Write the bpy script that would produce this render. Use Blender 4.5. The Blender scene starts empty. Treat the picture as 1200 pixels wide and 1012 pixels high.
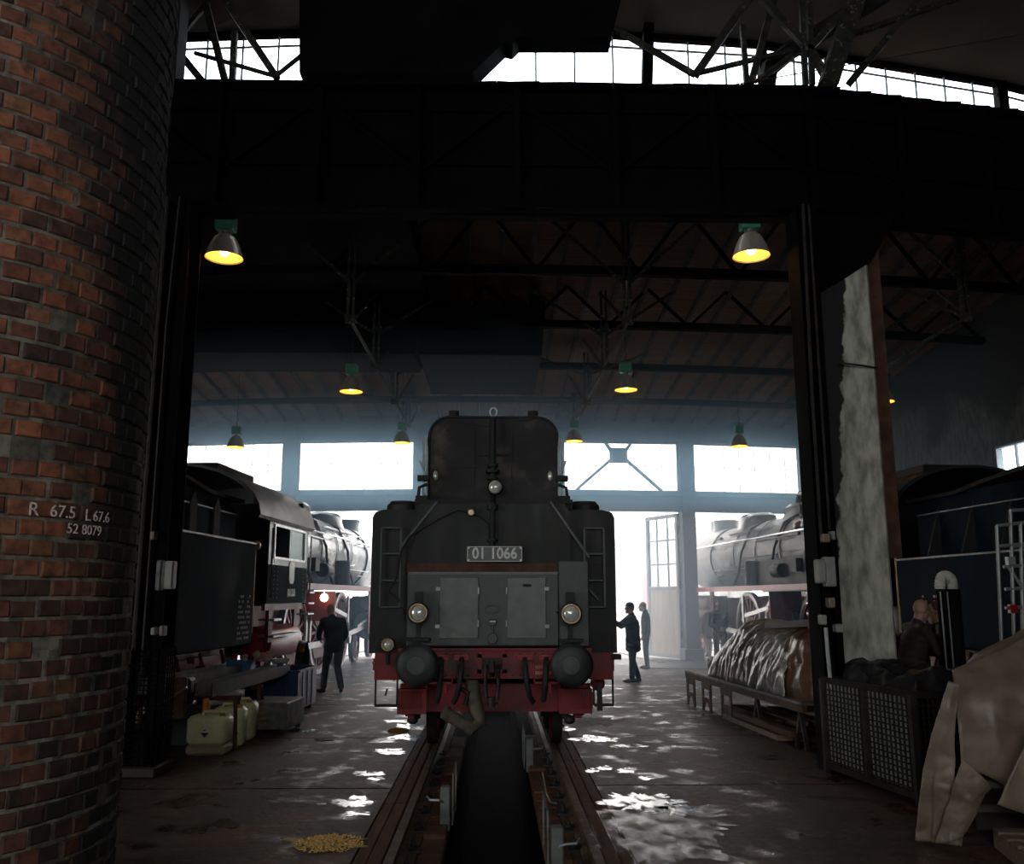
import bpy, bmesh, math, random
from mathutils import Vector, Matrix, Euler, noise
S = bpy.context.scene
C = S.collection
R = math.radians
PI = math.pi
rnd = random.Random(7)

# ------------------------------------------------------------------ camera
F_PX, EYE = 1050.0, 1.85
PITCH = math.atan(194 / F_PX)
YAW = math.atan(20 / (F_PX / math.cos(PITCH)))
cam_data = bpy.data.cameras.new('camera')
cam_data.sensor_fit = 'HORIZONTAL'
cam_data.sensor_width = 36.0
cam_data.lens = 36.0 * F_PX / 1200.0
cam_data.clip_end = 500
cam = bpy.data.objects.new('camera', cam_data)
C.objects.link(cam)
cam.location = (0, 0, EYE)
cam.rotation_euler = (PI / 2 + PITCH, 0, -YAW)
S.camera = cam

# ------------------------------------------------------------------ view, world, daylight
S.view_settings.view_transform = 'Standard'
S.view_settings.look = 'None'
S.view_settings.gamma = 1
S.view_settings.exposure = 0.18
S.cycles.use_denoising = True
S.cycles.max_bounces = 6
S.cycles.diffuse_bounces = 3
S.cycles.glossy_bounces = 3
S.cycles.transparent_max_bounces = 10
S.cycles.volume_bounces = 1
S.cycles.volume_step_rate = 4
S.cycles.volume_max_steps = 64
S.cycles.sample_clamp_indirect = 4
S.cycles.caustics_reflective = False
S.cycles.caustics_refractive = False
W = bpy.data.worlds.new('overcast_sky')
S.world = W
W.use_nodes = True
wn = W.node_tree
bg = wn.nodes['Background']
tc = wn.nodes.new('ShaderNodeTexCoord')
nz = wn.nodes.new('ShaderNodeTexNoise'); nz.inputs['Scale'].default_value = 2.5
cr = wn.nodes.new('ShaderNodeValToRGB')
cr.color_ramp.elements[0].color = (0.90, 0.94, 1.0, 1); cr.color_ramp.elements[1].color = (1.0, 0.985, 0.96, 1)
wn.links.new(tc.outputs['Generated'], nz.inputs['Vector'])
wn.links.new(nz.outputs['Fac'], cr.inputs['Fac'])
wn.links.new(cr.outputs['Color'], bg.inputs['Color'])
SKY = 5.5
bg.inputs['Strength'].default_value = SKY


def sky_portal(loc, rot, sx, sy):
    """Cycles light portal at a real opening: it only guides the sampling of the sky."""
    l = bpy.data.lights.new('daylight_opening', 'AREA')
    l.shape = 'RECTANGLE'; l.size = sx; l.size_y = sy
    l.cycles.is_portal = True
    o = bpy.data.objects.new('daylight_opening', l)
    o.location = loc; o.rotation_euler = rot
    C.objects.link(o)


FARC = (-0.2, 77.3)       # centre of the turntable, the ring of stalls runs round it
BAY = 4.7


def ring(k, rad):
    a = R(k * BAY)
    return (FARC[0] + rad * math.sin(a), FARC[1] - rad * math.cos(a))


for k in (-2, -1, 0, 1, 2):
    x, y = ring(k, 49.9)
    sky_portal((x, y, 3.2), (R(-90), 0, R(k * BAY)), 3.6, 6.6)
# row of windows in the outer wall behind the camera
sky_portal((0.0, -5.95, 4.6), (R(90), 0, 0), 9.0, 2.6)
# unseen side opening left of the camera, added to let daylight in
sky_portal((-12.1, -0.5, 2.9), (R(90), 0, R(-90)), 7.0, 4.2)
# clerestory over the great girder
sky_portal((2.6, 12.0, 9.75), (R(-90), 0, 0), 11.0, 0.9)

CP, SP = math.cos(PITCH), math.sin(PITCH)
_f = Vector((math.sin(YAW) * CP, math.cos(YAW) * CP, SP))
_r = Vector((math.cos(YAW), -math.sin(YAW), 0))
_u = Vector((-math.sin(YAW) * SP, -math.cos(YAW) * SP, CP))


def ray(px, py):
    return _f + _r * ((px - 600) / F_PX) + _u * ((506 - py) / F_PX)


def at(px, py, Y):
    """World point at distance Y that shows at a pixel: used to read sizes off the photograph."""
    d = ray(px, py)
    return Vector((0, 0, EYE)) + d * (Y / d.y)


def gr(px, py, z=0.0):
    d = ray(px, py)
    return Vector((0, 0, EYE)) + d * ((z - EYE) / d.z)


# ------------------------------------------------------------------ materials
def mat(name, col, rough=0.6, metal=0.0, col2=None, scale=4.0, bump=0.0, detail=4.0, spec=0.5, lo=0.35, hi=0.65,
        rough2=None, col3=None, c3=(0.62, 0.7), s3=1.5, stretch=None, emit=None, es=0.0, trans=0.0, coat=0.0):
    m = bpy.data.materials.new(name)
    m.use_nodes = True
    nt = m.node_tree
    b = nt.nodes['Principled BSDF']
    b.inputs['Roughness'].default_value = rough
    b.inputs['Metallic'].default_value = metal
    b.inputs['Specular IOR Level'].default_value = spec
    b.inputs['Coat Weight'].default_value = coat
    if trans:
        b.inputs['Transmission Weight'].default_value = trans
    if emit:
        b.inputs['Emission Color'].default_value = (*emit, 1)
        b.inputs['Emission Strength'].default_value = es
    col2 = col2 or tuple(min(1, c * 1.35 + 0.004) for c in col)
    t = nt.nodes.new('ShaderNodeTexCoord')
    mp = nt.nodes.new('ShaderNodeMapping')
    if stretch:
        mp.inputs['Scale'].default_value = stretch
    n = nt.nodes.new('ShaderNodeTexNoise')
    n.inputs['Scale'].default_value = scale
    n.inputs['Detail'].default_value = detail
    nt.links.new(t.outputs['Object'], mp.inputs['Vector'])
    nt.links.new(mp.outputs['Vector'], n.inputs['Vector'])
    r_ = nt.nodes.new('ShaderNodeValToRGB')
    r_.color_ramp.elements[0].position = lo; r_.color_ramp.elements[0].color = (*col, 1)
    r_.color_ramp.elements[1].position = hi; r_.color_ramp.elements[1].color = (*col2, 1)
    nt.links.new(n.outputs['Fac'], r_.inputs['Fac'])
    out = r_.outputs['Color']
    if col3:
        n3 = nt.nodes.new('ShaderNodeTexNoise'); n3.inputs['Scale'].default_value = s3; n3.inputs['Detail'].default_value = 8
        nt.links.new(mp.outputs['Vector'], n3.inputs['Vector'])
        r3 = nt.nodes.new('ShaderNodeValToRGB')
        r3.color_ramp.elements[0].position = c3[0]; r3.color_ramp.elements[1].position = c3[1]
        nt.links.new(n3.outputs['Fac'], r3.inputs['Fac'])
        mx = nt.nodes.new('ShaderNodeMixRGB')
        nt.links.new(r3.outputs['Color'], mx.inputs['Fac'])
        nt.links.new(out, mx.inputs['Color1'])
        mx.inputs['Color2'].default_value = (*col3, 1)
        out = mx.outputs['Color']
    nt.links.new(out, b.inputs['Base Color'])
    if rough2 is not None:
        mr = nt.nodes.new('ShaderNodeMapRange')
        mr.inputs['To Min'].default_value = rough; mr.inputs['To Max'].default_value = rough2
        mr.inputs['From Min'].default_value = lo; mr.inputs['From Max'].default_value = hi
        nt.links.new(n.outputs['Fac'], mr.inputs['Value'])
        nt.links.new(mr.outputs['Result'], b.inputs['Roughness'])
    if bump:
        bp = nt.nodes.new('ShaderNodeBump')
        bp.inputs['Strength'].default_value = min(1, bump); bp.inputs['Distance'].default_value = 0.02
        nt.links.new(n.outputs['Fac'], bp.inputs['Height'])
        nt.links.new(bp.outputs['Normal'], b.inputs['Normal'])
    return m


M = {}
M['black'] = mat('sooty_black_steel', (0.008, 0.009, 0.010), 0.62, col2=(0.022, 0.023, 0.024), scale=3, rough2=0.8, bump=0.1)
M['soot'] = mat('soot_covered_steel', (0.010, 0.010, 0.010), 0.85, col2=(0.020, 0.019, 0.018), scale=3)
M['tender'] = mat('tender_black_paint', (0.008, 0.009, 0.010), 0.45, spec=0.35, col2=(0.024, 0.026, 0.026), scale=2.2, rough2=0.65, bump=0.08,
                  col3=(0.045, 0.040, 0.032), c3=(0.55, 0.75), s3=2.0, stretch=(1.6, 1, 0.5))
M['tank'] = mat('oil_stained_tank_paint', (0.009, 0.009, 0.009), 0.5, col2=(0.022, 0.020, 0.018), scale=3, rough2=0.7, bump=0.06, spec=0.35,
                col3=(0.085, 0.070, 0.052), c3=(0.53, 0.68), s3=2.6)
M['cabinet'] = mat('worn_grey_black_paint', (0.040, 0.045, 0.044), 0.40, col2=(0.085, 0.092, 0.088), scale=4, rough2=0.55, bump=0.05,
                   stretch=(1, 1, 0.4))
M['buffer'] = mat('greasy_buffer_steel', (0.020, 0.022, 0.022), 0.4, 0.3, col2=(0.045, 0.047, 0.046), scale=5, rough2=0.55, bump=0.05)
M['door'] = mat('scuffed_grey_door_paint', (0.085, 0.094, 0.090), 0.34, col2=(0.17, 0.18, 0.17), scale=5, rough2=0.5, bump=0.05,
                col3=(0.16, 0.15, 0.12), c3=(0.6, 0.72), s3=4)
M['loco'] = mat('polished_black_locomotive_paint', (0.012, 0.016, 0.020), 0.26, col2=(0.030, 0.038, 0.045), scale=1.6, rough2=0.42, bump=0.03,
                coat=0.15)
M['tank_side'] = mat('dull_blue_black_tank_paint', (0.006, 0.012, 0.019), 0.70, col2=(0.012, 0.022, 0.034), scale=1.2, rough2=0.85, spec=0.035)
M['loco_grey'] = mat('dusty_grey_boiler_cladding', (0.04, 0.044, 0.048), 0.35, col2=(0.085, 0.09, 0.095), scale=2.5, rough2=0.5, bump=0.05)
M['red'] = mat('locomotive_red_paint', (0.15, 0.008, 0.011), 0.42, col2=(0.25, 0.014, 0.018), scale=4, rough2=0.6, bump=0.06,
               col3=(0.05, 0.012, 0.010), c3=(0.56, 0.68), s3=3)
M['redrim'] = mat('bright_red_paint', (0.32, 0.012, 0.020), 0.35, col2=(0.42, 0.02, 0.03), scale=3)
M['steel'] = mat('bare_worn_steel', (0.35, 0.36, 0.37), 0.35, 0.9, col2=(0.5, 0.5, 0.5), scale=6)
M['brass'] = mat('dull_brass', (0.45, 0.32, 0.18), 0.35, 0.8)
M['chrome'] = mat('polished_handrail', (0.75, 0.77, 0.8), 0.18, 0.9)
M['rust'] = mat('rusty_brown_steel', (0.055, 0.026, 0.014), 0.75, 0.2, col2=(0.12, 0.055, 0.028), scale=6, bump=0.3)
M['rail'] = mat('worn_rail_steel', (0.07, 0.045, 0.030), 0.6, 0.2, col2=(0.15, 0.10, 0.065), scale=8, spec=0.3)
M['wood'] = mat('oily_brown_timber', (0.040, 0.020, 0.010), 0.7, spec=0.25, col2=(0.12, 0.058, 0.026), scale=3, stretch=(8, 0.7, 8), bump=0.3, rough2=0.8)
M['block'] = mat('dirty_orange_timber_blocks', (0.045, 0.022, 0.012), 0.75, col2=(0.14, 0.060, 0.026), scale=4, bump=0.3)
M['bolt'] = mat('greasy_fastener_steel', (0.03, 0.03, 0.03), 0.5, 0.6)
M['pit'] = mat('oil_black_pit_concrete', (0.0015, 0.0015, 0.0015), 0.95, col2=(0.004, 0.0035, 0.003), scale=3, spec=0.02)
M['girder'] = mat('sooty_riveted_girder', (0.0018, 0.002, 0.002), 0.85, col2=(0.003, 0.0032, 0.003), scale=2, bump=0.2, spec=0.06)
M['truss'] = mat('peeling_truss_paint', (0.018, 0.019, 0.018), 0.7, col2=(0.045, 0.042, 0.034), scale=9, bump=0.2, spec=0.2,
                 col3=(0.15, 0.13, 0.09), c3=(0.60, 0.66), s3=14)
M['planks'] = mat('smoked_roof_boarding', (0.12, 0.068, 0.038), 0.9, col2=(0.18, 0.10, 0.06), scale=2, stretch=(0.6, 8, 1), bump=0.2)
M['rafter'] = mat('smoked_rafter', (0.030, 0.024, 0.019), 0.8, col2=(0.07, 0.055, 0.045), scale=5)
M['roof'] = mat('grey_roof_underside', (0.05, 0.055, 0.055), 0.9, col2=(0.07, 0.075, 0.075), scale=1)
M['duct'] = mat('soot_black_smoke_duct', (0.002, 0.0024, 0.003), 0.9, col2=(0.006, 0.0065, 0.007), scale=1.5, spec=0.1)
M['wall'] = mat('grimy_plaster', (0.025, 0.026, 0.026), 0.9, col2=(0.055, 0.055, 0.052), scale=1.2, bump=0.2)
M['pier'] = mat('grey_blue_steel_pier', (0.030, 0.034, 0.038), 0.7, col2=(0.05, 0.055, 0.06), scale=2)
M['mullion'] = mat('painted_window_bars', (0.25, 0.28, 0.30), 0.6)
M['beige'] = mat('faded_door_boards', (0.30, 0.26, 0.22), 0.7, col2=(0.42, 0.36, 0.31), scale=3, stretch=(6, 6, 0.4), bump=0.1)
M['doorframe'] = mat('grey_door_frame_paint', (0.16, 0.19, 0.22), 0.6)
M['lamp_green'] = mat('green_lamp_gear_box', (0.03, 0.20, 0.11), 0.5, col2=(0.05, 0.28, 0.16), scale=8)
M['lamp_shade'] = mat('brushed_reflector_shade', (0.38, 0.33, 0.27), 0.35, 0.35, col2=(0.6, 0.53, 0.44), scale=6, stretch=(1, 1, 0.2))
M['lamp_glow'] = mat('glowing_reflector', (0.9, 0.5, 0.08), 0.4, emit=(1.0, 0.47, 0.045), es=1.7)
M['bulb'] = mat('glowing_bulb', (1, 0.9, 0.6), 0.4, emit=(1.0, 0.80, 0.36), es=9.0)
M['flood'] = mat('small_orange_lamp', (1, 0.6, 0.4), 0.4, emit=(1.0, 0.55, 0.30), es=6.0)
M['lens'] = mat('ribbed_lamp_glass', (0.55, 0.55, 0.48), 0.15, 0.3, col2=(0.8, 0.8, 0.72), scale=18)
M['plate'] = mat('cast_number_plate', (0.07, 0.075, 0.072), 0.45, 0.4)
M['letter'] = mat('bare_metal_numerals', (0.66, 0.66, 0.60), 0.5, 0.0, col2=(0.80, 0.80, 0.74), scale=20)
M['white'] = mat('chalk_white_paint', (0.62, 0.62, 0.60), 0.8)
M['chalk'] = mat('chalk_marks', (0.85, 0.78, 0.70), 0.95, col2=(0.50, 0.42, 0.36), scale=60)
M['grime_text'] = mat('dirty_painted_lettering', (0.25, 0.25, 0.24), 0.8)
M['red_text'] = mat('pinkish_painted_lettering', (0.45, 0.22, 0.20), 0.8)
M['canister'] = mat('yellowed_plastic_canister', (0.60, 0.61, 0.32), 0.45, col2=(0.75, 0.76, 0.45), scale=5)
M['canister_low'] = mat('brown_liquid_in_canister', (0.30, 0.23, 0.14), 0.5)
M['label_black'] = mat('black_hazard_label', (0.01, 0.01, 0.01), 0.5)
M['orange'] = mat('orange_cap', (0.55, 0.18, 0.03), 0.5)
M['blue'] = mat('blue_plastic_bin', (0.012, 0.035, 0.10), 0.42, col2=(0.018, 0.05, 0.14), scale=3)
M['blue_light'] = mat('bright_blue_plastic', (0.05, 0.17, 0.42), 0.5)
M['rag'] = mat('pinkish_cleaning_rags', (0.55, 0.30, 0.25), 0.9, col2=(0.7, 0.45, 0.40), scale=12, bump=0.3)
M['enamel'] = mat('cream_bowl_enamel', (0.55, 0.50, 0.46), 0.4)
M['yellow'] = mat('hazard_yellow_paint', (0.36, 0.25, 0.04), 0.6, col2=(0.25, 0.16, 0.03), scale=12)
M['iron'] = mat('greasy_iron', (0.016, 0.013, 0.011), 0.6, 0.3, col2=(0.04, 0.032, 0.026), scale=6, bump=0.2)
M['beam_grey'] = mat('weathered_grey_profile', (0.10, 0.10, 0.095), 0.55, 0.3, col2=(0.2, 0.2, 0.19), scale=8, bump=0.2)
M['greenbox'] = mat('dull_green_sheet', (0.022, 0.04, 0.035), 0.6)
M['boxgrey'] = mat('cream_grey_switch_box', (0.26, 0.26, 0.22), 0.5, col2=(0.34, 0.34, 0.29), scale=6)
M['boxbrown'] = mat('old_brown_bakelite', (0.20, 0.14, 0.09), 0.5, col2=(0.28, 0.21, 0.14), scale=6)
M['pitlamp'] = mat('grey_enamel_pit_lamp', (0.10, 0.11, 0.10), 0.6, col2=(0.17, 0.18, 0.165), scale=7)
M['sawdust'] = mat('yellow_sawdust', (0.36, 0.20, 0.05), 0.95, col2=(0.65, 0.42, 0.14), scale=60, bump=0.6)
M['galv'] = mat('dull_galvanised_wire', (0.34, 0.38, 0.35), 0.6, 0.0, col2=(0.50, 0.54, 0.50), scale=7)
M['liner'] = mat('black_plastic_liner', (0.012, 0.012, 0.013), 0.35, scale=4)
M['alu'] = mat('scuffed_aluminium', (0.30, 0.31, 0.30), 0.5, 0.6)
M['pallet'] = mat('grey_brown_pallet_wood', (0.16, 0.11, 0.07), 0.8, col2=(0.26, 0.19, 0.12), scale=4, stretch=(1, 9, 9), bump=0.3)
M['hose_white'] = mat('cream_corrugated_hose', (0.50, 0.50, 0.42), 0.55, col2=(0.62, 0.62, 0.52), scale=9)
M['hose_dark'] = mat('brown_fabric_hose', (0.10, 0.085, 0.06), 0.7, col2=(0.16, 0.14, 0.10), scale=12, bump=0.3)
M['skin'] = mat('skin', (0.50, 0.27, 0.19), 0.55, col2=(0.58, 0.33, 0.25), scale=9)
M['jacket_dark'] = mat('dark_jacket_cloth', (0.016, 0.017, 0.019), 0.9, col2=(0.03, 0.032, 0.034), scale=9, bump=0.2)
M['jacket_brown'] = mat('dark_brown_jacket', (0.024, 0.018, 0.015), 0.8, col2=(0.045, 0.035, 0.030), scale=7, bump=0.2)
M['jacket_navy'] = mat('navy_coat_cloth', (0.016, 0.022, 0.030), 0.9, col2=(0.028, 0.036, 0.046), scale=8, bump=0.2)
M['trouser_grey'] = mat('charcoal_trousers', (0.045, 0.045, 0.048), 0.9, col2=(0.075, 0.075, 0.08), scale=8, bump=0.2)
M['jeans'] = mat('blue_jeans', (0.035, 0.060, 0.095), 0.9, col2=(0.06, 0.09, 0.13), scale=8, bump=0.2)
M['khaki'] = mat('grey_brown_trousers', (0.10, 0.08, 0.07), 0.9)
M['shoe'] = mat('black_shoe_leather', (0.010, 0.010, 0.010), 0.5)
M['hair'] = mat('short_grey_hair', (0.10, 0.08, 0.07), 0.9)
M['foliage'] = mat('misty_foliage', (0.05, 0.09, 0.035), 0.9, col2=(0.10, 0.15, 0.06), scale=3)
M['brickfar'] = mat('distant_render', (0.35, 0.30, 0.26), 0.9)
M['yard'] = mat('wet_yard_ground', (0.22, 0.21, 0.20), 0.5, col2=(0.32, 0.31, 0.30), scale=1.2, rough2=0.8)
M['pitpatch'] = mat('dark_pit_patch', (0.03, 0.035, 0.04), 0.55)
M['water'] = mat('puddle_water', (0.04, 0.038, 0.034), 0.06, spec=0.9, col2=(0.05, 0.047, 0.042), scale=3)


def glass_mat(name, tint, gloss=0.08):
    m = bpy.data.materials.new(name); m.use_nodes = True
    nt = m.node_tree; nt.nodes.clear()
    o = nt.nodes.new('ShaderNodeOutputMaterial'); t = nt.nodes.new('ShaderNodeBsdfTransparent')
    g = nt.nodes.new('ShaderNodeBsdfGlossy'); x = nt.nodes.new('ShaderNodeMixShader')
    n = nt.nodes.new('ShaderNodeTexNoise'); n.inputs['Scale'].default_value = 1.5
    r_ = nt.nodes.new('ShaderNodeValToRGB')
    r_.color_ramp.elements[0].color = (*[c * 0.9 for c in tint], 1); r_.color_ramp.elements[1].color = (*tint, 1)
    nt.links.new(n.outputs['Fac'], r_.inputs['Fac']); nt.links.new(r_.outputs['Color'], t.inputs['Color'])
    g.inputs['Roughness'].default_value = 0.1
    x.inputs['Fac'].default_value = gloss
    nt.links.new(t.outputs[0], x.inputs[1]); nt.links.new(g.outputs[0], x.inputs[2]); nt.links.new(x.outputs[0], o.inputs['Surface'])
    return m


M['glass'] = glass_mat('window_glass', (0.93, 0.97, 1.0))


def puddle_mat(name, p0, p1, scale, rg=0.1):
    m = bpy.data.materials.new(name); m.use_nodes = True
    nt = m.node_tree; b = nt.nodes['Principled BSDF']; o = nt.nodes['Material Output']; L = nt.links
    b.inputs['Base Color'].default_value = (0.05, 0.045, 0.04, 1); b.inputs['Roughness'].default_value = rg; b.inputs['Specular IOR Level'].default_value = 0.9
    t = nt.nodes.new('ShaderNodeTexCoord'); n = nt.nodes.new('ShaderNodeTexNoise'); n.inputs['Scale'].default_value = scale; n.inputs['Detail'].default_value = 12
    mp = nt.nodes.new('ShaderNodeMapping'); mp.inputs['Scale'].default_value = (1.0, 0.55, 1.0)
    L.new(t.outputs['Object'], mp.inputs['Vector']); L.new(mp.outputs['Vector'], n.inputs['Vector'])
    r_ = nt.nodes.new('ShaderNodeValToRGB'); r_.color_ramp.elements[0].position = p0; r_.color_ramp.elements[1].position = p1
    L.new(n.outputs['Fac'], r_.inputs['Fac'])
    tr_ = nt.nodes.new('ShaderNodeBsdfTransparent'); x = nt.nodes.new('ShaderNodeMixShader')
    L.new(r_.outputs['Color'], x.inputs['Fac']); L.new(tr_.outputs[0], x.inputs[1]); L.new(b.outputs[0], x.inputs[2]); L.new(x.outputs[0], o.inputs['Surface'])
    return m


M['puddle'] = puddle_mat('ragged_puddle_film', 0.40, 0.50, 9)
M['wetfilm'] = puddle_mat('speckled_wet_film', 0.38, 0.72, 6, 0.25)
M['cabglass'] = glass_mat('cab_window_glass', (0.6, 0.75, 0.8), 0.25)


def brick_mat(name='old_red_brick', mortar=False):
    m = bpy.data.materials.new(name); m.use_nodes = True
    nt = m.node_tree; b = nt.nodes['Principled BSDF']; L = nt.links
    a = nt.nodes.new('ShaderNodeAttribute'); a.attribute_name = 'tone'
    r_ = nt.nodes.new('ShaderNodeValToRGB'); e = r_.color_ramp.elements
    e[0].position = 0; e[0].color = (0.055, 0.030, 0.022, 1)
    e[1].position = 1; e[1].color = (0.33, 0.115, 0.055, 1)
    if mortar: e[0].color = (0.10, 0.094, 0.072, 1); e[1].color = (0.25, 0.23, 0.18, 1)
    for p, c in () if mortar else ((0.2, (0.10, 0.040, 0.024)), (0.45, (0.17, 0.058, 0.034)), (0.62, (0.23, 0.100, 0.048)), (0.8, (0.27, 0.085, 0.05))):
        x = e.new(p); x.color = (*c, 1)
    L.new(a.outputs['Fac'], r_.inputs['Fac'])
    t = nt.nodes.new('ShaderNodeTexCoord')
    n = nt.nodes.new('ShaderNodeTexNoise'); n.inputs['Scale'].default_value = 22; n.inputs['Detail'].default_value = 6
    L.new(t.outputs['Object'], n.inputs['Vector'])
    ch = nt.nodes.new('ShaderNodeValToRGB'); ch.color_ramp.elements[0].position = 0.42; ch.color_ramp.elements[1].position = 0.72
    L.new(n.outputs['Fac'], ch.inputs['Fac'])
    mx = nt.nodes.new('ShaderNodeMixRGB'); mx.blend_type = 'MULTIPLY'; mx.inputs['Color2'].default_value = (0.35, 0.33, 0.30, 1)
    L.new(ch.outputs['Color'], mx.inputs['Fac']); L.new(r_.outputs['Color'], mx.inputs['Color1'])
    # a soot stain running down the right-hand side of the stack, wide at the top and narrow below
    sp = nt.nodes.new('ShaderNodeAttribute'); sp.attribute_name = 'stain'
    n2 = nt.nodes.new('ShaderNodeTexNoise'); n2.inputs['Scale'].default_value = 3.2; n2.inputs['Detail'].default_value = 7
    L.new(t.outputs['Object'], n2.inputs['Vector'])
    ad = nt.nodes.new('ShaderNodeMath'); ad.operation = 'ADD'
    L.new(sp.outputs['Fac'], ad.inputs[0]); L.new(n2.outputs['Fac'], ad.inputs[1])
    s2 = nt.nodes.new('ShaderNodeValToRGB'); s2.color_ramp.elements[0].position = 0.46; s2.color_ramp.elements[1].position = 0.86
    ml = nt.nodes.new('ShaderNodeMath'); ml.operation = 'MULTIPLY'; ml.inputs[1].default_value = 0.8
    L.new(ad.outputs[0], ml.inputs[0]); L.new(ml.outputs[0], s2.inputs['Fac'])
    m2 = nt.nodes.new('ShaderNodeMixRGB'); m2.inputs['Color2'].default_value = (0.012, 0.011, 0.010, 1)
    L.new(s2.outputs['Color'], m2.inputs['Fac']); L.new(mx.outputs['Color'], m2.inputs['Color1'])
    L.new(m2.outputs['Color'], b.inputs['Base Color'])
    b.inputs['Roughness'].default_value = 0.8
    bp = nt.nodes.new('ShaderNodeBump'); bp.inputs['Strength'].default_value = 0.5; bp.inputs['Distance'].default_value = 0.006
    L.new(n.outputs['Fac'], bp.inputs['Height']); L.new(bp.outputs['Normal'], b.inputs['Normal'])
    return m


M['brick'] = brick_mat()
M['mortar_s'] = brick_mat('old_lime_mortar_joints', True)
M['mortar'] = mat('old_lime_mortar', (0.055, 0.050, 0.038), 0.95, col2=(0.14, 0.130, 0.100), scale=7, bump=0.4, col3=(0.02, 0.018, 0.016), c3=(0.5, 0.62), s3=1.2)


def floor_mat():
    m = bpy.data.materials.new('oily_wet_concrete'); m.use_nodes = True
    nt = m.node_tree; b = nt.nodes['Principled BSDF']; L = nt.links
    t = nt.nodes.new('ShaderNodeTexCoord')

    def noi(scale, det, sy=1.0, off=0.0):
        mp = nt.nodes.new('ShaderNodeMapping'); mp.inputs['Scale'].default_value = (1, sy, 1); mp.inputs['Location'].default_value = (off, 0, 0)
        n = nt.nodes.new('ShaderNodeTexNoise'); n.inputs['Scale'].default_value = scale; n.inputs['Detail'].default_value = det
        L.new(t.outputs['Object'], mp.inputs['Vector']); L.new(mp.outputs['Vector'], n.inputs['Vector'])
        return n

    def ramp(src, p0, p1, c0=(0, 0, 0), c1=(1, 1, 1)):
        r_ = nt.nodes.new('ShaderNodeValToRGB'); e = r_.color_ramp.elements
        e[0].position, e[1].position = p0, p1; e[0].color = (*c0, 1); e[1].color = (*c1, 1)
        L.new(src, r_.inputs['Fac']); return r_

    big = ramp(noi(0.7, 6).outputs['Fac'], 0.35, 0.68, (0.032, 0.022, 0.016), (0.110, 0.073, 0.056))
    fine = ramp(noi(14, 8).outputs['Fac'], 0.35, 0.7, (0.5, 0.5, 0.5), (1.25, 1.2, 1.15))
    mx = nt.nodes.new('ShaderNodeMixRGB'); mx.blend_type = 'MULTIPLY'; mx.inputs['Fac'].default_value = 1
    L.new(big.outputs['Color'], mx.inputs['Color1']); L.new(fine.outputs['Color'], mx.inputs['Color2'])
    rs = ramp(noi(1.1, 5, off=9).outputs['Fac'], 0.56, 0.68)
    m3 = nt.nodes.new('ShaderNodeMixRGB'); m3.inputs['Color2'].default_value = (0.090, 0.040, 0.020, 1)
    L.new(rs.outputs['Color'], m3.inputs['Fac']); L.new(mx.outputs['Color'], m3.inputs['Color1'])
    L.new(m3.outputs['Color'], b.inputs['Base Color'])
    wet = ramp(noi(2.6, 12, sy=0.9, off=3).outputs['Fac'], 0.54, 0.66)
    rr = nt.nodes.new('ShaderNodeMapRange'); rr.inputs['To Min'].default_value = 0.62; rr.inputs['To Max'].default_value = 0.24
    L.new(wet.outputs['Color'], rr.inputs['Value']); L.new(rr.outputs['Result'], b.inputs['Roughness'])
    bp = nt.nodes.new('ShaderNodeBump'); bp.inputs['Strength'].default_value = 0.55; bp.inputs['Distance'].default_value = 0.012
    L.new(noi(16, 9).outputs['Fac'], bp.inputs['Height']); L.new(bp.outputs['Normal'], b.inputs['Normal'])
    b.inputs['Specular IOR Level'].default_value = 0.32
    return m


M['floor'] = floor_mat()


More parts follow.
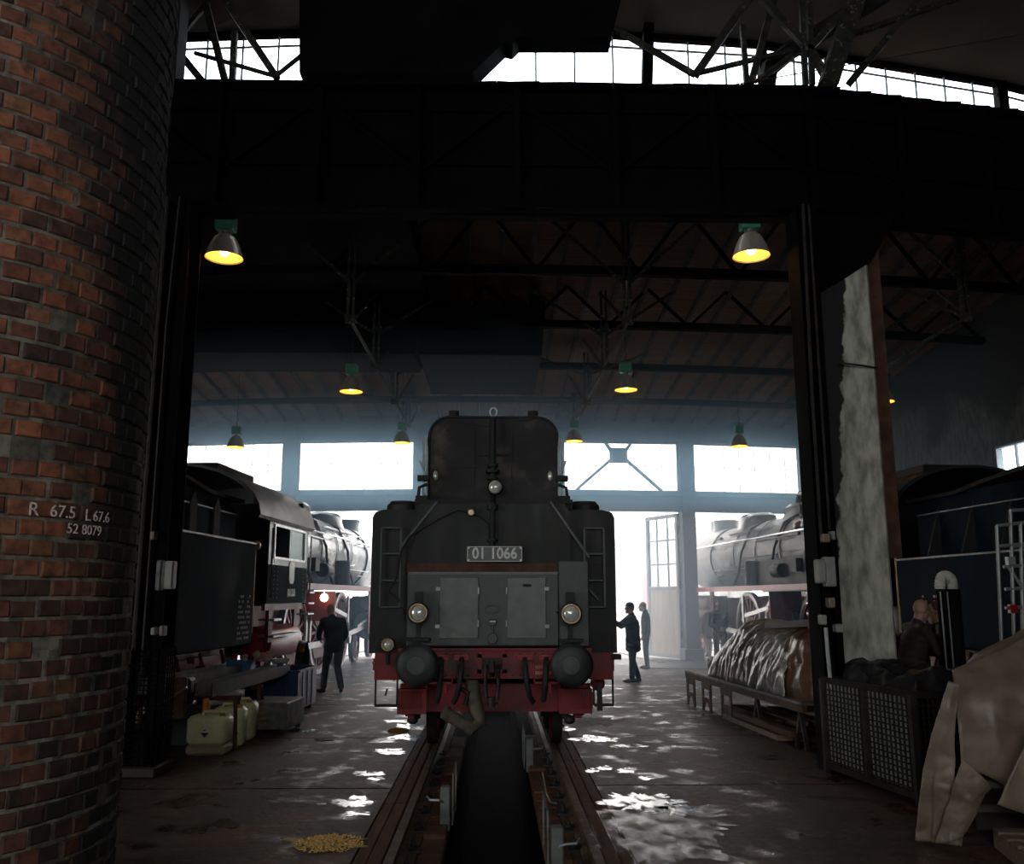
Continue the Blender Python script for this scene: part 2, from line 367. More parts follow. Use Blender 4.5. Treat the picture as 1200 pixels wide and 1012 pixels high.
def stain_mat(name, clean, dirty, axis_lo, axis_hi, axis='Z', scale=3.0, jag=0.6, rough=0.7, tilt=0.0):
    """Paint or plaster with a ragged soot edge that belongs to the object (object coordinates)."""
    m = bpy.data.materials.new(name); m.use_nodes = True
    nt = m.node_tree; b = nt.nodes['Principled BSDF']; L = nt.links
    t = nt.nodes.new('ShaderNodeTexCoord'); s = nt.nodes.new('ShaderNodeSeparateXYZ')
    L.new(t.outputs['Object'], s.inputs[0])
    n = nt.nodes.new('ShaderNodeTexNoise'); n.inputs['Scale'].default_value = scale; n.inputs['Detail'].default_value = 9
    L.new(t.outputs['Object'], n.inputs['Vector'])
    mr = nt.nodes.new('ShaderNodeMapRange'); mr.inputs['From Min'].default_value = axis_lo; mr.inputs['From Max'].default_value = axis_hi
    tl = nt.nodes.new('ShaderNodeMath'); tl.operation = 'MULTIPLY_ADD'; tl.inputs[1].default_value = tilt
    L.new(s.outputs['Z'], tl.inputs[0]); L.new(s.outputs[axis], tl.inputs[2]); L.new(tl.outputs[0], mr.inputs['Value'])
    ma = nt.nodes.new('ShaderNodeMath'); ma.operation = 'MULTIPLY_ADD'; ma.inputs[1].default_value = jag
    L.new(n.outputs['Fac'], ma.inputs[0]); L.new(mr.outputs['Result'], ma.inputs[2])
    r_ = nt.nodes.new('ShaderNodeValToRGB'); r_.color_ramp.elements[0].position = 0.70; r_.color_ramp.elements[1].position = 0.76
    L.new(ma.outputs[0], r_.inputs['Fac'])
    n2 = nt.nodes.new('ShaderNodeTexNoise'); n2.inputs['Scale'].default_value = 4; n2.inputs['Detail'].default_value = 12
    m2 = nt.nodes.new('ShaderNodeMapping'); m2.inputs['Scale'].default_value = (2.2, 2.2, 0.8); L.new(t.outputs['Object'], m2.inputs['Vector']); L.new(m2.outputs['Vector'], n2.inputs['Vector'])
    r2 = nt.nodes.new('ShaderNodeValToRGB'); r2.color_ramp.elements[0].position = 0.36; r2.color_ramp.elements[1].position = 0.60
    r2.color_ramp.elements[0].color = (*[c * 0.45 for c in clean], 1); r2.color_ramp.elements[1].color = (*clean, 1)
    L.new(n2.outputs['Fac'], r2.inputs['Fac'])
    mx = nt.nodes.new('ShaderNodeMixRGB'); mx.inputs['Color1'].default_value = (*dirty, 1)
    L.new(r_.outputs['Color'], mx.inputs['Fac']); L.new(r2.outputs['Color'], mx.inputs['Color2'])
    L.new(mx.outputs['Color'], b.inputs['Base Color']); b.inputs['Roughness'].default_value = rough
    bp = nt.nodes.new('ShaderNodeBump'); bp.inputs['Strength'].default_value = 0.4; bp.inputs['Distance'].default_value = 0.01
    L.new(n2.outputs['Fac'], bp.inputs['Height']); L.new(bp.outputs['Normal'], b.inputs['Normal'])
    return m


M['column_paint'] = stain_mat('flaking_white_column_paint', (0.56, 0.56, 0.45), (0.012, 0.012, 0.011), -0.75, -0.35, 'X', 4.5, 0.55, tilt=-0.09)
M['plaster'] = stain_mat('sooty_side_wall_plaster', (0.085, 0.082, 0.074), (0.020, 0.021, 0.021), 7.5, 1.0, 'Z', 0.35, 1.1, 0.9)


def foil_mat(name, c1, c2, rough, metal, bump, scale):
    return mat(name, c1, rough, metal, col2=c2, scale=scale, bump=bump, detail=8, rough2=rough + 0.2)


M['foil'] = foil_mat('crumpled_silver_sheet', (0.42, 0.42, 0.42), (0.75, 0.74, 0.73), 0.34, 0.55, 0.5, 12)
M['tarp'] = foil_mat('grey_brown_plastic_sheet', (0.17, 0.13, 0.09), (0.30, 0.235, 0.165), 0.30, 0.0, 0.2, 4)
M['tarp2'] = foil_mat('brown_plastic_sheet', (0.12, 0.065, 0.035), (0.20, 0.11, 0.06), 0.30, 0.0, 0.3, 4)

# ------------------------------------------------------------------ mesh builder
class MB:
    def __init__(s):
        s.v, s.f, s.mi, s.cur = [], [], [], 0

    def raw(s, vs, fs):
        o = len(s.v)
        s.v += [tuple(p) for p in vs]
        s.f += [tuple(i + o for i in f) for f in fs]
        s.mi += [s.cur] * len(fs)
        return s

    def box(s, x0, x1, y0, y1, z0, z1):
        return s.raw([(x0, y0, z0), (x1, y0, z0), (x1, y1, z0), (x0, y1, z0), (x0, y0, z1), (x1, y0, z1), (x1, y1, z1), (x0, y1, z1)],
                     [(0, 3, 2, 1), (4, 5, 6, 7), (0, 1, 5, 4), (1, 2, 6, 5), (2, 3, 7, 6), (3, 0, 4, 7)])

    def cbox(s, x0, x1, y0, y1, z0, z1, c=0.02):
        """Box whose edges are chamfered."""
        m = MB(); xs = (x0, x0 + c, x1 - c, x1); ys = (y0, y0 + c, y1 - c, y1); zs = (z0, z0 + c, z1 - c, z1)
        pts = []
        for ix, sx in ((0, 1), (3, 2)):
            for iy, sy in ((0, 1), (3, 2)):
                for iz, sz in ((0, 1), (3, 2)):
                    pts += [(xs[ix], ys[sy], zs[sz]), (xs[sx], ys[iy], zs[sz]), (xs[sx], ys[sy], zs[iz])]
        return s.hull(pts)

    def hull(s, pts):
        bm = bmesh.new()
        for p in pts:
            bm.verts.new(p)
        bmesh.ops.convex_hull(bm, input=bm.verts)
        bm.verts.index_update()
        s.raw([v.co[:] for v in bm.verts], [[v.index for v in f.verts] for f in bm.faces])
        bm.free()
        return s

    def obox(s, c, size, rot=(0, 0, 0)):
        e = Euler(rot).to_matrix() if not isinstance(rot, Matrix) else rot
        hx, hy, hz = [a / 2 for a in size]
        vs = [Vector(c) + e @ Vector(p) for p in ((-hx, -hy, -hz), (hx, -hy, -hz), (hx, hy, -hz), (-hx, hy, -hz), (-hx, -hy, hz), (hx, -hy, hz), (hx, hy, hz), (-hx, hy, hz))]
        return s.raw(vs, [(0, 3, 2, 1), (4, 5, 6, 7), (0, 1, 5, 4), (1, 2, 6, 5), (2, 3, 7, 6), (3, 0, 4, 7)])

    def bar(s, p, q, w, h=None, up=(0, 0, 1)):
        p, q = Vector(p), Vector(q); h = h or w
        d = (q - p).normalized(); u = Vector(up)
        if abs(d.dot(u)) > 0.98: u = Vector((0, 1, 0))
        x = d.cross(u).normalized(); z = x.cross(d).normalized()
        vs = []
        for c in (p, q):
            for a, b in ((-1, -1), (1, -1), (1, 1), (-1, 1)):
                vs.append(c + x * (a * w / 2) + z * (b * h / 2))
        return s.raw(vs, [(3, 2, 1, 0), (4, 5, 6, 7), (0, 1, 5, 4), (1, 2, 6, 5), (2, 3, 7, 6), (3, 0, 4, 7)])

    def tube(s, pts, r, seg=8, cap=True):
        pts = [Vector(p) for p in pts]; n = len(pts)
        rs = r if isinstance(r, (list, tuple)) else [r] * n
        ref = None; vs = []
        for i, p in enumerate(pts):
            d = (pts[min(i + 1, n - 1)] - pts[max(i - 1, 0)])
            if d.length < 1e-9: d = Vector((0, 0, 1))
            d.normalize()
            if ref is None:
                ref = Vector((0, 0, 1)) if abs(d.z) < 0.9 else Vector((1, 0, 0))
            x = (ref - d * ref.dot(d)).normalized(); ref = x; y = d.cross(x)
            for k in range(seg):
                a = 2 * PI * k / seg
                vs.append(p + (x * math.cos(a) + y * math.sin(a)) * rs[i])
        fs = [(i * seg + k, i * seg + (k + 1) % seg, (i + 1) * seg + (k + 1) % seg, (i + 1) * seg + k) for i in range(n - 1) for k in range(seg)]
        if cap:
            fs += [tuple(reversed(range(seg))), tuple((n - 1) * seg + k for k in range(seg))]
        return s.raw(vs, fs)

    def lathe(s, prof, c=(0, 0, 0), axis=(0, 0, 1), seg=20, a0=0, a1=360):
        c, w = Vector(c), Vector(axis).normalized()
        u = w.orthogonal().normalized(); v = w.cross(u)
        full = abs(a1 - a0 - 360) < 1e-6; n = seg if full else seg + 1
        vs = []
        for r, h in prof:
            for k in range(n):
                a = R(a0 + (a1 - a0) * k / seg)
                vs.append(c + w * h + (u * math.cos(a) + v * math.sin(a)) * max(r, 1e-4))
        fs = []
        for i in range(len(prof) - 1):
            for k in range(seg):
                k2 = (k + 1) % n
                fs.append((i * n + k, i * n + k2, (i + 1) * n + k2, (i + 1) * n + k))
        return s.raw(vs, fs)

    def cyl(s, p, q, r, seg=20, c=0.0):
        p, q = Vector(p), Vector(q); L = (q - p).length
        pr = [(0, 0), (r - c, 0), (r, c), (r, L - c), (r - c, L), (0, L)] if c else [(0, 0), (r, 0), (r, L), (0, L)]
        return s.lathe(pr, p, q - p, seg)

    def ell(s, c, rad, rot=None, seg=14, rings=9):
        c = Vector(c); m = (Euler(rot).to_matrix() if rot and not isinstance(rot, Matrix) else rot) or Matrix.Identity(3)
        vs = [c + m @ Vector((0, 0, -rad[2]))]
        for i in range(1, rings):
            t = -PI / 2 + PI * i / rings
            for k in range(seg):
                a = 2 * PI * k / seg
                vs.append(c + m @ Vector((rad[0] * math.cos(t) * math.cos(a), rad[1] * math.cos(t) * math.sin(a), rad[2] * math.sin(t))))
        vs.append(c + m @ Vector((0, 0, rad[2])))
        fs = [(0, 1 + (k + 1) % seg, 1 + k) for k in range(seg)]
        for i in range(rings - 2):
            for k in range(seg):
                a = 1 + i * seg; b = a + seg
                fs.append((a + k, a + (k + 1) % seg, b + (k + 1) % seg, b + k))
        a = 1 + (rings - 2) * seg; t = len(vs) - 1
        fs += [(a + k, a + (k + 1) % seg, t) for k in range(seg)]
        return s.raw(vs, fs)

    def prism(s, poly, d0, d1, plane='xz'):
        """Closed outline in a plane, extruded along the third axis."""
        def P(a, b, d):
            return {'xz': (a, d, b), 'xy': (a, b, d), 'yz': (d, a, b)}[plane]
        n = len(poly)
        vs = [P(a, b, d0) for a, b in poly] + [P(a, b, d1) for a, b in poly]
        fs = [tuple(range(n)), tuple(reversed(range(n, 2 * n)))] + [(i, i + n, (i + 1) % n + n, (i + 1) % n) for i in range(n)]
        return s.raw(vs, fs)

    def build(s, name, mats, parent=None, world=False, smooth=35, recalc=True):
        me = bpy.data.meshes.new(name)
        vs = [Vector(p) for p in s.v]
        o = bpy.data.objects.new(name, me)
        if parent:
            o.parent = parent
            if world:
                root = parent; mt = Matrix.Identity(4)
                while root:
                    mt = Matrix.LocRotScale(root.location, root.rotation_euler, None) @ mt; root = root.parent
                inv = mt.inverted(); vs = [inv @ p for p in vs]
        elif vs:
            lo = [min(p[i] for p in vs) for i in range(3)]; hi = [max(p[i] for p in vs) for i in range(3)]
            b = Vector(((lo[0] + hi[0]) / 2, (lo[1] + hi[1]) / 2, lo[2]))
            vs = [p - b for p in vs]; o.location = b
        me.from_pydata([p[:] for p in vs], [], s.f)
        for m in (mats if isinstance(mats, (list, tuple)) else [mats]):
            me.materials.append(m)
        me.polygons.foreach_set('material_index', s.mi)
        if recalc:
            bm = bmesh.new(); bm.from_mesh(me)
            bmesh.ops.recalc_face_normals(bm, faces=bm.faces)
            bm.to_mesh(me); bm.free()
        if smooth:
            me.polygons.foreach_set('use_smooth', [True] * len(me.polygons))
            me.set_sharp_from_angle(angle=R(smooth))
        me.update()
        C.objects.link(o)
        return o


def tag(o, label, cat, group=None, kind=None):
    o['label'] = label; o['category'] = cat
    if group: o['group'] = group
    if kind: o['kind'] = kind
    return o


def struct(o):
    o['kind'] = 'structure'
    return o


def thing(name, label, cat, loc=(0, 0, 0), rz=0.0, group=None):
    o = bpy.data.objects.new(name, None)
    o.empty_display_size = 0.1
    o.location = loc; o.rotation_euler = (0, 0, rz)
    C.objects.link(o)
    return tag(o, label, cat, group)


def dup(root, loc, label, rz=None):
    r_ = root.copy(); C.objects.link(r_); r_.location = loc
    if rz is not None: r_.rotation_euler = (0, 0, rz)
    r_['label'] = label
    for ch in list(root.children):
        c = ch.copy(); C.objects.link(c); c.parent = r_
        for g in ch.children:
            d = g.copy(); C.objects.link(d); d.parent = c
    return r_


def text(mb, s, origin, xd, yd, size, depth=0.003, bold=0.0):
    cu = bpy.data.curves.new('lettering', 'FONT'); cu.body = s; cu.size = size; cu.extrude = depth; cu.offset = bold
    cu.align_x = 'CENTER'; cu.align_y = 'CENTER'; cu.resolution_u = 3
    o = bpy.data.objects.new('lettering', cu); C.objects.link(o)
    dg = bpy.context.evaluated_depsgraph_get()
    me = bpy.data.meshes.new_from_object(o.evaluated_get(dg))
    x, y = Vector(xd).normalized(), Vector(yd).normalized(); z = x.cross(y)
    mb.raw([Vector(origin) + x * v.co.x + y * v.co.y + z * v.co.z for v in me.vertices], [tuple(p.vertices) for p in me.polygons])
    C.objects.unlink(o); bpy.data.objects.remove(o); bpy.data.curves.remove(cu); bpy.data.meshes.remove(me)
    return mb

# ================================================================== SETTING
# ---- floor, inspection pit, rails
PW = 1.02
fl = MB()
fl.box(-14, -PW, -8, 28.4, -0.25, 0); fl.box(PW, 14, -8, 28.4, -0.25, 0); fl.box(-PW, PW, -8, 3.0, -0.25, 0); fl.box(-PW, PW, 27.0, 28.4, -0.25, 0)
struct(fl.build('floor', M['floor'], smooth=None))
pt = MB()
pt.box(-0.40, 0.40, 3, 27, -1.35, -1.25)
for s in (-1, 1):
    pt.box(min(s * 0.40, s * 0.46), max(s * 0.40, s * 0.46), 3, 27, -1.35, -0.30)
    pt.box(min(s * 0.46, s * 1.02), max(s * 0.46, s * 1.02), 3, 27, -0.42, -0.32)
pt.box(-PW, PW, 2.9, 3.0, -1.35, -0.25); pt.box(-PW, PW, 27, 27.1, -1.35, -0.25)
struct(pt.build('inspection_pit', M['pit'], smooth=None))
jt = MB()
for yy in (9.35, 12.6, 16.4, 20.6):
    jt.box(-9, -PW - 0.01, yy, yy + 0.02, 0.0005, 0.002); jt.box(PW + 0.01, 9, yy + 0.1, yy + 0.12, 0.0005, 0.002)
struct(jt.build('floor_joints', M['pit'], smooth=None))
yd = MB().box(-70, 70, 28.4, 160, -0.3, -0.02)
struct(yd.build('yard_ground', M['yard'], smooth=None))


def rail_at(x0, y0, x1, y1, label, z=0.0):
    m = MB(); d = Vector((x1 - x0, y1 - y0, 0)); L = d.length; d.normalize(); n = Vector((d.y, -d.x, 0))
    prof = [(-.036, 0), (.036, 0), (.036, -.035), (.008, -.05), (.008, -.13), (.06, -.15), (.06, -.16), (-.06, -.16), (-.06, -.15), (-.008, -.13), (-.008, -.05), (-.036, -.035)]
    o = Vector((x0, y0, z)); k = len(prof)
    vs = [o + n * a + Vector((0, 0, b)) for a, b in prof] + [o + d * L + n * a + Vector((0, 0, b)) for a, b in prof]
    m.raw(vs, [tuple(range(k)), tuple(range(k, 2 * k))] + [(i, (i + 1) % k, (i + 1) % k + k, i + k) for i in range(k)])
    return tag(m.build('rail', M['rail'], smooth=None), label, 'rail')


rail_at(-0.7535, 3, -0.7535, 27, 'rusty left rail beside the middle inspection pit')
rail_at(0.7535, 3, 0.7535, 27, 'rusty right rail beside the middle inspection pit')
# timber edging beams outside the rails, in lengths
for s, nm in ((-1, 'left'), (1, 'right')):
    y = 3.0; i = 0
    while y < 26:
        L = (2.6, 3.1, 2.2)[i % 3]
        b = MB()
        for a0, a1 in ((0.80, 0.905), (0.91, 1.012)):
            b.cbox(min(s * a0, s * a1), max(s * a0, s * a1), y + 0.01, min(y + L, 27) - 0.01, -0.2, rnd.uniform(-0.004, 0.006), 0.008)
        place = 'first second third fourth fifth sixth seventh eighth ninth tenth'.split()[i] + ' length from the camera'
        tag(b.build('edging_timber', M['wood'], smooth=None), 'oily timbers along the %s pit rail, %s' % (nm, place), 'timber', 'timbers lining the middle pit rails')
        y += L; i += 1
# orange-brown bearing blocks between rail and pit, and fastener bolts
for s, nm in ((-1, 'left'), (1, 'right')):
    bl = MB(); y = 5.0
    while y < 14:
        L = rnd.uniform(0.28, 0.5)
        bl.cbox(min(s * 0.42, s * 0.62), max(s * 0.42, s * 0.62), y, y + L - 0.02, -0.32, -0.17 + rnd.uniform(-0.03, 0.01), 0.01); y += L
    bl.box(min(s * 0.62, s * 0.72), max(s * 0.62, s * 0.72), 3, 27, -0.32, -0.17)
    tag(bl.build('pit_ledge', M['block'], smooth=None), 'row of orange-brown blocks on the %s ledge of the pit' % nm, 'ledge')
fa = MB()
fa.box(-0.06, 0.06, -0.05, 0.05, 0, 0.02); fa.cyl((0, 0, 0.02), (0, 0, 0.09), 0.016, 8); fa.cyl((0, 0, 0.03), (0, 0, 0.055), 0.032, 6)
fa.bar((-0.03, -0.03, 0.02), (0.05, 0.0, 0.05), 0.03, 0.02)
f0 = fa.build('rail_fastener', M['bolt'])
i = 0
words = 'first second third fourth fifth sixth seventh eighth ninth tenth eleventh'.split()
for s, nm in ((-1, 'left'), (1, 'right')):
    for j in range(11):
        o = f0 if i == 0 else f0.copy()
        if i: C.objects.link(o)
        o.location = (s * 0.655, 5.9 + j * 0.62, -0.17); o.rotation_euler = (0, 0, 0 if s > 0 else PI)
        tag(o, 'greasy rail bolt inside the %s rail, %s from the camera' % (nm, words[j]), 'fastener', 'rail fasteners along the pit')
        i += 1

# ---- far wall: a ring of piers, lintels, transom windows and doorways
DEPTH = 50.0
HW = DEPTH * math.tan(R(BAY / 2))


def frame_at(k, rad=DEPTH):
    x, y = ring(k, rad)
    return Matrix.Translation((x, y, 0)) @ Matrix.Rotation(R(k * BAY), 4, 'Z')


def xf(mb, mt):
    mb.v = [(mt @ Vector(p))[:] for p in mb.v]
    return mb


fw = MB()
for k in (-3, -2, -1, 0, 1, 2, 3):
    b = MB()
    b.box(-HW, HW, -0.12, 0.12, 6.62, 8.3)                  # wall over the windows
    b.box(-HW, HW, -0.15, 0.15, 4.92, 5.06); b.box(-HW, HW, -0.08, 0.08, 4.5, 4.92); b.box(-HW, HW, -0.18, 0.18, 4.46, 4.56)
    if abs(k) == 3: b.box(-HW, HW, -0.1, 0.1, 0, 6.7)
    xf(b, frame_at(k)); fw.raw(b.v, b.f)
struct(fw.build('wall_far', M['pier'], smooth=None))
for i, k in enumerate((-2.5, -1.5, -0.5, 0.5, 1.5, 2.5)):
    b = MB(); b.box(-0.21, 0.21, -0.2, -0.17, 0, 7.9); b.box(-0.21, 0.21, 0.17, 0.2, 0, 7.9); b.box(-0.04, 0.04, -0.18, 0.18, 0, 7.9)
    b.box(-0.20, -0.16, -0.16, 0.16, 0.0, 6.7); b.box(0.16, 0.20, -0.16, 0.16, 0, 6.7)
    b.cbox(-0.3, 0.3, -0.3, 0.3, 0, 0.35, 0.03)
    o = xf(b, frame_at(k)).build('steel_pier', M['pier'], smooth=None)
    struct(o)
for i, k in enumerate((-2, -1, 0, 1, 2)):
    mt = frame_at(k)
    w = MB(); x0, x1, z0, z1 = -1.82, 1.82, 5.06, 6.62
    w.box(x0, x1, -0.04, 0.04, z0, z0 + 0.05); w.box(x0, x1, -0.04, 0.04, z1 - 0.05, z1)
    w.box(x0, x0 + 0.05, -0.04, 0.04, z0, z1); w.box(x1 - 0.05, x1, -0.04, 0.04, z0, z1)
    w.box(-HW, x0, -0.06, 0.06, z0, z1); w.box(x1, HW, -0.06, 0.06, z0, z1)
    fr = xf(w, mt).build('window_%d' % (i + 1), M['pier'], smooth=None); struct(fr)
    g = MB()
    n = 7
    for j in range(1, n):
        x = x0 + (x1 - x0) * j / n
        g.box(x - 0.008, x + 0.008, -0.012, 0.012, z0, z1)
    zm = z0 + 0.86 if k < 1 else z0 + 0.80
    g.box(x0, x1, -0.012, 0.012, zm - 0.008, zm + 0.008)
    xf(g, mt).build('glazing_bars', M['mullion'], fr, world=True, smooth=None)
    p = MB(); p.box(x0, x1, 0.002, 0.008, z0, z1)
    xf(p, mt).build('window_pane', M['glass'], fr, world=True, smooth=None)
# cross bracing and gusset standing against the window right of the tender
cb = MB(); mt = frame_at(1)
cz = 6.25
cb.box(-0.28, 0.28, 0.30, 0.38, cz - 0.24, cz + 0.24)
for sx, dx, dz in ((-1, 1.35, -1.1), (1, 1.35, -1.1), (-1, 0.55, 0.6), (1, 0.55, 0.6)):
    cb.bar((sx * 0.2, 0.34, cz + (0.1 if dz > 0 else -0.1)), (sx * dx, 0.34, cz + dz), 0.09)
cb.bar((-1.7, 0.34, 5.1), (1.7, 0.34, 5.1), 0.1); cb.bar((-1.7, 0.34, 6.9), (1.7, 0.34, 6.9), 0.1)
tag(xf(cb, mt).build('wind_brace', M['pier']), 'steel cross brace with square gusset behind the window right of the tender', 'brace')

# ---- opened door leaf right of the tender, and two more at the other stalls


def door_leaf(hinge, ang, width, name, label, flip=1):
    root = bpy.data.objects.new(name, None); C.objects.link(root); root.location = (hinge[0], hinge[1], 0.03); root.rotation_euler = (0, 0, ang)
    root['kind'] = 'structure'
    H = 4.4; T = 0.05
    f = MB()
    for a, b_ in ((0, 0.11), (width - 0.11, width)): f.box(a, b_, -T, T, 0, H)
    for z in (0, 2.05, H - 0.11): f.box(0, width, -T, T, z, z + 0.11)
    for j in (1, 2): f.box(width * j / 3 - 0.02, width * j / 3 + 0.02, -0.02, 0.02, 2.1, H)
    for z in (2.85, 3.6): f.box(0.1, width - 0.1, -0.02, 0.02, z - 0.02, z + 0.02)
    f.bar((0.1, -0.06, 0.1), (width / 2, -0.06, 2.05), 0.05, 0.02); f.bar((width - 0.1, -0.06, 0.1), (width / 2, -0.06, 2.05), 0.05, 0.02)
    f.build('leaf_frame', M['doorframe'], root, smooth=None)
    MB().box(0.1, width - 0.1, -0.025, 0.025, 0.1, 2.1).build('board_panel', M['beige'], root, smooth=None)
    MB().box(0.1, width - 0.1, -0.004, 0.004, 2.1, H - 0.1).build('leaf_glass', M['glass'], root, smooth=None)
    h = MB()
    for z in (0.7, 2.2, 3.9): h.cyl((0, 0, z - 0.12), (0, 0, z + 0.12), 0.035, 10)
    h.bar((width - 0.2, -0.1, 1.3), (width - 0.2, -0.1, 1.9), 0.03)
    h.build('hinge', M['iron'], root)
    return root


px, py = frame_at(1.5) @ Vector((-0.24, 0.15, 0)), 0
door_leaf((px.x, px.y), R(114), 1.75, 'door_1', '')
p2 = frame_at(-1.5) @ Vector((0.24, 0.15, 0)); door_leaf((p2.x, p2.y), R(84), 1.75, 'door_2', '')
p3 = frame_at(0.5) @ Vector((-0.24, 0.15, 0)); door_leaf((p3.x, p3.y), R(95), 1.75, 'door_3', '')

# ---- roofs


def slab(pts, th, name, m):
    b = MB(); n = len(pts)
    b.raw([p for p in pts] + [(p[0], p[1], p[2] + th) for p in pts], [tuple(range(n)), tuple(range(n, 2 * n))] + [(i, (i + 1) % n, (i + 1) % n + n, i + n) for i in range(n)])
    return struct(b.build(name, m, smooth=None))


def ceil_z(y): return 9.2 - 0.12 * (y - 12.2)


slab([(-14, 12.9, ceil_z(12.9)), (-14, 29.3, ceil_z(29.3)), (14, 29.3, ceil_z(29.3)), (14, 12.9, ceil_z(12.9)), (8, 12.9, ceil_z(12.9)), (4, 12.3, ceil_z(12.3)), (-4.9, 12.3, ceil_z(12.3)), (-8, 12.9, ceil_z(12.9))], 0.12, 'ceiling', M['planks'])
rf = MB()
for j in range(-19, 20):
    x = j * 0.64 + 0.1
    ang = math.atan2(x - FARC[0], 66) * -1
    y0 = 12.9 if abs(x) > 4.5 else 12.4
    x2 = FARC[0] + (x - FARC[0]) * (1 - (28.6 - y0) / 66 * 0.25)
    rf.bar((x, y0, ceil_z(y0) - 0.06), (x2, 28.6, ceil_z(28.6) - 0.06), 0.07, 0.14)
struct(rf.build('roof_rafters', M['rafter'], smooth=None))
slab([(-14, -6, 10.6), (-14, 4, 11.4), (14, 4, 11.4), (14, -6, 10.6)], 0.12, 'high_roof', M['roof'])
slab([(-14, 4, 11.4), (-14, 15.3, 10.2), (-11, 14.1, 10.2), (-4.9, 12.45, 10.2), (0, 12.1, 10.2), (4.05, 12.45, 10.2), (8.3, 13.45, 10.2), (14, 15.4, 10.2), (14, 4, 11.4)], 0.12, 'high_roof', M['roof'])
# purlin beams that follow the ring, hung under the low roof
for j, Y in enumerate((15.2, 18.4, 21.9, 25.0)):
    rad = FARC[1] - Y; b = MB(); pr = None; zz = min(7.6, ceil_z(Y) - 0.25)
    for a in range(-13, 14, 2):
        p = Vector((FARC[0] + rad * math.sin(R(a * 0.85)), FARC[1] - rad * math.cos(R(a * 0.85)), zz))
        if pr is not None:
            b.bar(pr, p, 0.14, 0.16)
            top = ceil_z((pr.y + p.y) / 2)
            if top - zz > 0.5:
                mid = (pr + p) / 2
                b.bar(pr, (mid.x, mid.y, top), 0.06); b.bar(p, (mid.x, mid.y, top), 0.06)
        pr = p
    struct(b.build('roof_beam', M['girder'], smooth=None))

# ---- clerestory windows above the girder
CL = [(-11, 14.0), (-4.9, 12.35), (0, 12.0), (4.05, 12.35), (8.3, 13.35), (14, 15.3)]
n_w = 6
for i in range(len(CL) - 1):
    a, b_ = Vector((*CL[i], 0)), Vector((*CL[i + 1], 0)); d = (b_ - a); L = d.length; d.normalize()
    fm = MB()
    fm.bar(a + Vector((0, 0, 9.20)), b_ + Vector((0, 0, 9.20)), 0.10, 0.16); fm.bar(a + Vector((0, 0, 10.2)), b_ + Vector((0, 0, 10.2)), 0.10, 0.14)
    if i != 2: fm.bar(a + Vector((0, 0, 9.1)), a + Vector((0, 0, 10.2)), 0.16 if i == 4 else 0.12, 0.16)
    fr = struct(fm.build('window_%d' % n_w, M['girder'], smooth=None))
    n = max(2, round(L / 0.56)); g = MB()
    for j in range(1, n):
        p = a + d * (L * j / n)
        g.bar(p + Vector((0, 0, 9.2)), p + Vector((0, 0, 10.15)), 0.025)
    g.bar(a + Vector((0, 0, 9.98)), b_ + Vector((0, 0, 9.98)), 0.025)
    g.build('glazing_bars', M['mullion'], fr, world=True, smooth=None)
    MB().bar(a + Vector((0, 0, 9.7)), b_ + Vector((0, 0, 9.7)), 0.006, 0.95).build('window_pane', M['glass'], fr, world=True, smooth=None)
    n_w += 1

# ---- side and back walls
wl = MB(); wl.bar((-10.9, 28.6, 5.8), (-12.2, 8, 5.8), 0.2, 11.6); wl.bar((-12.2, 8, 5.8), (-12.2, 3, 5.8), 0.2, 11.6); wl.bar((-12.2, -4, 5.8), (-12.2, -6, 5.8), 0.2, 11.6); wl.bar((-12.2, 3, 0.4), (-12.2, -4, 0.4), 0.2, 0.8); wl.bar((-12.2, 3, 8.3), (-12.2, -4, 8.3), 0.2, 6.6)
struct(wl.build('wall_left', M['wall'], smooth=None))
# right wall with a small window opening
A_, B_ = Vector((10.75, 28.6, 0)), Vector((11.9, 8.0, 0))
dW = (B_ - A_).normalized(); LW = (B_ - A_).length
t0 = (28.6 - 19.6) / (28.6 - 8) * LW; t1 = t0 + 1.3
wz0 = at(1195, 562, 19).z; wz1 = at(1195, 519, 19).z
wr = MB()


def wseg(ta, tb, z0, z1): wr.bar(A_ + dW * ta + Vector((0, 0, (z0 + z1) / 2)), A_ + dW * tb + Vector((0, 0, (z0 + z1) / 2)), 0.2, z1 - z0)


wseg(0, t0, 0, 11.6); wseg(t1, LW, 0, 11.6); wseg(t0, t1, 0, wz0); wseg(t0, t1, wz1, 11.6)
wr.bar((11.9, 8.0, 5.8), (11.9, -6, 5.8), 0.2, 11.6)
struct(wr.build('wall_right', M['plaster'], smooth=None))
sw = MB()
for z in (wz0, wz1): sw.bar(A_ + dW * t0 + Vector((0, 0, z)), A_ + dW * t1 + Vector((0, 0, z)), 0.14, 0.08)
sw.bar(A_ + dW * t0 + Vector((0, 0, wz0)), A_ + dW * t0 + Vector((0, 0, wz1)), 0.14, 0.08); sw.bar(A_ + dW * (t0 + 0.65) + Vector((0, 0, wz0)), A_ + dW * (t0 + 0.65) + Vector((0, 0, wz1)), 0.05)
fr = struct(sw.build('window_%d' % n_w, M['mullion'], smooth=None)); n_w += 1
MB().bar(A_ + dW * t0 + Vector((0, 0, (wz0 + wz1) / 2)), A_ + dW * t1 + Vector((0, 0, (wz0 + wz1) / 2)), 0.01, wz1 - wz0).build('window_pane', M['glass'], fr, world=True, smooth=None)
wb = MB(); wb.box(-12.3, -4.5, -6.1, -5.9, 0, 10.7); wb.box(4.5, 12.0, -6.1, -5.9, 0, 10.7); wb.box(-4.5, 4.5, -6.1, -5.9, 0, 3.3); wb.box(-4.5, 4.5, -6.1, -5.9, 5.9, 10.7)
struct(wb.build('wall_back', M['wall'], smooth=None))
bw = MB()
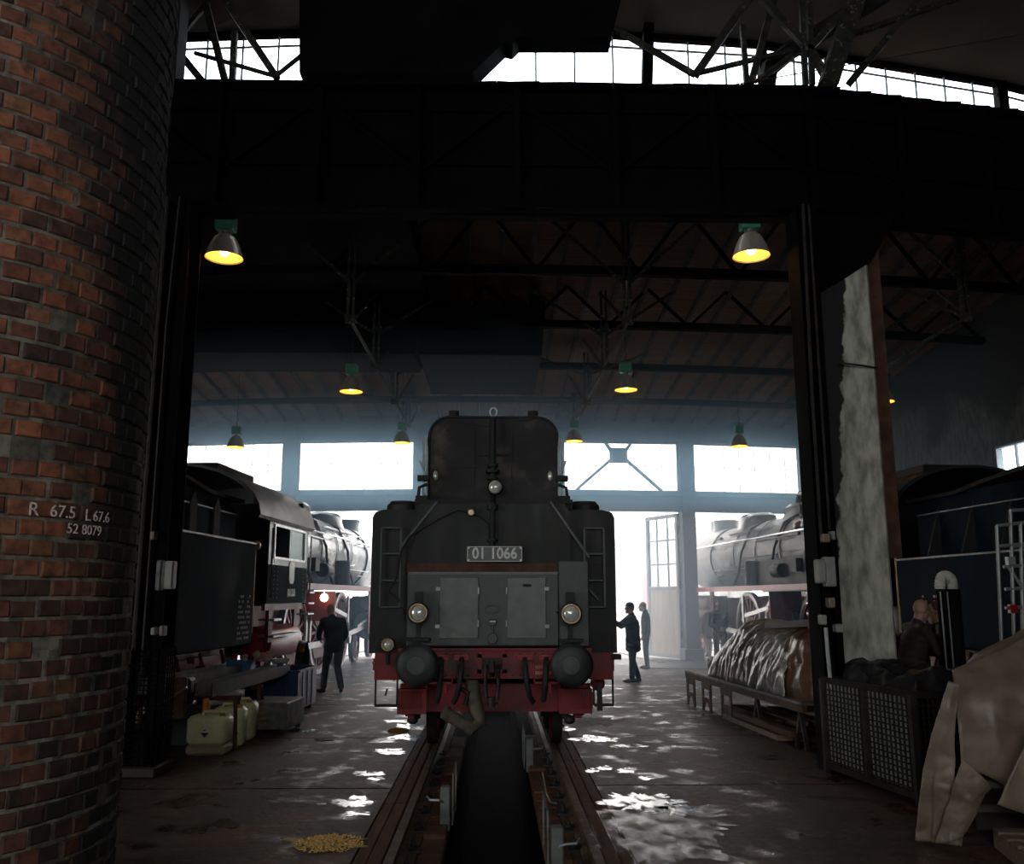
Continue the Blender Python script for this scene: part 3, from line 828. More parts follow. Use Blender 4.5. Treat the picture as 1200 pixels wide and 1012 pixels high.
for j in range(11): bw.box(-4.5 + 0.9 * j - 0.03, -4.5 + 0.9 * j + 0.03, -6.05, -5.95, 3.3, 5.9)
for z in (3.3, 4.2, 5.0, 5.9): bw.box(-4.5, 4.5, -6.05, -5.95, z - 0.03, z + 0.03)
struct(bw.build('window_%d' % n_w, M['mullion'], smooth=None))

# ---- great girder and its columns
gd = MB()
GZ0, GZ1 = 6.46, 8.11


def girder(p, q):
    p, q = Vector(p), Vector(q); d = (q - p).normalized(); L = (q - p).length; n = Vector((-d.y, d.x, 0))
    up = Vector((0, 0, 1))
    gd.bar(p + n * 0.2 + up * (GZ0 + GZ1) / 2, q + n * 0.2 + up * (GZ0 + GZ1) / 2, 0.05, GZ1 - GZ0)
    for z, h, w in ((GZ0 + 0.02, 0.04, 0.40), (GZ1 - 0.02, 0.04, 0.40)):
        gd.bar(p + n * 0.2 + up * z, q + n * 0.2 + up * z, w, h)
    for z, h in ((GZ0 + 0.22, 0.36), (GZ0 + 0.62, 0.03), (GZ1 - 0.2, 0.25)):
        gd.bar(p + n * 0.15 + up * z, q + n * 0.15 + up * z, 0.06, h)
    k = int(L / 1.15)
    for j in range(k + 1):
        c = p + d * (L * j / max(1, k)) + n * 0.12
        gd.bar(c + up * (GZ0 + 0.05), c + up * (GZ1 - 0.05), 0.08, 0.14)
        if j < k:
            c2 = p + d * (L * (j + 1) / k) + n * 0.12
            gd.bar(c + up * (GZ0 + (0.5 if j % 2 else 1.5)), c2 + up * (GZ0 + (1.5 if j % 2 else 0.5)), 0.03, 0.06)
    for j in range(int(L / 0.16)):
        for z in (GZ0 + 0.12, GZ0 + 0.34):
            c = p + d * (0.16 * j) + n * 0.12
            gd.raw([(c + d * a + up * (z + b) - n * (0.015 if (a == 0 and b == 0) else 0))[:] for a, b in ((0, 0), (-.018, 0), (0, -.018), (.018, 0), (0, .018))], [(0, 1, 2), (0, 2, 3), (0, 3, 4), (0, 4, 1)])


girder((-9.5, 10.1, 0), (3.9, 10.1, 0)); girder((3.9, 10.1, 0), (11.3, 11.4, 0))
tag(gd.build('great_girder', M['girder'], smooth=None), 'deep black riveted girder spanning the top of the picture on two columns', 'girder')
# ragged black sheeting edge lying along the girder
sh = MB()
for j in range(26):
    x = -2.2 + j * 0.42; y = 10.3 + max(0, x - 3.9) * 0.18
    sh.obox((x, y, GZ1 + 0.015 + rnd.uniform(0, 0.02)), (0.43, 0.3, 0.02), (rnd.uniform(-0.06, 0.06), rnd.uniform(-0.03, 0.03), 0))
for j in range(4):
    x = 7.2 + j * 0.7; y = 10.45 + (x - 3.9) * 0.18
    sh.prism([(x, GZ1), (x + 0.5, GZ1), (x + 0.6, GZ1 + 0.12)], y, y + 0.03)
tag(sh.build('sheet_strip', M['girder'], smooth=None), 'ragged strip of black sheeting lying along the top of the girder', 'sheeting')

# left column: riveted open steel column behind the brick stack
c = thing('steel_column', 'sooty riveted steel column behind the brick stack on the left', 'column', (-3.9, 10.15, 0))
b = MB(); b.box(-0.50, -0.08, -0.22, -0.19, 0, 6.46); b.box(-0.50, -0.08, 0.19, 0.22, 0, 6.46); b.box(-0.30, -0.26, -0.2, 0.2, 0, 6.46)
b.box(0.10, 0.32, -0.22, -0.19, 1.3, 6.46); b.box(0.10, 0.32, 0.19, 0.22, 1.3, 6.46); b.box(0.20, 0.23, -0.2, 0.2, 0, 6.46); b.box(-0.08, 0.1, -0.02, 0.02, 1.3, 6.46)
for z in [1.4 + 0.18 * j for j in range(26)]:
    for x in (-0.45, -0.13, 0.14, 0.28): b.raw([(x, -0.235, z), (x - 0.015, -0.22, z), (x, -0.22, z - 0.015), (x + 0.015, -0.22, z), (x, -0.22, z + 0.015)], [(0, 1, 2), (0, 2, 3), (0, 3, 4), (0, 4, 1)])
b.build('column_shaft', M['girder'], c, smooth=None)
b = MB(); b.cbox(-0.58, 0.38, -0.3, 0.3, 0, 0.12, 0.02); b.build('base_plate', M['iron'], c, smooth=None)
b = MB(); b.tube([(0.05, -0.26, 1.3), (0.05, -0.26, 6.46)], 0.03, 8); b.tube([(0.15, -0.27, 0.9), (0.15, -0.27, 4.9), (0.2, -0.27, 6.46)], 0.015, 6); b.build('conduit', M['iron'], c)
g = MB()
for j in range(13):
    x = -0.5 + j * 0.07; g.bar((x, -0.30, 0.12), (x, -0.30, 1.32), 0.012)
for j in range(24):
    z = 0.14 + j * 0.05; g.bar((-0.5, -0.30, z), (0.34, -0.30, z), 0.012)
for j in range(8):
    y = -0.30 + j * 0.07; g.bar((0.34, y, 0.12), (0.34, y, 1.32), 0.012)
for j in range(24): g.bar((0.34, -0.3, 0.14 + j * 0.05), (0.34, 0.25, 0.14 + j * 0.05), 0.012)
g.build('lattice_guard', M['girder'], c, smooth=None)

# right column: dark steel post and flaking white pillar
c = thing('steel_post', 'tall sooty steel post carrying switch boxes left of the white pillar', 'column', (3.71, 10.2, 0))
b = MB(); b.box(-0.11, 0.11, -0.2, -0.17, 0, 6.46); b.box(-0.11, 0.11, 0.17, 0.2, 0, 6.46); b.box(0.0, 0.04, -0.2, 0.2, 0, 6.46); b.box(-0.12, -0.09, -0.2, 0.2, 0, 6.46)
b.build('column_shaft', M['girder'], c, smooth=None)
b = MB(); b.tube([(-0.08, -0.24, 2.5), (-0.08, -0.24, 4.2), (-0.05, -0.24, 6.46)], 0.02, 6); b.tube([(0.02, -0.24, 2.6), (0.02, -0.24, 6.46)], 0.015, 6); b.build('conduit', M['iron'], c)
c = thing('painted_pillar', 'square pillar with flaking white paint and soot on its left side', 'column', (4.26, 10.42, 0))
b = MB(); b.cbox(-0.42, 0.24, -0.22, 0.3, 0, 6.45, 0.03); b.build('pillar_shaft', M['column_paint'], c, smooth=None)
b = MB(); b.prism([(-0.42, 6.45), (0.62, 6.45), (0.28, 5.85), (-0.10, 5.6), (-0.44, 5.4)], -0.24, 0.28); b.build('bracket', M['girder'], c, smooth=None)
b = MB(); b.box(0.26, 0.38, -0.1, 0.14, 2.3, 6.44); b.box(0.25, 0.42, -0.12, -0.09, 2.3, 6.44)
b.build('rusty_channel', M['rust'], c, smooth=None)
w = MB(); w.tube([at(985, 425, 10.1), at(1010, 428, 10.1), at(1028, 431, 10.2)], 0.012, 6)
w.build('loose_wire', M['iron'], c, world=True)

# ---- smoke ducts hung under the roofs
d1 = MB(); d1.box(-9, at(490, 300, 16).x, 13.2, 19.0, 8.05, 9.3); 
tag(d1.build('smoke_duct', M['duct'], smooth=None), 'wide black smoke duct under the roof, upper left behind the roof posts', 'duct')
d2 = MB(); d2.box(-9, at(486, 400, 19.1).x, 19.1, 20.8, at(300, 413, 19.1).z, 8.5)
tag(d2.build('smoke_duct', M['duct'], smooth=None), 'long black smoke duct running left below the roof above the left locomotive', 'duct')
d3 = MB()
xa, xb = at(491, 400, 19.1).x, at(640, 400, 19.1).x; za = at(600, 416, 19.1).z
d3.raw([(xa, 19.1, za), (xb - 0.1, 19.1, za), (xb - 0.1, 23, za), (xa, 23, za), (xa, 19.1, 8.36), (xb, 19.1, 8.36), (xb, 23, 7.9), (xa, 23, 7.9)],
       [(0, 3, 2, 1), (4, 5, 6, 7), (0, 1, 5, 4), (1, 2, 6, 5), (2, 3, 7, 6), (3, 0, 4, 7)])
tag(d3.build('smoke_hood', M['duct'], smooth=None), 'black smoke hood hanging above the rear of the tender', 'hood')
d4 = MB()
pl = [(555, 104), (592, 68), (600, 70), (608, 62), (713, 62), (729, -5), (742, -90), (358, -90), (358, 104)]
d4.prism([(at(a, b_, 11.5).x, at(a, b_, 11.5).z) for a, b_ in pl], 11.1, 11.5)
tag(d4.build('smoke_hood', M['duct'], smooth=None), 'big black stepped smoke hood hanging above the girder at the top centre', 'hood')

# ---- roof trusses in front of the clerestory windows


def truss(name, label, bars, Y, cat='truss'):
    root = thing(name, label, cat, (at(bars[0][0], bars[0][1], Y).x, Y, 8.0))
    for (x0, y0, x1, y1, w, *dd) in bars:
        ya = Y + (dd[0] if dd else 0); yb = Y + (dd[1] if len(dd) > 1 else (dd[0] if dd else 0))
        MB().bar(at(x0, y0, ya), at(x1, y1, yb), w / 88.0, w / 88.0).build('brace', M['truss'], root, world=True, smooth=None)
    return root


truss('roof_truss', 'dark lattice roof truss crossing the clerestory windows right of the hood', [
    (700, 22, 815, 88, 6), (815, 88, 905, -40, 9), (817, 86, 945, 55, 5), (870, 30, 875, 98, 6), (880, 98, 912, -20, 8),
    (885, 96, 930, 62, 4), (889, 96, 938, 60, 4)], 11.2)
truss('roof_truss', 'heavy meeting point of dark truss bars above the right column', [
    (885, -10, 948, 58, 8), (948, 58, 1010, -10, 8), (938, -20, 944, 100, 6), (947, -20, 952, 100, 6), (948, 56, 968, 90, 8),
    (995, 98, 1085, -10, 8), (1000, 40, 1140, -8, 6)], 11.0)
truss('roof_strut', 'thick leaning roof strut above the right column', [(970, 100, 1012, -30, 20)], 10.8, 'strut')
truss('roof_truss', 'dark lattice roof truss crossing the small clerestory opening at the upper left', [
    (250, -20, 325, 92, 8), (228, 62, 325, 90, 4), (275, 38, 272, 100, 7), (235, -20, 265, 100, 8), (322, 90, 362, 58, 4), (205, 50, 258, -15, 5), (192, 40, 245, 105, 8)], 11.2)
MB_ = MB(); MB_.bar(at(760, 30, 11.95), at(758, 100, 11.95), 0.15)
struct(MB_.build('clerestory_post', M['girder'], smooth=None))
b = MB(); b.tube([at(898, 102, 11.6), at(902, 80, 11.6), at(925, 60, 11.6), at(1040, -10, 10.8)], 0.13, 8)
tag(b.build('vent_pipe', M['soot']), 'thick sooty pipe leaning up from the right end of the clerestory', 'pipe')
b = MB(); b.tube([at(855, 100, 11.2), at(1200, 40, 10.6), at(1300, 20, 10.4)], 0.008, 5)
tag(b.build('stay_wire', M['iron']), 'thin stay wire rising to the right in front of the clerestory windows', 'wire')
b = MB(); b.box(-5.2, at(214, 70, 10.8).x, 10.6, 10.9, GZ1, 10.6); struct(b.build('upper_pier', M['soot'], smooth=None))

# ---- hanging posts with V braces under the low roof, two rows


def hanger(x, y, zb, label, sc=1.0):
    root = thing('roof_hanger', label, 'roof post', (x, y, zb), 0, 'braced hanging posts under the low roof')
    zt = ceil_z(y) - 0.1
    b = MB(); b.bar((-0.05, 0, 0), (-0.05, 0, zt - zb), 0.045, 0.09); b.bar((0.05, 0, 0), (0.05, 0, zt - zb), 0.045, 0.09); b.obox((0, 0, 0.9), (0.2, 0.03, 0.2)); b.obox((0, 0, 0.05), (0.2, 0.03, 0.16))
    b.build('post', M['truss'], root, smooth=None)
    for s in (-1, 1):
        MB().bar((s * 0.06, 0, 0.75), (s * 1.55, 0, zt - zb), 0.055).build('v_brace', M['truss'], root, smooth=None)
        MB().bar((s * 0.05, 0, 0.05), (s * 0.3, 1.55, 1.1), 0.045).build('v_brace', M['truss'], root, smooth=None)
    if y < 24:
        MB().bar((0, 0, 0.02), (0.04 * (1 if x < 0 else -1), 3.2, 0.06), 0.05).build('bottom_tie', M['truss'], root, smooth=None)


for sx, nm in ((-2.56, 'left'), (2.33, 'right')):
    for j, y in enumerate((15.2, 18.4, 21.9, 25.0)):
        hanger(sx * (1 - 0.01 * j), y, 6.62, 'peeling braced roof post in the %s row, %s' % (nm, ('just behind the girder', 'second behind the girder', 'third behind the girder', 'farthest, above the far windows')[j]))
for sx, nm in ((8.0, 'right'),):
    for j, y in enumerate((14.5, 18.5)):
        hanger(sx, y, 6.5, 'braced roof post in the bay right of the white pillar, %s' % ('nearer one' if j == 0 else 'farther one'))

# ---- brick stack at the left edge
stack = thing('brick_chimney', 'round red brick chimney stack with soot and chalk marks at the left edge', 'chimney', (-2.53, 4.02, 0))
RB = 0.885


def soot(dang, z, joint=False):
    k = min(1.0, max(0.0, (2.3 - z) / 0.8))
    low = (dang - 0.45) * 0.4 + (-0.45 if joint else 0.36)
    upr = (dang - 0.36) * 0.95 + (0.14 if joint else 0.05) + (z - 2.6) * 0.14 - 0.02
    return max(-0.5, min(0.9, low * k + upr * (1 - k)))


core = MB(); core.lathe([(RB - 0.006, 9.9 * k / 60) for k in range(61)], seg=96)
co = core.build('mortar_core', M['mortar_s'], stack, smooth=60, recalc=False)
camd = math.atan2(-4.02, 2.53)
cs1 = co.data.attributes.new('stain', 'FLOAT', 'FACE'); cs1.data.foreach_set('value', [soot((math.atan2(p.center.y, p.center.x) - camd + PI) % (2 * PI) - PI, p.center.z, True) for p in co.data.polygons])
ct1 = co.data.attributes.new('tone', 'FLOAT', 'FACE'); ct1.data.foreach_set('value', [rnd.random() for p in co.data.polygons])
bk = MB(); tone = []; stain = []
rows = int(9.9 / 0.077); nb = int(2 * PI * RB / 0.104)
cam_dir = math.atan2(-4.02, 2.53)
for i in range(rows):
    z0 = i * 0.077 + 0.006; z1 = z0 + 0.063
    for j in range(nb):
        w = 2 * PI / nb
        a0 = (j + (0.5 if i % 2 else 0) + rnd.uniform(-0.05, 0.05)) * w; a1 = a0 + w * rnd.uniform(0.90, 0.95)
        am = (a0 + a1) / 2; dang = (am - cam_dir + PI) % (2 * PI) - PI
        if abs(dang) > 2.0 and i > 1: continue
        o = rnd.uniform(-0.003, 0.007) + (rnd.random() < 0.04) * -0.012
        r1 = RB + o; r0 = RB - 0.02; ca = 0.006 / RB; cz = 0.006
        jz = rnd.uniform(-0.003, 0.003)
        vs = []
        for rr, e, ez in ((r0, 0, 0), (r1 - 0.006, 0, 0), (r1, ca, cz)):
            for a, z in ((a0 + e, z0 + ez + jz), (a1 - e, z0 + ez + jz), (a1 - e, z1 - ez + jz), (a0 + e, z1 - ez + jz)):
                vs.append((rr * math.cos(a), rr * math.sin(a), z))
        fs = [(8, 9, 10, 11)] + [(q * 4 + k, q * 4 + (k + 1) % 4, (q + 1) * 4 + (k + 1) % 4, (q + 1) * 4 + k) for q in (0, 1) for k in range(4)]
        bk.raw(vs, fs)
        t = rnd.random()
        tone += [t] * len(fs)
        # soot share: grows round to the right and with height
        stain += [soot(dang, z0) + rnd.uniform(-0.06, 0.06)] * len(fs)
o = bk.build('brickwork', M['brick'], stack, smooth=None, recalc=False)
at1 = o.data.attributes.new('tone', 'FLOAT', 'FACE'); at1.data.foreach_set('value', tone)
at2 = o.data.attributes.new('stain', 'FLOAT', 'FACE'); at2.data.foreach_set('value', stain)


def on_stack(px_, py_):
    d = ray(px_, py_); cx, cy = -2.53, 4.02; r_ = RB + 0.012
    a = d.x ** 2 + d.y ** 2; b = -2 * (d.x * cx + d.y * cy); cc = cx * cx + cy * cy - r_ * r_
    t = (-b - math.sqrt(b * b - 4 * a * cc)) / (2 * a)
    return Vector((0, 0, EYE)) + d * t


def chalk(s, px_, py_, size, name):
    p = on_stack(px_, py_); n = Vector((p.x + 2.53, p.y - 4.02, 0)).normalized()
    x = Vector((-n.y, n.x, 0))
    m = MB(); text(m, s, (0, 0, 0), (1, 0, 0), (0, 0, 1), size, 0.001, 0.0)
    # wrap the flat lettering round the stack
    th0 = math.atan2(n.y, n.x); out = []
    for v in m.v:
        th = th0 + v[0] / (RB + 0.009); out.append(((RB + 0.009 - v[1]) * math.cos(th) - 2.53, (RB + 0.009 - v[1]) * math.sin(th) + 4.02, p.z + v[2]))
    m.v = out
    m.build(name, M['chalk'], stack, world=True, smooth=None)


chalk('R', 40, 597, 0.075, 'chalk_lettering'); chalk('67.5', 75, 600, 0.070, 'chalk_lettering'); chalk('L', 104, 604, 0.070, 'chalk_lettering')
chalk('67.6', 120, 606, 0.062, 'chalk_lettering'); chalk('52 8079', 101, 621, 0.058, 'chalk_lettering')

# ================================================================== OUTSIDE
for k, nm in ((-1, 'left stall'), (0, 'middle stall'), (1, 'open doorway right of the tender'), (2, 'right stall')):
    for s in (-1, 1):
        a = frame_at(k, 49.2) @ Vector((s * 0.7535, 0, 0)); b_ = frame_at(k, 8) @ Vector((s * 0.7535 * 0.9, 0, 0))
        rail_at(a.x, a.y, b_.x, b_.y, 'yard rail outside the %s, %s of the pair' % (nm, 'left' if s < 0 else 'right'), 0.01)
tr = random.Random(5)
for i, (x, y, h, w) in enumerate(((7.0, 62, 6.0, 3.2), (12.5, 64, 7.0, 3.6), (16.5, 66, 5.6, 4.0), (1, 95, 8, 7), (20, 88, 9, 6), (-8, 80, 7, 6), (22.5, 68, 6.5, 4))):
    root = thing('tree', 'misty tree beyond the yard, ' + ('nearest the door leaf', 'behind the far end of the grey boiler', 'half hidden by the grey boiler', 'broad one on the horizon', 'tall one at far right', 'left of the tender', 'behind the right stall')[i], 'tree', (x, y, -0.02), 0, 'trees beyond the yard')
    MB().tube([(0, 0, 0), (0.1, 0, h * 0.5), (0, 0.1, h * 0.8)], [0.25, 0.18, 0.06], 8).build('trunk', M['wood'], root)
    f = MB()
    for j in range(150):
        v = Vector((tr.gauss(0, 1), tr.gauss(0, 1), tr.gauss(0, 1))).normalized() * (tr.random() ** 0.4)
        c_ = (v.x * w * 0.6, v.y * w * 0.6, h * 0.66 + v.z * h * 0.36)
        f.ell(c_, (tr.uniform(.25, .5) * w * 0.3, tr.uniform(.25, .5) * w * 0.3, tr.uniform(.2, .4) * w * 0.3), (tr.uniform(-1, 1), tr.uniform(-1, 1), 0), 6, 4)
    f.build('foliage', M['foliage'], root, smooth=None)
sh_ = thing('yard_shed', 'long low shed across the yard seen through the open doorway', 'building', (16, 100, -0.02))
MB().box(-10, 10, -3, 3, 0, 3.6).build('shed_wall', M['brickfar'], sh_, smooth=None)
MB().prism([(-10.5, 3.6), (10.5, 5.2), (10.5, 5.4), (-10.5, 3.8)], -3.6, 3.6).build('shed_roof', M['roof'], sh_, smooth=None)
m_ = MB(); [m_.box(-9 + 2.4 * j, -7.6 + 2.4 * j, -3.06, -2.98, 1.2, 2.6) for j in range(8)]; m_.build('shed_window', M['label_black'], sh_, smooth=None)
sg = MB(); sg.bar((0, 0, -0.95), (0, 0, 4.2), 0.1); sg.obox((0, -0.1, 4.05), (1.4, 0.1, 0.55))
sg.v = [(v[0] + at(851, 619, 40).x, v[1] + 40, v[2] + at(851, 619, 40).z - 4.05) for v in sg.v]
tag(sg.build('yard_sign', M['pier'], smooth=None), 'small dark rectangular board on a post above the grey boiler outside', 'sign')

wg = thing('freight_wagon', 'hazy red wagon end with a white disc outside the open doorway', 'wagon', (8.0, 44, 0))
b = MB(); b.box(-0.9, 0.9, 0, 4, 0.95, 1.25); b.box(-0.85, -0.6, 0, 0.1, 1.2, 3.0); b.box(0.6, 0.85, 0, 0.1, 1.2, 3.0); b.box(-0.3, -0.15, 0, 0.1, 1.2, 2.6); b.build('wagon_frame', M['redrim'], wg, smooth=None)
MB().box(-0.8, 0.8, 0.1, 4, 1.3, 3.1).build('wagon_body', M['doorframe'], wg, smooth=None)
MB().cyl((0.25, -0.08, 2.2), (0.25, 0, 2.2), 0.28, 20).build('white_disc', M['white'], wg)
for s in (-1, 1):
    MB().cyl((s * 0.6, -0.4, 1.05), (s * 0.6, 0, 1.05), 0.2, 16).build('buffer', M['redrim'], wg)
    for y in (0.7, 3.2): MB().cyl((s * 0.7, y, 0.48), (s * 0.82, y, 0.48), 0.5, 24).build('wheel', M['iron'], wg)

# ================================================================== TENDER IN THE MIDDLE
FY = 11.0


def X(px_, Y=FY): return at(px_, 700, Y).x
def Z(py_, Y=FY): return at(590, py_, Y).z


T = thing('locomotive_tender', 'black oil tender numbered 01 1066 with red buffer beam, standing over the pit', 'tender', (0, FY, 0))
b = MB()
b.prism([(X(434), Z(765)), (X(434), Z(606)), (X(437), Z(600)), (X(447), Z(597)), (X(707), Z(597)), (X(719), Z(600)), (X(722), Z(606)), (X(722), Z(765))], FY, 18.6)
b.build('water_tank', M['tender'], T, world=True, smooth=None)
for a, c_ in ((447, 485), (671, 708)):
    b = MB(); xm = (X(a) + X(c_)) / 2; rr = (X(c_) - X(a)) / 2
    b.cyl((xm, 11.35, Z(612)), (xm, 11.35, Z(590, 11.35)), rr, 24, 0.03); b.cyl((xm, 11.35, Z(590, 11.35)), (xm, 11.35, Z(588, 11.35)), rr * 0.8, 24)
    b.build('tank_filler', M['tender'], T, world=True)
# upper oil tank with rounded shoulders
Y2 = 11.2
prof = [(X(500, Y2), Z(592, Y2)), (X(500, Y2), Z(512, Y2))]
cr_ = X(524, Y2) - X(500, Y2)
for j in range(1, 9):
    a = R(180 - 90 * j / 8); prof.append((X(524, Y2) + cr_ * math.cos(a), Z(512, Y2) + cr_ * math.sin(a) * 1.02))
for j in range(0, 9):
    a = R(90 - 90 * j / 8); prof.append((X(631, Y2) + cr_ * math.cos(a), Z(512, Y2) + cr_ * math.sin(a) * 1.02))
prof.append((X(655, Y2), Z(592, Y2)))
b = MB(); b.prism(prof, Y2, 17.6); b.build('oil_tank', M['tank'], T, world=True, smooth=30)
b = MB()                                              # rim bead, seams and rivets on the oil tank end
b.tube([(p[0], Y2 - 0.005, p[1]) for p in prof], 0.018, 6)
for px_ in (527, 628): b.cyl((X(px_), 11.6, Z(490, 11.6)), (X(px_), 11.6, Z(482, 11.6)), 0.07, 10)
b.bar((X(528), Y2 - 0.01, Z(545)), (X(560), Y2 - 0.01, Z(545)), 0.02, 0.012)
b.bar((X(522), Y2 - 0.01, Z(489)), (X(575), Y2 - 0.03, Z(497)), 0.012); b.bar((X(600), Y2 - 0.01, Z(488)), (X(625), Y2 - 0.01, Z(488)), 0.03)
b.bar((X(560), Y2 - 0.03, Z(530)), (X(594), Y2 - 0.03, Z(530)), 0.03); b.bar((X(600), Y2 - 0.01, Z(500)), (X(600), Y2 - 0.01, Z(585)), 0.012)
b.bar((X(554), Y2 - 0.01, Z(500)), (X(554), Y2 - 0.01, Z(585)), 0.012)
b.build('tank_fittings', M['black'], T, world=True)
b = MB(); b.tube([(X(577) + 0.045 * math.cos(R(a)), 11.3, Z(483, 11.3) + 0.055 * math.sin(R(a))) for a in range(0, 361, 30)], 0.012, 6, cap=False)
b.build('lifting_ring', M['steel'], T, world=True)
b = MB(); b.bar((X(484), FY - 0.03, Z(588)), (X(672), FY - 0.03, Z(588)), 0.05, 0.05); b.box(X(484), X(672), FY, Y2 + 0.1, Z(598), Z(589))
b.build('tank_ledge', M['black'], T, world=True, smooth=None)
b = MB(); b.prism([(X(485), Z(672)), (X(485), Z(600)), (X(492), Z(590)), (X(662), Z(590)), (X(668), Z(600)), (X(668), Z(672))], FY - 0.05, FY + 0.02)
b.build('end_panel', M['tender'], T, world=True, smooth=None)
b = MB(); b.box(X(477), X(655), FY - 0.10, FY, Z(671), Z(660)); b.build('rusty_strip', M['rust'], T, world=True, smooth=None)
for pts in ([(512, 588), (470, 640)], [(645, 588), (690, 653)]):
    MB().bar(at(*pts[0], FY - 0.08), at(*pts[1], FY - 0.08), 0.045, 0.03).build('diagonal_stay', M['cabinet'], T, world=True, smooth=None)
# side rails with bright edges beside the oil tank
for s in (0, 1):
    a = (lambda p: p) if s == 0 else (lambda p: 1154 - p)
    b = MB()
    for q in (494, 498): b.tube([(X(a(q), 11.15), 11.15, Z(586, 11.15)), (X(a(q), 11.15), 11.15, Z(530, 11.15)), (X(a(q - 1.5), 11.15), 11.15, Z(512, 11.15))], 0.014, 6)
    for k in range(4): b.bar((X(a(493), 11.15), 11.15, Z(528 + 14 * k, 11.15)), (X(a(499), 11.15), 11.15, Z(524 + 14 * k, 11.15)), 0.018)
    b.tube([(X(a(495)), 11.12, Z(555)), (X(a(488)), 11.12, Z(538)), (X(a(494)), 11.12, Z(546))], 0.012, 6)
    b.build('handrail', M['alu'], T, world=True)
    b = MB(); b.box(min(X(a(486)), X(a(500))), max(X(a(486)), X(a(500))), 11.05, 11.2, Z(562), Z(556)); b.box(min(X(a(484)), X(a(499))), max(X(a(484)), X(a(499))), 11.05, 11.2, Z(585), Z(580)); b.tube([(X(a(487)), 11.1, Z(583)), (X(a(488)), 11.1, Z(570)), (X(a(498)), 11.1, Z(566))], 0.02, 6)
    b.build('bracket', M['black'], T, world=True)
    b = MB(); xm = X(a(507)); zm = Z(555)
    b.ell((xm, Y2 - 0.02, zm), (0.032, 0.02, 0.062), seg=12); b.build('marker_reflector', M['lens'], T, world=True)
    # ladder frame on the corner
    b = MB(); l, r_ = X(a(446)), X(a(469)); yy = FY - 0.07
    if l > r_: l, r_ = r_, l
    for x in (l, r_): b.bar((x, yy, Z(711)), (x, yy, Z(619)), 0.025)
    for p in (619, 649, 680, 711): b.bar((l, yy, Z(p)), (r_, yy, Z(p)), 0.025, 0.02)
    for x in (l, r_):
        for p in (630, 700): b.bar((x, yy, Z(p)), (x, FY, Z(p)), 0.02)
    if s: b.bar((l, yy, Z(685)), (r_ - 0.08, yy, Z(702)), 0.02)
    b.build('ladder', M['cabinet'], T, world=True, smooth=None)
# central pipe, valve, headlamp on top
b = MB(); b.tube([(X(577), 10.92, Z(640)), (X(577), 10.92, Z(590)), (X(577), 11.08, Z(575)), (X(577), 11.08, Z(500)), (X(577), 11.1, Z(488))], 0.033, 10)
for p in (545, 552, 560, 594, 597, 634): b.cyl((X(577), 11.06 if p < 580 else 10.92, Z(p + 1)), (X(577), 11.06 if p < 580 else 10.92, Z(p - 2)), 0.07 if p != 552 else 0.09, 10)
b.build('standpipe', M['black'], T, world=True)
b = MB(); b.lathe([(0.0, -0.12), (0.085, -0.10), (0.10, -0.02), (0.09, 0.0)], (X(580), 10.85, Z(572)), (0, -1, 0), 20); b.build('top_headlamp', M['black'], T, world=True)
b = MB(); b.ell((X(580), 10.86, Z(572)), (0.083, 0.05, 0.083)); b.build('headlamp_glass', M['lens'], T, world=True)
b = MB(); b.tube([at(*p, 10.90) for p in ((574, 636), (572, 612), (563, 605), (553, 601), (536, 597), (512, 609), (480, 628), (470, 645), (463, 680), (455, 692), (464, 698), (468, 705))], 0.010, 6)
b.tube([(X(582), 10.9, Z(640)), (X(583), 10.9, Z(620)), (X(578), 10.92, Z(600))], 0.01, 6)
b.build('electric_cable', M['black'], T, world=True)
b = MB(); b.cyl(at(552, 600, 10.92), at(552, 600, 10.84), 0.042, 14, 0.008); b.build('cable_lamp', M['brass'], T, world=True)  # small lamp, its yellow light put into the brass colour
# number plate
b = MB(); b.cbox(X(546, 10.9), X(613, 10.9), 10.88, 10.92, Z(659, 10.9), Z(639, 10.9), 0.012)
np_ = b.build('number_plate', M['plate'], T, world=True, smooth=None)
b = MB(); text(b, '01 1066', ((X(546, 10.9) + X(613, 10.9)) / 2, 10.876, Z(649, 10.9) + 0.002), (1, 0, 0), (0, 0, 1), 0.185, 0.004, 0.004)
w0 = min(v[0] for v in b.v); w1 = max(v[0] for v in b.v); xm = (w0 + w1) / 2; k = (X(606, 10.9) - X(553, 10.9)) / (w1 - w0)
b.v = [(xm + (v[0] - xm) * k, v[1], v[2]) for v in b.v]
b.build('numerals', M['letter'], np_, world=True, smooth=None)
b = MB()
for a in (549, 610):
    for p in (642, 656): b.cyl((X(a, 10.9), 10.885, Z(p, 10.9)), (X(a, 10.9), 10.868, Z(p, 10.9)), 0.012, 8)
x0, x1, z0, z1 = X(547.5, 10.9), X(611.5, 10.9), Z(657.5, 10.9), Z(640.5, 10.9)
for p, q in (((x0, z0), (x1, z0)), ((x1, z0), (x1, z1)), ((x1, z1), (x0, z1)), ((x0, z1), (x0, z0))): b.bar((p[0], 10.877, p[1]), (q[0], 10.877, q[1]), 0.008)
b.build('plate_rim', M['letter'], np_, world=True, smooth=None)
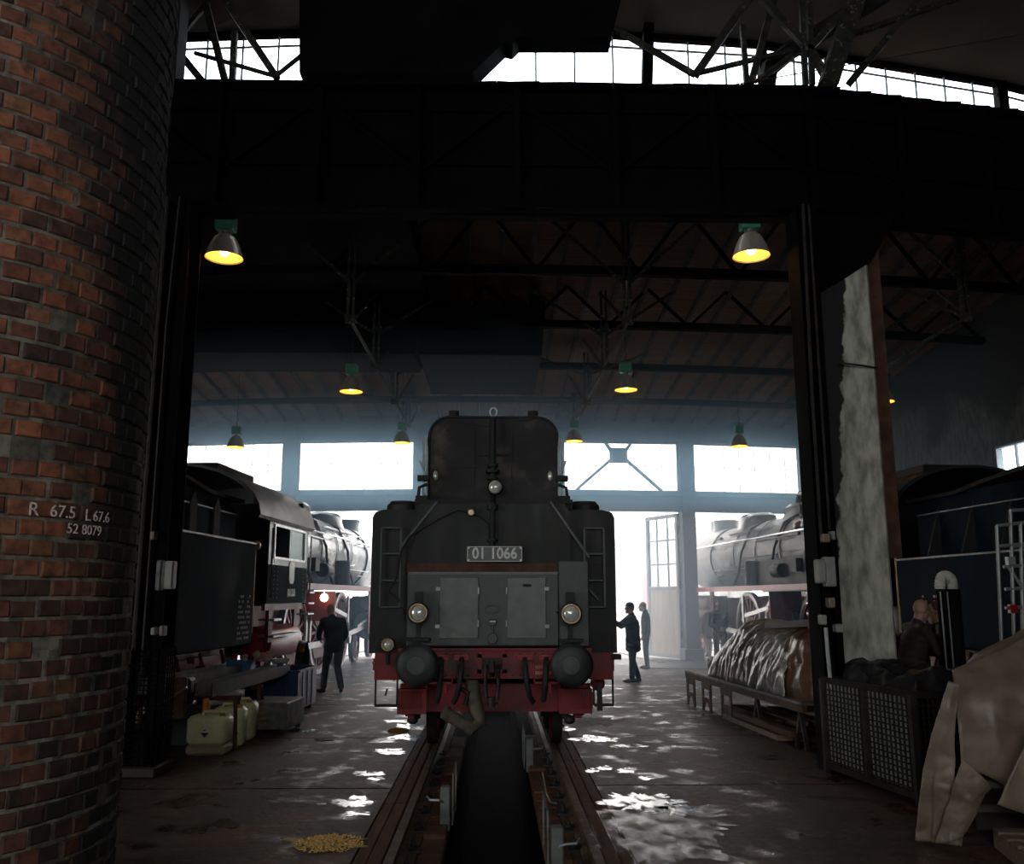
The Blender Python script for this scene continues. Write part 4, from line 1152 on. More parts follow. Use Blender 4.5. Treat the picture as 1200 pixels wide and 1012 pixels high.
# tool cabinet with two doors
CY = 10.80
b = MB(); b.cbox(X(477, CY), X(655, CY), CY, FY, Z(757, CY), Z(671, CY), 0.015)
cab_ = b.build('tool_cabinet', M['cabinet'], T, world=True, smooth=None)
b = MB(); b.box(X(478, CY), X(654, CY), CY - 0.02, CY + 0.02, Z(673, CY), Z(670, CY)); b.build('cabinet_trim', M['door'], T, world=True, smooth=None)
for a, c_, hinge in ((515, 561, 561), (594, 640, 594)):
    b = MB(); b.cbox(X(a, CY), X(c_, CY), CY - 0.022, CY, Z(748, CY), Z(676, CY), 0.008)
    d = b.build('cabinet_door', M['door'], T, world=True, smooth=None)
    b = MB()
    for p in (692, 730): b.cyl((X(hinge, CY), CY - 0.025, Z(p + 4, CY)), (X(hinge, CY), CY - 0.025, Z(p - 4, CY)), 0.014, 8)
    o_ = c_ if hinge == a else a
    b.box(X(o_) - 0.03, X(o_) + 0.02, CY - 0.05, CY - 0.02, Z(692), Z(688)); b.box(X(o_) - 0.03, X(o_) + 0.02, CY - 0.05, CY - 0.02, Z(735), Z(731))
    b.build('hinge', M['alu'], d, world=True)
    if a == 594:
        b = MB(); b.ell((X(617), CY - 0.025, Z(686)), (0.055, 0.012, 0.018)); b.build('door_handle', M['black'], d, world=True)
b = MB(); b.tube([(X(577) + 0.085 * math.cos(R(t)), CY - 0.012, Z(713) + 0.045 * math.sin(R(t))) for t in range(0, 361, 20)], 0.008, 6, cap=False); b.bar((X(571), CY - 0.012, Z(713)), (X(583), CY - 0.012, Z(713)), 0.012)
b.build('builder_plate', M['plate'], T, world=True)
b = MB(); b.cbox(X(573), X(582), CY - 0.05, CY, Z(732), Z(725), 0.008); b.cyl((X(577.5), CY - 0.05, Z(747)), (X(577.5), CY, Z(747)), 0.065, 16, 0.01); b.tube([(X(577.5), CY - 0.03, Z(732)), (X(577.5), CY - 0.03, Z(742))], 0.015, 6)
b.build('brake_gauge_cock', M['cabinet'], T, world=True)
b = MB(); b.box(X(574), X(581), CY - 0.055, CY - 0.05, Z(728), Z(726.5)); b.build('label_tag', M['letter'], T, world=True, smooth=None)
b = MB(); b.cbox(X(655, CY), X(690, CY), CY - 0.02, FY, Z(757, CY), Z(657, CY), 0.012); b.build('side_locker', M['cabinet'], T, world=True, smooth=None)
b = MB(); b.box(X(444), X(477), FY - 0.03, FY, Z(760), Z(720)); b.build('corner_plate', M['tender'], T, world=True, smooth=None)
# headlamps
for px_, r_, py_, yy in ((490, 0.115, 718, 10.62), (669, 0.12, 719, 10.62), (454.5, 0.075, 755, 10.78)):
    c0 = at(px_, py_, yy)
    b = MB(); b.lathe([(0.0, -0.17), (r_ * 0.7, -0.15), (r_ * 1.1, -0.04), (r_ * 1.12, 0.02), (r_ * 0.95, 0.03), (r_ * 0.92, 0.0)], c0, (0, -1, 0), 24)
    b.box(c0.x - 0.02, c0.x + 0.02, yy, FY - 0.15, c0.z - r_ * 1.5, c0.z - r_ * 1.1)
    b.bar((c0.x, yy + 0.08, c0.z - r_), (c0.x, yy + 0.08, c0.z - r_ - 0.16), 0.05)
    if r_ > 0.1:
        b.box(c0.x - 0.14, c0.x + 0.14, yy - 0.02, FY, c0.z - r_ - 0.20, c0.z - r_ - 0.17); b.box(c0.x - 0.05, c0.x + 0.05, yy + 0.03, yy + 0.09, c0.z + r_, c0.z + r_ + 0.13)
        b.tube([(c0.x - 0.12, yy + 0.1, c0.z), (c0.x - 0.2, 10.9, c0.z + 0.04), (c0.x - 0.18, 10.95, c0.z - 0.1)], 0.01, 6)
    else: b.tube([(c0.x, yy + 0.02, c0.z - r_), (c0.x, yy + 0.05, c0.z - 0.22)], 0.012, 6)
    h = b.build('headlamp', M['black'], T, world=True)
    b = MB(); b.lathe([(0, 0.03), (r_ * 0.4, 0.026), (r_ * 0.78, 0.008), (r_ * 0.84, 0.0)], c0, (0, -1, 0), 24); b.build('headlamp_glass', M['lens'], h, world=True)
    b = MB(); b.tube([(c0.x + r_ * 0.88 * math.cos(R(t)), yy - 0.028, c0.z + r_ * 0.88 * math.sin(R(t))) for t in range(0, 361, 15)], 0.009, 6, cap=False); b.build('headlamp_rim', M['brass'], h, world=True)
# buffer beam
BY = 10.86
b = MB(); b.box(X(468, BY), X(692, BY), BY, BY + 0.04, Z(795, BY), Z(759, BY)); b.box(X(468, BY), X(692, BY), BY - 0.05, BY + 0.2, Z(762, BY), Z(759, BY))
b.box(X(440, BY), X(470, BY), BY + 0.08, BY + 0.16, Z(797, BY), Z(765, BY)); b.box(X(690, BY), X(718, BY), BY + 0.08, BY + 0.16, Z(797, BY), Z(765, BY))
b.raw([(X(437, BY), BY + 0.1, Z(772, BY)), (X(468, BY), BY + 0.1, Z(765, BY)), (X(468, BY), BY + 0.1, Z(797, BY)), (X(450, BY), BY + 0.1, Z(795, BY))], [(0, 1, 2, 3)])
for k in range(26):
    for p in (766, 791):
        if 5 < k < 21 or k % 2 == 0: b.ell((X(472 + 8.6 * k, BY), BY, Z(p, BY)), (0.012, 0.01, 0.012), seg=6, rings=4)
b.build('buffer_beam', M['red'], T, world=True, smooth=None)
b = MB(); xa, xb, za, zb = X(560, BY), X(594, BY), Z(788, BY), Z(766, BY)
for t_ in ((xa, xa + 0.05, za, zb), (xb - 0.05, xb, za, zb), (xa, xb, za, za + 0.04), (xa, xb, zb - 0.04, zb)): b.box(t_[0], t_[1], BY - 0.03, BY, t_[2], t_[3])
b.build('hook_frame', M['red'], T, world=True, smooth=None)
b = MB(); b.box(xa + 0.05, xb - 0.05, BY - 0.006, BY, za + 0.04, zb - 0.04)
b.bar((X(577), BY, Z(777)), (X(577), BY - 0.26, Z(777)), 0.06, 0.09); b.tube([(X(577), BY - 0.24, Z(776)), (X(577), BY - 0.34, Z(772)), (X(577), BY - 0.36, Z(782)), (X(577), BY - 0.28, Z(787))], 0.035, 8)
b.build('draw_hook', M['iron'], T, world=True)
b = MB()
for s in (-1, 1): b.tube([(X(577) + s * 0.07, BY - 0.2, Z(776)), (X(577) + s * 0.075, BY - 0.26, Z(800)), (X(577) + s * 0.06, BY - 0.26, Z(816))], 0.022, 8)
b.cyl((X(570), BY - 0.26, Z(817)), (X(584), BY - 0.26, Z(817)), 0.03, 8); b.tube([(X(577), BY - 0.26, Z(812)), (X(577), BY - 0.26, Z(823))], 0.045, 8)
b.bar((X(569), BY - 0.26, Z(824)), (X(585), BY - 0.26, Z(824)), 0.03)
b.build('screw_coupling', M['iron'], T, world=True)
for s in (-1, 1):
    xb_ = s * 0.875 + 0.0; zc = 1.10
    b = MB(); b.lathe([(0, 0.0), (0.10, 0.002), (0.19, 0.016), (0.238, 0.035), (0.245, 0.055), (0.20, 0.075), (0.09, 0.10), (0.085, 0.38)], (xb_, 10.40, zc), (0, 1, 0), 36)
    bf = b.build('buffer', M['buffer'], T, world=True, smooth=50)
    b = MB(); b.lathe([(0.12, 0.24), (0.125, 0.3), (0.13, 0.5), (0.19, 0.5), (0.19, 0.56)], (xb_, 10.40, zc), (0, 1, 0), 24); b.build('buffer_housing', M['red'], bf, world=True)
    b = MB(); b.lathe([(0, -0.004), (0.10, -0.001), (0.105, 0.003)], (xb_ - 0.01, 10.40, zc), (0, 1, 0), 24); b.build('rubbed_face', M['cabinet'], bf, world=True)
# hoses
for px_, L, dx in ((517, 822, -3), (541, 823, -6), (615, 822, 6), (640, 820, -2)):
    b = MB(); b.tube([at(px_, 770, BY - 0.02), at(px_, 774, BY - 0.12), at(px_ + dx * 0.1, 785, BY - 0.2), at(px_ + dx * 0.4, 800, BY - 0.22), at(px_ + dx, L - 6, BY - 0.16), at(px_ + dx * 1.6, L, BY - 0.1)], 0.032, 10)
    h = b.build('brake_hose', M['black'], T, world=True)
    b = MB(); c0 = at(px_, 770, BY - 0.04); b.obox(c0, (0.17, 0.06, 0.06)); b.obox(c0 + Vector((0, -0.03, -0.04)), (0.07, 0.08, 0.06)); b.bar(c0 + Vector((-0.08, -0.05, 0.02)), c0 + Vector((0.09, -0.05, 0.02)), 0.02)
    b.build('hose_cock', M['redrim'], h, world=True, smooth=None)
    b = MB(); b.ell(c0 + Vector((0, -0.1, -0.07)), (0.035, 0.035, 0.04)); b.build('hose_union', M['steel'], h, world=True)
for (a, c_, p) in ((506, 532, 798), (625, 652, 798)):
    b = MB(); b.bar((X(a), BY - 0.05, Z(p)), (X(c_), BY - 0.05, Z(p)), 0.02); b.bar((X(a), BY - 0.05, Z(p)), (X(a), BY, Z(p - 5)), 0.02); b.bar((X(c_), BY - 0.05, Z(p)), (X(c_), BY, Z(p - 5)), 0.02)
    b.bar((X(a + 18), BY - 0.05, Z(p)), (X(a + 18), BY - 0.05, Z(p + 12)), 0.02); b.build('hose_bracket', M['redrim'], T, world=True)
b = MB(); text(b, 'REV BRB', (X(631), BY - 0.003, Z(781)), (1, 0, 0), (0, 0, 1), 0.055, 0.001, 0.001) if False else None
for j, (w_, p) in enumerate(((12, 781.5), (17, 788))):
    for q in range(6 if j == 0 else 8):
        x = X(627 + q * 2.3, BY); b.box(x, x + 0.016, BY - 0.004, BY, Z(p + 2, BY), Z(p - 2, BY))
b.build('painted_lettering', M['red_text'], T, world=True, smooth=None)
# under-frame
b = MB()
b.box(X(468), X(694), 11.35, 11.42, Z(833, 11.4), Z(800, 11.4)); b.box(X(466), X(500), 11.2, 11.4, Z(835, 11.3), Z(806, 11.3)); b.box(X(656), X(694), 11.2, 11.4, Z(835, 11.3), Z(806, 11.3))
for s in (-1, 1):
    b.box(min(s * 0.98, s * 1.06), max(s * 0.98, s * 1.06), 11.4, 18.2, 0.40, 1.0)
    for k in range(5): b.cbox(min(s * 1.0, s * 1.16), max(s * 1.0, s * 1.16), 12.0 + 1.35 * k, 12.35 + 1.35 * k, 0.35, 0.62, 0.02)
for px_ in (500, 656): b.bar((X(px_), 11.3, Z(836)), (X(px_), 11.3, Z(800)), 0.03, 0.12)
for k in range(8): b.box(X(470 + 3 * k), X(471.5 + 3 * k), 11.17, 11.2, Z(832), Z(812)); b.box(X(672 + 3 * k), X(673.5 + 3 * k), 11.17, 11.2, Z(832), Z(812))
b.build('bogie_frame', M['red'], T, world=True, smooth=None)
for s, px_, q in ((-1, 506, 500), (1, 650, 656)):
    b = MB(); b.raw([at(q - s * 2, 825, 11.75), at(q + s * 8, 825, 11.75), at(px_ + s * 4, 838, 11.8), at(px_ + s * 2, 868, 11.95), at(px_ - s * 2, 868, 11.95), at(px_ - s * 3, 838, 11.8)], [(0, 1, 2, 5), (5, 2, 3, 4)])
    b.v += [(v[0], v[1] + 0.03, v[2]) for v in b.v]; b.f += [tuple(i + 6 for i in f) for f in b.f[:2]] + [(i, (i + 1) % 6, (i + 1) % 6 + 6, i + 6) for i in range(6)]; b.mi += [0] * 8
    b.build('rail_guard', M['red'], T, world=True, smooth=None)
    b = MB(); x0 = X(q - s * 17 if True else q); x0 = X(487 if s < 0 else 665)
    b.tube([(x0, 11.5, Z(832)), (x0, 11.5, Z(845)), (x0 - s * -0.08, 11.5, Z(850))], 0.05, 8); b.ell((x0 + s * 0.05, 11.5, Z(850)), (0.07, 0.06, 0.05))
    b.build('sand_pipe', M['iron'], T, world=True)


def wheel(mb_t, mb_r, c, r_, w, spokes, xs):
    x, y, z = c
    for m_, a, b_ in ((mb_t, r_, r_ * 0.9),):
        m_.lathe([(b_, -w / 2), (a, -w / 2), (a, w / 2), (b_, w / 2), (b_, -w / 2)], c, (1, 0, 0), 40)
    mb_r.lathe([(r_ * 0.9, -w * 0.4), (r_ * 0.9, w * 0.4), (r_ * 0.82, w * 0.4), (r_ * 0.82, -w * 0.4), (r_ * 0.9, -w * 0.4)], c, (1, 0, 0), 40)
    mb_r.cyl((x - w * 0.6, y, z), (x + w * 0.6, y, z), r_ * 0.2, 20)
    for k in range(spokes):
        a = 2 * PI * k / spokes
        mb_r.bar((x, y + math.cos(a) * r_ * 0.15, z + math.sin(a) * r_ * 0.15), (x, y + math.cos(a) * r_ * 0.85, z + math.sin(a) * r_ * 0.85), r_ * 0.07, w * 0.4, up=(1, 0, 0))


for k in range(5):
    for s in (-1, 1):
        t_, r_ = MB(), MB(); wheel(t_, r_, (s * 0.79, 12.17 + 1.35 * k, 0.5), 0.5, 0.13, 10, s)
        w_ = t_.build('wheel', M['iron'], T, world=True); r_.build('wheel_centre', M['red'], w_, world=True, smooth=None)
    MB().cyl((-0.75, 12.17 + 1.35 * k, 0.5), (0.75, 12.17 + 1.35 * k, 0.5), 0.08, 12).build('axle', M['iron'], T, world=True)
for s in (0, 1):                                        # hanging footsteps
    b = MB()
    l, r_ = (X(443), X(468)) if s == 0 else (X(694), X(716)); top = 795 if s == 0 else 742
    for x in (l, r_): b.bar((x, 11.0, Z(826)), (x, 11.0, Z(top)), 0.022)
    b.bar((l, 11.0, Z(826)), (r_, 11.0, Z(826)), 0.03, 0.03); b.box(l, r_, 10.95, 11.15, Z(827), Z(825.5))
    if s: b.bar((l, 11.0, Z(742)), (r_, 11.0, Z(742)), 0.022); b.box(l, r_, 10.95, 11.1, Z(790), Z(788)); b.box(X(697), X(703), 10.93, 10.95, Z(832), Z(800))
    if not s: b.bar((X(455), 10.95, Z(814)), (X(457), 10.95, Z(806)), 0.02)
    b.build('footstep', M['black'], T, world=True, smooth=None)
    b = MB(); sg_ = -1 if s == 0 else 1; xc = X(441) if s == 0 else X(715)
    b.tube([(xc, 11.05, Z(774)), (xc + sg_ * 0.0, 11.0, Z(783)), (xc - sg_ * 0.08, 11.0, Z(791)), (xc - sg_ * 0.25, 11.0, Z(795))], 0.022, 8)
    for q in range(4): b.ell((xc - sg_ * 0.06 * q, 11.0, Z(776 + q)), (0.03, 0.03, 0.03), seg=8, rings=5)
    b.build('step_pipe', M['redrim'], T, world=True)
b = MB(); b.ell((X(703), 11.4, Z(804)), (0.09, 0.2, 0.09)); b.build('air_vessel', M['redrim'], T, world=True)
b = MB()
for q in range(7): b.obox(at(698 + 3.2 * q, 776 + 3.5 * (q % 3), 11.2 + 0.05 * q), (0.05, 0.2, 0.05), (0.3 * q, 0, 0)); b.tube([at(690 + 4 * q, 770, 11.3), at(700 + 3 * q, 785, 11.2), at(712, 795 - q, 11.2)], 0.012, 6)
b.build('side_gear', M['red'], T, world=True)
b = MB(); b.obox(at(721, 769, 11.0), (0.12, 0.2, 0.06)); b.tube([at(712, 770, 10.98), at(726, 770, 10.98)], 0.02, 6); b.build('corner_lug', M['iron'], T, world=True)
b = MB(); b.tube([at(553, 790, 11.1), at(555, 815, 11.0), at(560, 835, 10.95), at(562, 846, 10.95), at(552, 853, 10.9), at(535, 843, 10.85), at(520, 834, 10.8)], [0.085, 0.085, 0.08, 0.08, 0.08, 0.075, 0.075], 14)
b.build('filling_hose', M['hose_dark'], T, world=True)
b = MB(); b.tube([at(538, 805, 11.0), at(549, 812, 10.95), at(545, 826, 10.95)], 0.03, 8); b.tube([at(522, 840, 10.8), at(528, 828, 10.85)], 0.015, 6); b.build('drain_valve', M['iron'], T, world=True)

# ================================================================== LOCOMOTIVES ON THE SIDE TRACKS


def pipes(mb, seed, n, y0, y1, z0, z1, s, rad, bulge=0.02):
    q = random.Random(seed)
    for _ in range(n):
        a = q.uniform(z0, z1); ya = q.uniform(y0, y1); yb = min(y1, ya + q.uniform(0.8, 3.5)); zz = a + q.uniform(-0.2, 0.2)

        def S_(z):
            d = max(0.0, rad ** 2 - (z - 3.05) ** 2); return s * (math.sqrt(d) + bulge)
        mb.tube([(S_(a), ya, a), (S_(a), yb, a), (S_(zz), yb + 0.1, zz)], 0.018, 6)
        if q.random() < 0.5: mb.ell((S_(a), ya, a), (0.06, 0.09, 0.06), seg=8, rings=5)


def train(loc, rz, sd, labels, skin, variant):
    """sd is the side that faces the camera (+1 right, -1 left)."""
    t = thing('locomotive_tender', labels[0], 'tender', loc, rz)
    b = MB(); zt = 2.77 if variant == 0 else 2.5
    b.cbox(-1.5, 1.5, 0, 6.3, 1.07, zt, 0.02); b.build('water_tank', M['tank_side'], t, smooth=None)
    zb = 3.55
    b = MB()
    b.raw([(x, y, z) for y in (0.0, 6.0) for x, z in ((-1.22, zt), (-1.22, zb - 0.3), (-1.05, zb), (1.05, zb), (1.22, zb - 0.3), (1.22, zt))], [(0, 1, 2, 3, 4, 5), (6, 7, 8, 9, 10, 11)] + [(i, (i + 1) % 6, (i + 1) % 6 + 6, i + 6) for i in range(6)])
    b.build('coal_bunker', M['tank_side'], t, smooth=None)
    b = MB(); pr = []
    for j in range(13):
        y = 0.2 + 6.4 * j / 12; pr.append((y, zb + 0.02 + 0.18 * math.sin(PI * min(1, j / 9))))
    b.prism(pr + [(p[0], p[1] - 0.06) for p in reversed(pr)], -1.15, 1.15, 'yz'); b.build('bunker_cover', M['soot'], t, smooth=None)
    for k in range(6):
        y = 0.25 + 0.955 * k + (0 if variant == 0 else 0.3)
        for s in (-1, 1):
            b = MB()
            if variant == 0: b.prism([(y - 0.13, zt), (y + 0.13, zt), (y + 0.13, zt + 0.5), (y, zt + 0.68), (y - 0.13, zt + 0.5)], s * 1.21, s * 1.26, 'yz')
            else: b.prism([(s * 1.2, zt + 0.85), (s * 1.2, zt), (s * 1.48, zt)], y, y + 0.04, 'xz')
            b.build('stiffener', M['soot'], t, smooth=None)
    b = MB()
    for s in (-1, 1): b.bar((s * 1.5, 0, zt), (s * 1.5, 6.3, zt), 0.03, 0.03); b.bar((s * 1.23, 0, zb - 0.3), (s * 1.23, 6, zb - 0.3), 0.03, 0.02)
    b.build('tank_beading', M['loco_grey'], t, smooth=None)
    b = MB()
    for j in range(9):
        for q in range(7):
            if (j * 7 + q * 3) % 5 == 0 or (j < 3 and 2 < q < 5): continue
            y = (5.55 if variant == 0 else 5.0) + q * 0.085; b.box(min(sd * 1.501, sd * 1.504), max(sd * 1.501, sd * 1.504), y, y + 0.055, 1.85 - j * 0.085, 1.89 - j * 0.085)
    b.build('painted_lettering', M['grime_text'] if variant == 0 else M['red_text'], t, smooth=None)
    b = MB()
    for s in (-1, 1):
        b.box(min(s * 1.0, s * 1.08), max(s * 1.0, s * 1.08), 0.2, 6.2, 0.55, 1.05)
        for k in range(4): b.cbox(min(s * 1.05, s * 1.25), max(s * 1.05, s * 1.25), 0.75 + 1.4 * k, 1.15 + 1.4 * k, 0.35, 0.8, 0.03); b.bar((s * 1.15, 0.4 + 1.4 * k, 0.9), (s * 1.15, 1.5 + 1.4 * k, 0.9), 0.1, 0.08)
        b.tube([(s * 1.3, 0.2, 0.62), (s * 1.3, 6.2, 0.62)], 0.03, 6)
        for k in range(7): b.tube([(s * 1.2, 0.3 + 0.9 * k, 1.0), (s * 1.25, 0.5 + 0.9 * k, 0.5)], 0.03, 6)
    b.box(-1.3, 1.3, -0.1, 0, 0.9, 1.2)
    b.build('bogie_frame', M['red'], t, smooth=None)
    for k in range(4):
        for s in (-1, 1):
            t_, r_ = MB(), MB(); wheel(t_, r_, (s * 0.79, 0.95 + 1.4 * k, 0.5), 0.5, 0.13, 9, s)
            w_ = t_.build('wheel', M['iron'], t); r_.build('wheel_centre', M['red'], w_, smooth=None)
    b = MB(); b.tube([(sd * 1.45, 6.42, 1.25), (sd * 1.45, 6.42, 2.65)], 0.02, 8); b.ell((sd * 1.45, 6.42, 2.75), (0.09, 0.09, 0.09)); b.build('handrail', M['brass'], t)

    L = thing('steam_locomotive', labels[1], 'locomotive', loc, rz)
    # cab
    b = MB()
    for s in (-1, 1):
        x0, x1 = min(s * 1.47, s * 1.5), max(s * 1.47, s * 1.5)
        b.box(x0, x1, 7.0, 9.6, 2.45, 2.58); b.box(x0, x1, 7.0, 7.28, 2.58, 3.3); b.box(x0, x1, 9.35, 9.6, 2.58, 3.3); b.box(x0, x1, 7.0, 9.6, 3.18, 3.3)
        b.box(x0, x1, 8.28, 8.36, 2.58, 3.2)
    rp = [(1.5 * math.cos(R(a)) * (1.0), 3.3 + 0.88 * math.sin(R(a))) for a in range(0, 181, 15)]
    b.prism([(1.5, 1.75)] + rp + [(-1.5, 1.75)], 9.55, 9.6)
    b.build('cab', M['loco'], L, smooth=None)
    for s in (-1, 1): MB().box(min(s * 1.47, s * 1.5), max(s * 1.47, s * 1.5), 7.0, 9.6, 1.75, 2.45).build('cab_lower_side', M['tank_side'], L, smooth=None)  # dull darker lower half puts the dark floor's reflection into the paint
    rp2 = [(1.58 * math.cos(R(a)), 3.28 + 0.92 * math.sin(R(a))) for a in range(0, 181, 12)]
    b = MB(); b.prism(rp2 + [(p[0] * 0.97, p[1] - 0.05) for p in reversed(rp2)], 6.2, 9.8); b.build('cab_roof', M['loco_grey'] if variant == 0 else M['loco'], L, smooth=30)
    b = MB(); b.box(-0.5, 0.5, 6.9, 8.9, 4.16, 4.30); b.build('roof_vent', M['soot'], L, smooth=None)
    b = MB(); b.box(-1.3, 1.3, 7.2, 9.4, 1.7, 1.78); b.box(-1.4, 1.4, 9.45, 9.55, 1.75, 3.8); b.build('cab_interior', M['soot'], L, smooth=None)
    for s in (-1, 1):
        f = MB(); x = s * 1.505
        for a, c_, d, e in ((7.28, 9.35, 2.56, 2.60), (7.28, 9.35, 3.16, 3.2), (7.26, 7.31, 2.58, 3.2), (9.31, 9.36, 2.58, 3.2)): f.box(min(x, x + s * 0.02), max(x, x + s * 0.02), a, c_, d, e)
        f.build('cab_window_frame', M['steel'], L, smooth=None)
        MB().box(s * 1.49 - 0.004, s * 1.49 + 0.004, 8.36, 9.33, 2.6, 3.17).build('cab_window_glass', M['cabglass'], L, smooth=None)
    f = MB(); f.box(min(sd * 1.505, sd * 1.515), max(sd * 1.505, sd * 1.515), 8.2, 8.75, 1.87, 2.02); text(f, '01 203', (sd * 1.517, 8.47, 1.945), (0, sd, 0), (0, 0, 1), 0.17, 0.003, 0.002) if False else None
    nb_ = f.build('cab_number_plate', M['plate'], L, smooth=None)
    f = MB(); text(f, '01 203', (sd * 1.52, 8.47, 1.945), (0, sd, 0), (0, 0, 1), 0.18, 0.003, 0.003); f.build('numerals', M['letter'], nb_, smooth=None)
    f = MB(); f.prism([(8.3, 2.48), (8.3, 2.2), (8.36, 2.12), (8.58, 2.12), (8.64, 2.2), (8.64, 2.48), (8.58, 2.54), (8.36, 2.54)], sd * 1.5, sd * 1.515, 'yz'); f.build('owner_emblem', M['alu'], L, smooth=None)
    f = MB()
    for j in range(9):
        for q in range(5):
            if 8.2 < 7.15 + q * 0.5 < 8.8: continue
            f.ell((sd * 1.502, 7.15 + q * 0.22 + (0 if q < 4 else 1.3), 1.85 + j * 0.08), (0.008, 0.011, 0.011), seg=6, rings=4)
    f.build('cab_rivets', M['steel'], L)
    f = MB()
    for yy in (7.0, 9.62): f.tube([(sd * 1.56, yy, 1.85), (sd * 1.56, yy, 3.1)], 0.018, 6)
    f.build('handrail', M['chrome'], L)
    # boiler
    b = MB(); b.lathe([(0.0, 9.6), (1.0, 9.6), (1.0, 11.2), (0.93, 12.2), (0.93, 18.4), (0.97, 18.4), (0.97, 20.9), (0.85, 21.05), (0.8, 21.1), (0, 21.15)], (0, 0, 3.05), (0, 1, 0), 48)
    bo = b.build('boiler', skin, L, smooth=40)
    for y in (11.2, 12.9, 14.6, 16.3, 18.4, 20.2): MB().lathe([(0.945, y), (0.96, y + 0.01), (0.96, y + 0.06), (0.945, y + 0.07)], (0, 0, 3.05), (0, 1, 0), 48).build('boiler_band', M['loco'], bo)
    for y, r_, h in ((13.4, 0.42, 0.34), (16.8, 0.45, 0.36)):
        b = MB(); b.lathe([(r_ + 0.15, -0.25), (r_ + 0.03, 0.05), (r_, 0.15), (r_, h * 0.75), (r_ * 0.8, h), (0, h + 0.04)], (0, y, 3.9), (0, 0, 1), 28); b.v = [(v[0], y + (v[1] - y) * 2.1, v[2]) for v in b.v]
        b.build('steam_dome', M['loco'], L)
    b = MB(); b.lathe([(0.45, -0.1), (0.40, 0.05), (0.38, 0.2), (0.42, 0.36), (0.38, 0.37), (0.33, 0.2)], (0, 19.6, 3.95), (0, 0, 1), 28); b.build('chimney', M['loco'], L)
    b = MB(); b.lathe([(0.20, 0), (0.22, 0.3), (0.1, 0.4)], (0, 11.5, 3.95), (0, 0, 1), 14); b.cyl((0.5, 12.4, 3.8), (0.5, 12.4, 4.1), 0.09, 10); b.cyl((-0.5, 12.4, 3.8), (-0.5, 12.4, 4.1), 0.09, 10); b.build('safety_valve', M['iron'], L)
    if variant:
        for k in range(6):
            b = MB(); b.lathe([(0.12, 0), (0.11, 0.08), (0.05, 0.11), (0, 0.12)], (sd * 0.80, 9.9 + 0.42 * k, 3.55), (sd * 0.8, 0, 0.55), 14); b.build('washout_plug', M['steel'], L)
        b = MB(); b.tube([(-0.3, 10.2, 4.0), (-0.3, 10.2, 4.35), (-0.2, 13.2, 4.45), (-0.2, 13.4, 4.1)], 0.09, 10); b.build('top_pipe', M['loco_grey'], L)
    b = MB()
    for s in (-1, 1):
        b.tube([(s * 0.98, 9.7, 3.42), (s * 0.98, 20.5, 3.42)], 0.022, 8)
        for k in range(8): b.cyl((s * 0.88, 10 + 1.45 * k, 3.4), (s * 0.99, 10 + 1.45 * k, 3.42), 0.02, 6)
    b.build('boiler_handrail', M['chrome'], L)
    b = MB()
    for s in (-1, 1): pipes(b, 3 if s == sd else 4, 16 if variant else 9, 9.8, 19, 2.45, 3.7, s, 0.93, 0.03)
    b.build('boiler_pipes', M['loco_grey'] if variant else M['steel'], L)
    for k, y in enumerate((11.0, 13.0, 15.4)):
        b = MB(); b.tube([(sd * 0.3, y, 3.95), (sd * 0.72, y + 0.05, 3.72), (sd * 1.0, y + 0.1, 3.1), (sd * 0.95, y + 0.5, 2.6), (sd * 1.1, y + 0.6, 2.15)], 0.035, 8); b.build('feed_pipe', M['iron'], L)
    b = MB(); b.cyl((sd * 1.15, 12.2, 2.5), (sd * 1.15, 12.75, 2.5), 0.17, 16, 0.03); b.build('feed_pump', M['iron'], L)
    b = MB(); b.cyl((sd * 1.15, 14.3, 2.15), (sd * 1.15, 14.3, 2.8), 0.2, 16, 0.03)
    b.build('preheater', M['iron'], L)
    b = MB(); b.obox((sd * 1.15, 11.4, 2.6), (0.2, 0.35, 0.3)); b.build('lubricator', M['iron'], L)
    if variant:
        b = MB(); b.prism([(9.7, 2.15), (14.4, 2.15), (14.0, 2.75), (10.3, 2.85)], sd * 1.0, sd * 1.12, 'yz'); b.build('ash_pan_cover', M['iron'], L, smooth=None)
    # running board and valance
    b = MB(); b.box(-1.5, 1.5, 9.6, 20.6, 2.08, 2.12); b.build('running_board', M['iron'], L, smooth=None)
    b = MB()
    for s in (-1, 1): b.box(min(s * 1.48, s * 1.53), max(s * 1.48, s * 1.53), 9.6, 20.6, 2.02, 2.15)
    b.build('valance', M['redrim'], L, smooth=None)
    b = MB()
    for s in (-1, 1):
        b.box(min(s * 0.5, s * 0.55), max(s * 0.5, s * 0.55), 7, 21, 0.75, 1.85)
        b.box(min(s * 1.2, s * 1.24), max(s * 1.2, s * 1.24), 9.7, 10.1, 0.8, 2.05); b.box(min(s * 1.2, s * 1.24), max(s * 1.2, s * 1.24), 17.4, 17.7, 0.8, 2.05)
        b.box(min(s * 1.40, s * 1.46), max(s * 1.40, s * 1.46), 7.05, 9.5, 1.62, 1.74); b.box(min(s * 1.40, s * 1.46), max(s * 1.40, s * 1.46), 7.3, 7.55, 1.05, 1.65)
        b.box(min(s * 0.6, s * 1.4), max(s * 0.6, s * 1.4), 12.55, 12.62, 1.3, 2.0)
    b.box(-1.35, 1.35, 20.9, 21.0, 0.85, 1.35)
    b.build('main_frame', M['red'], L, smooth=None)
    b = MB()
    for z in (1.15, 1.45): b.box(min(sd * 1.25, sd * 1.55), max(sd * 1.25, sd * 1.55), 7.35, 9.2 if z < 1.3 else 7.8, z - 0.02, z + 0.02)
    for k in range(3): b.box(min(sd * 1.3, sd * 1.55), max(sd * 1.3, sd * 1.55), 9.65, 10.1, 1.5 + 0.22 * k, 1.53 + 0.22 * k)
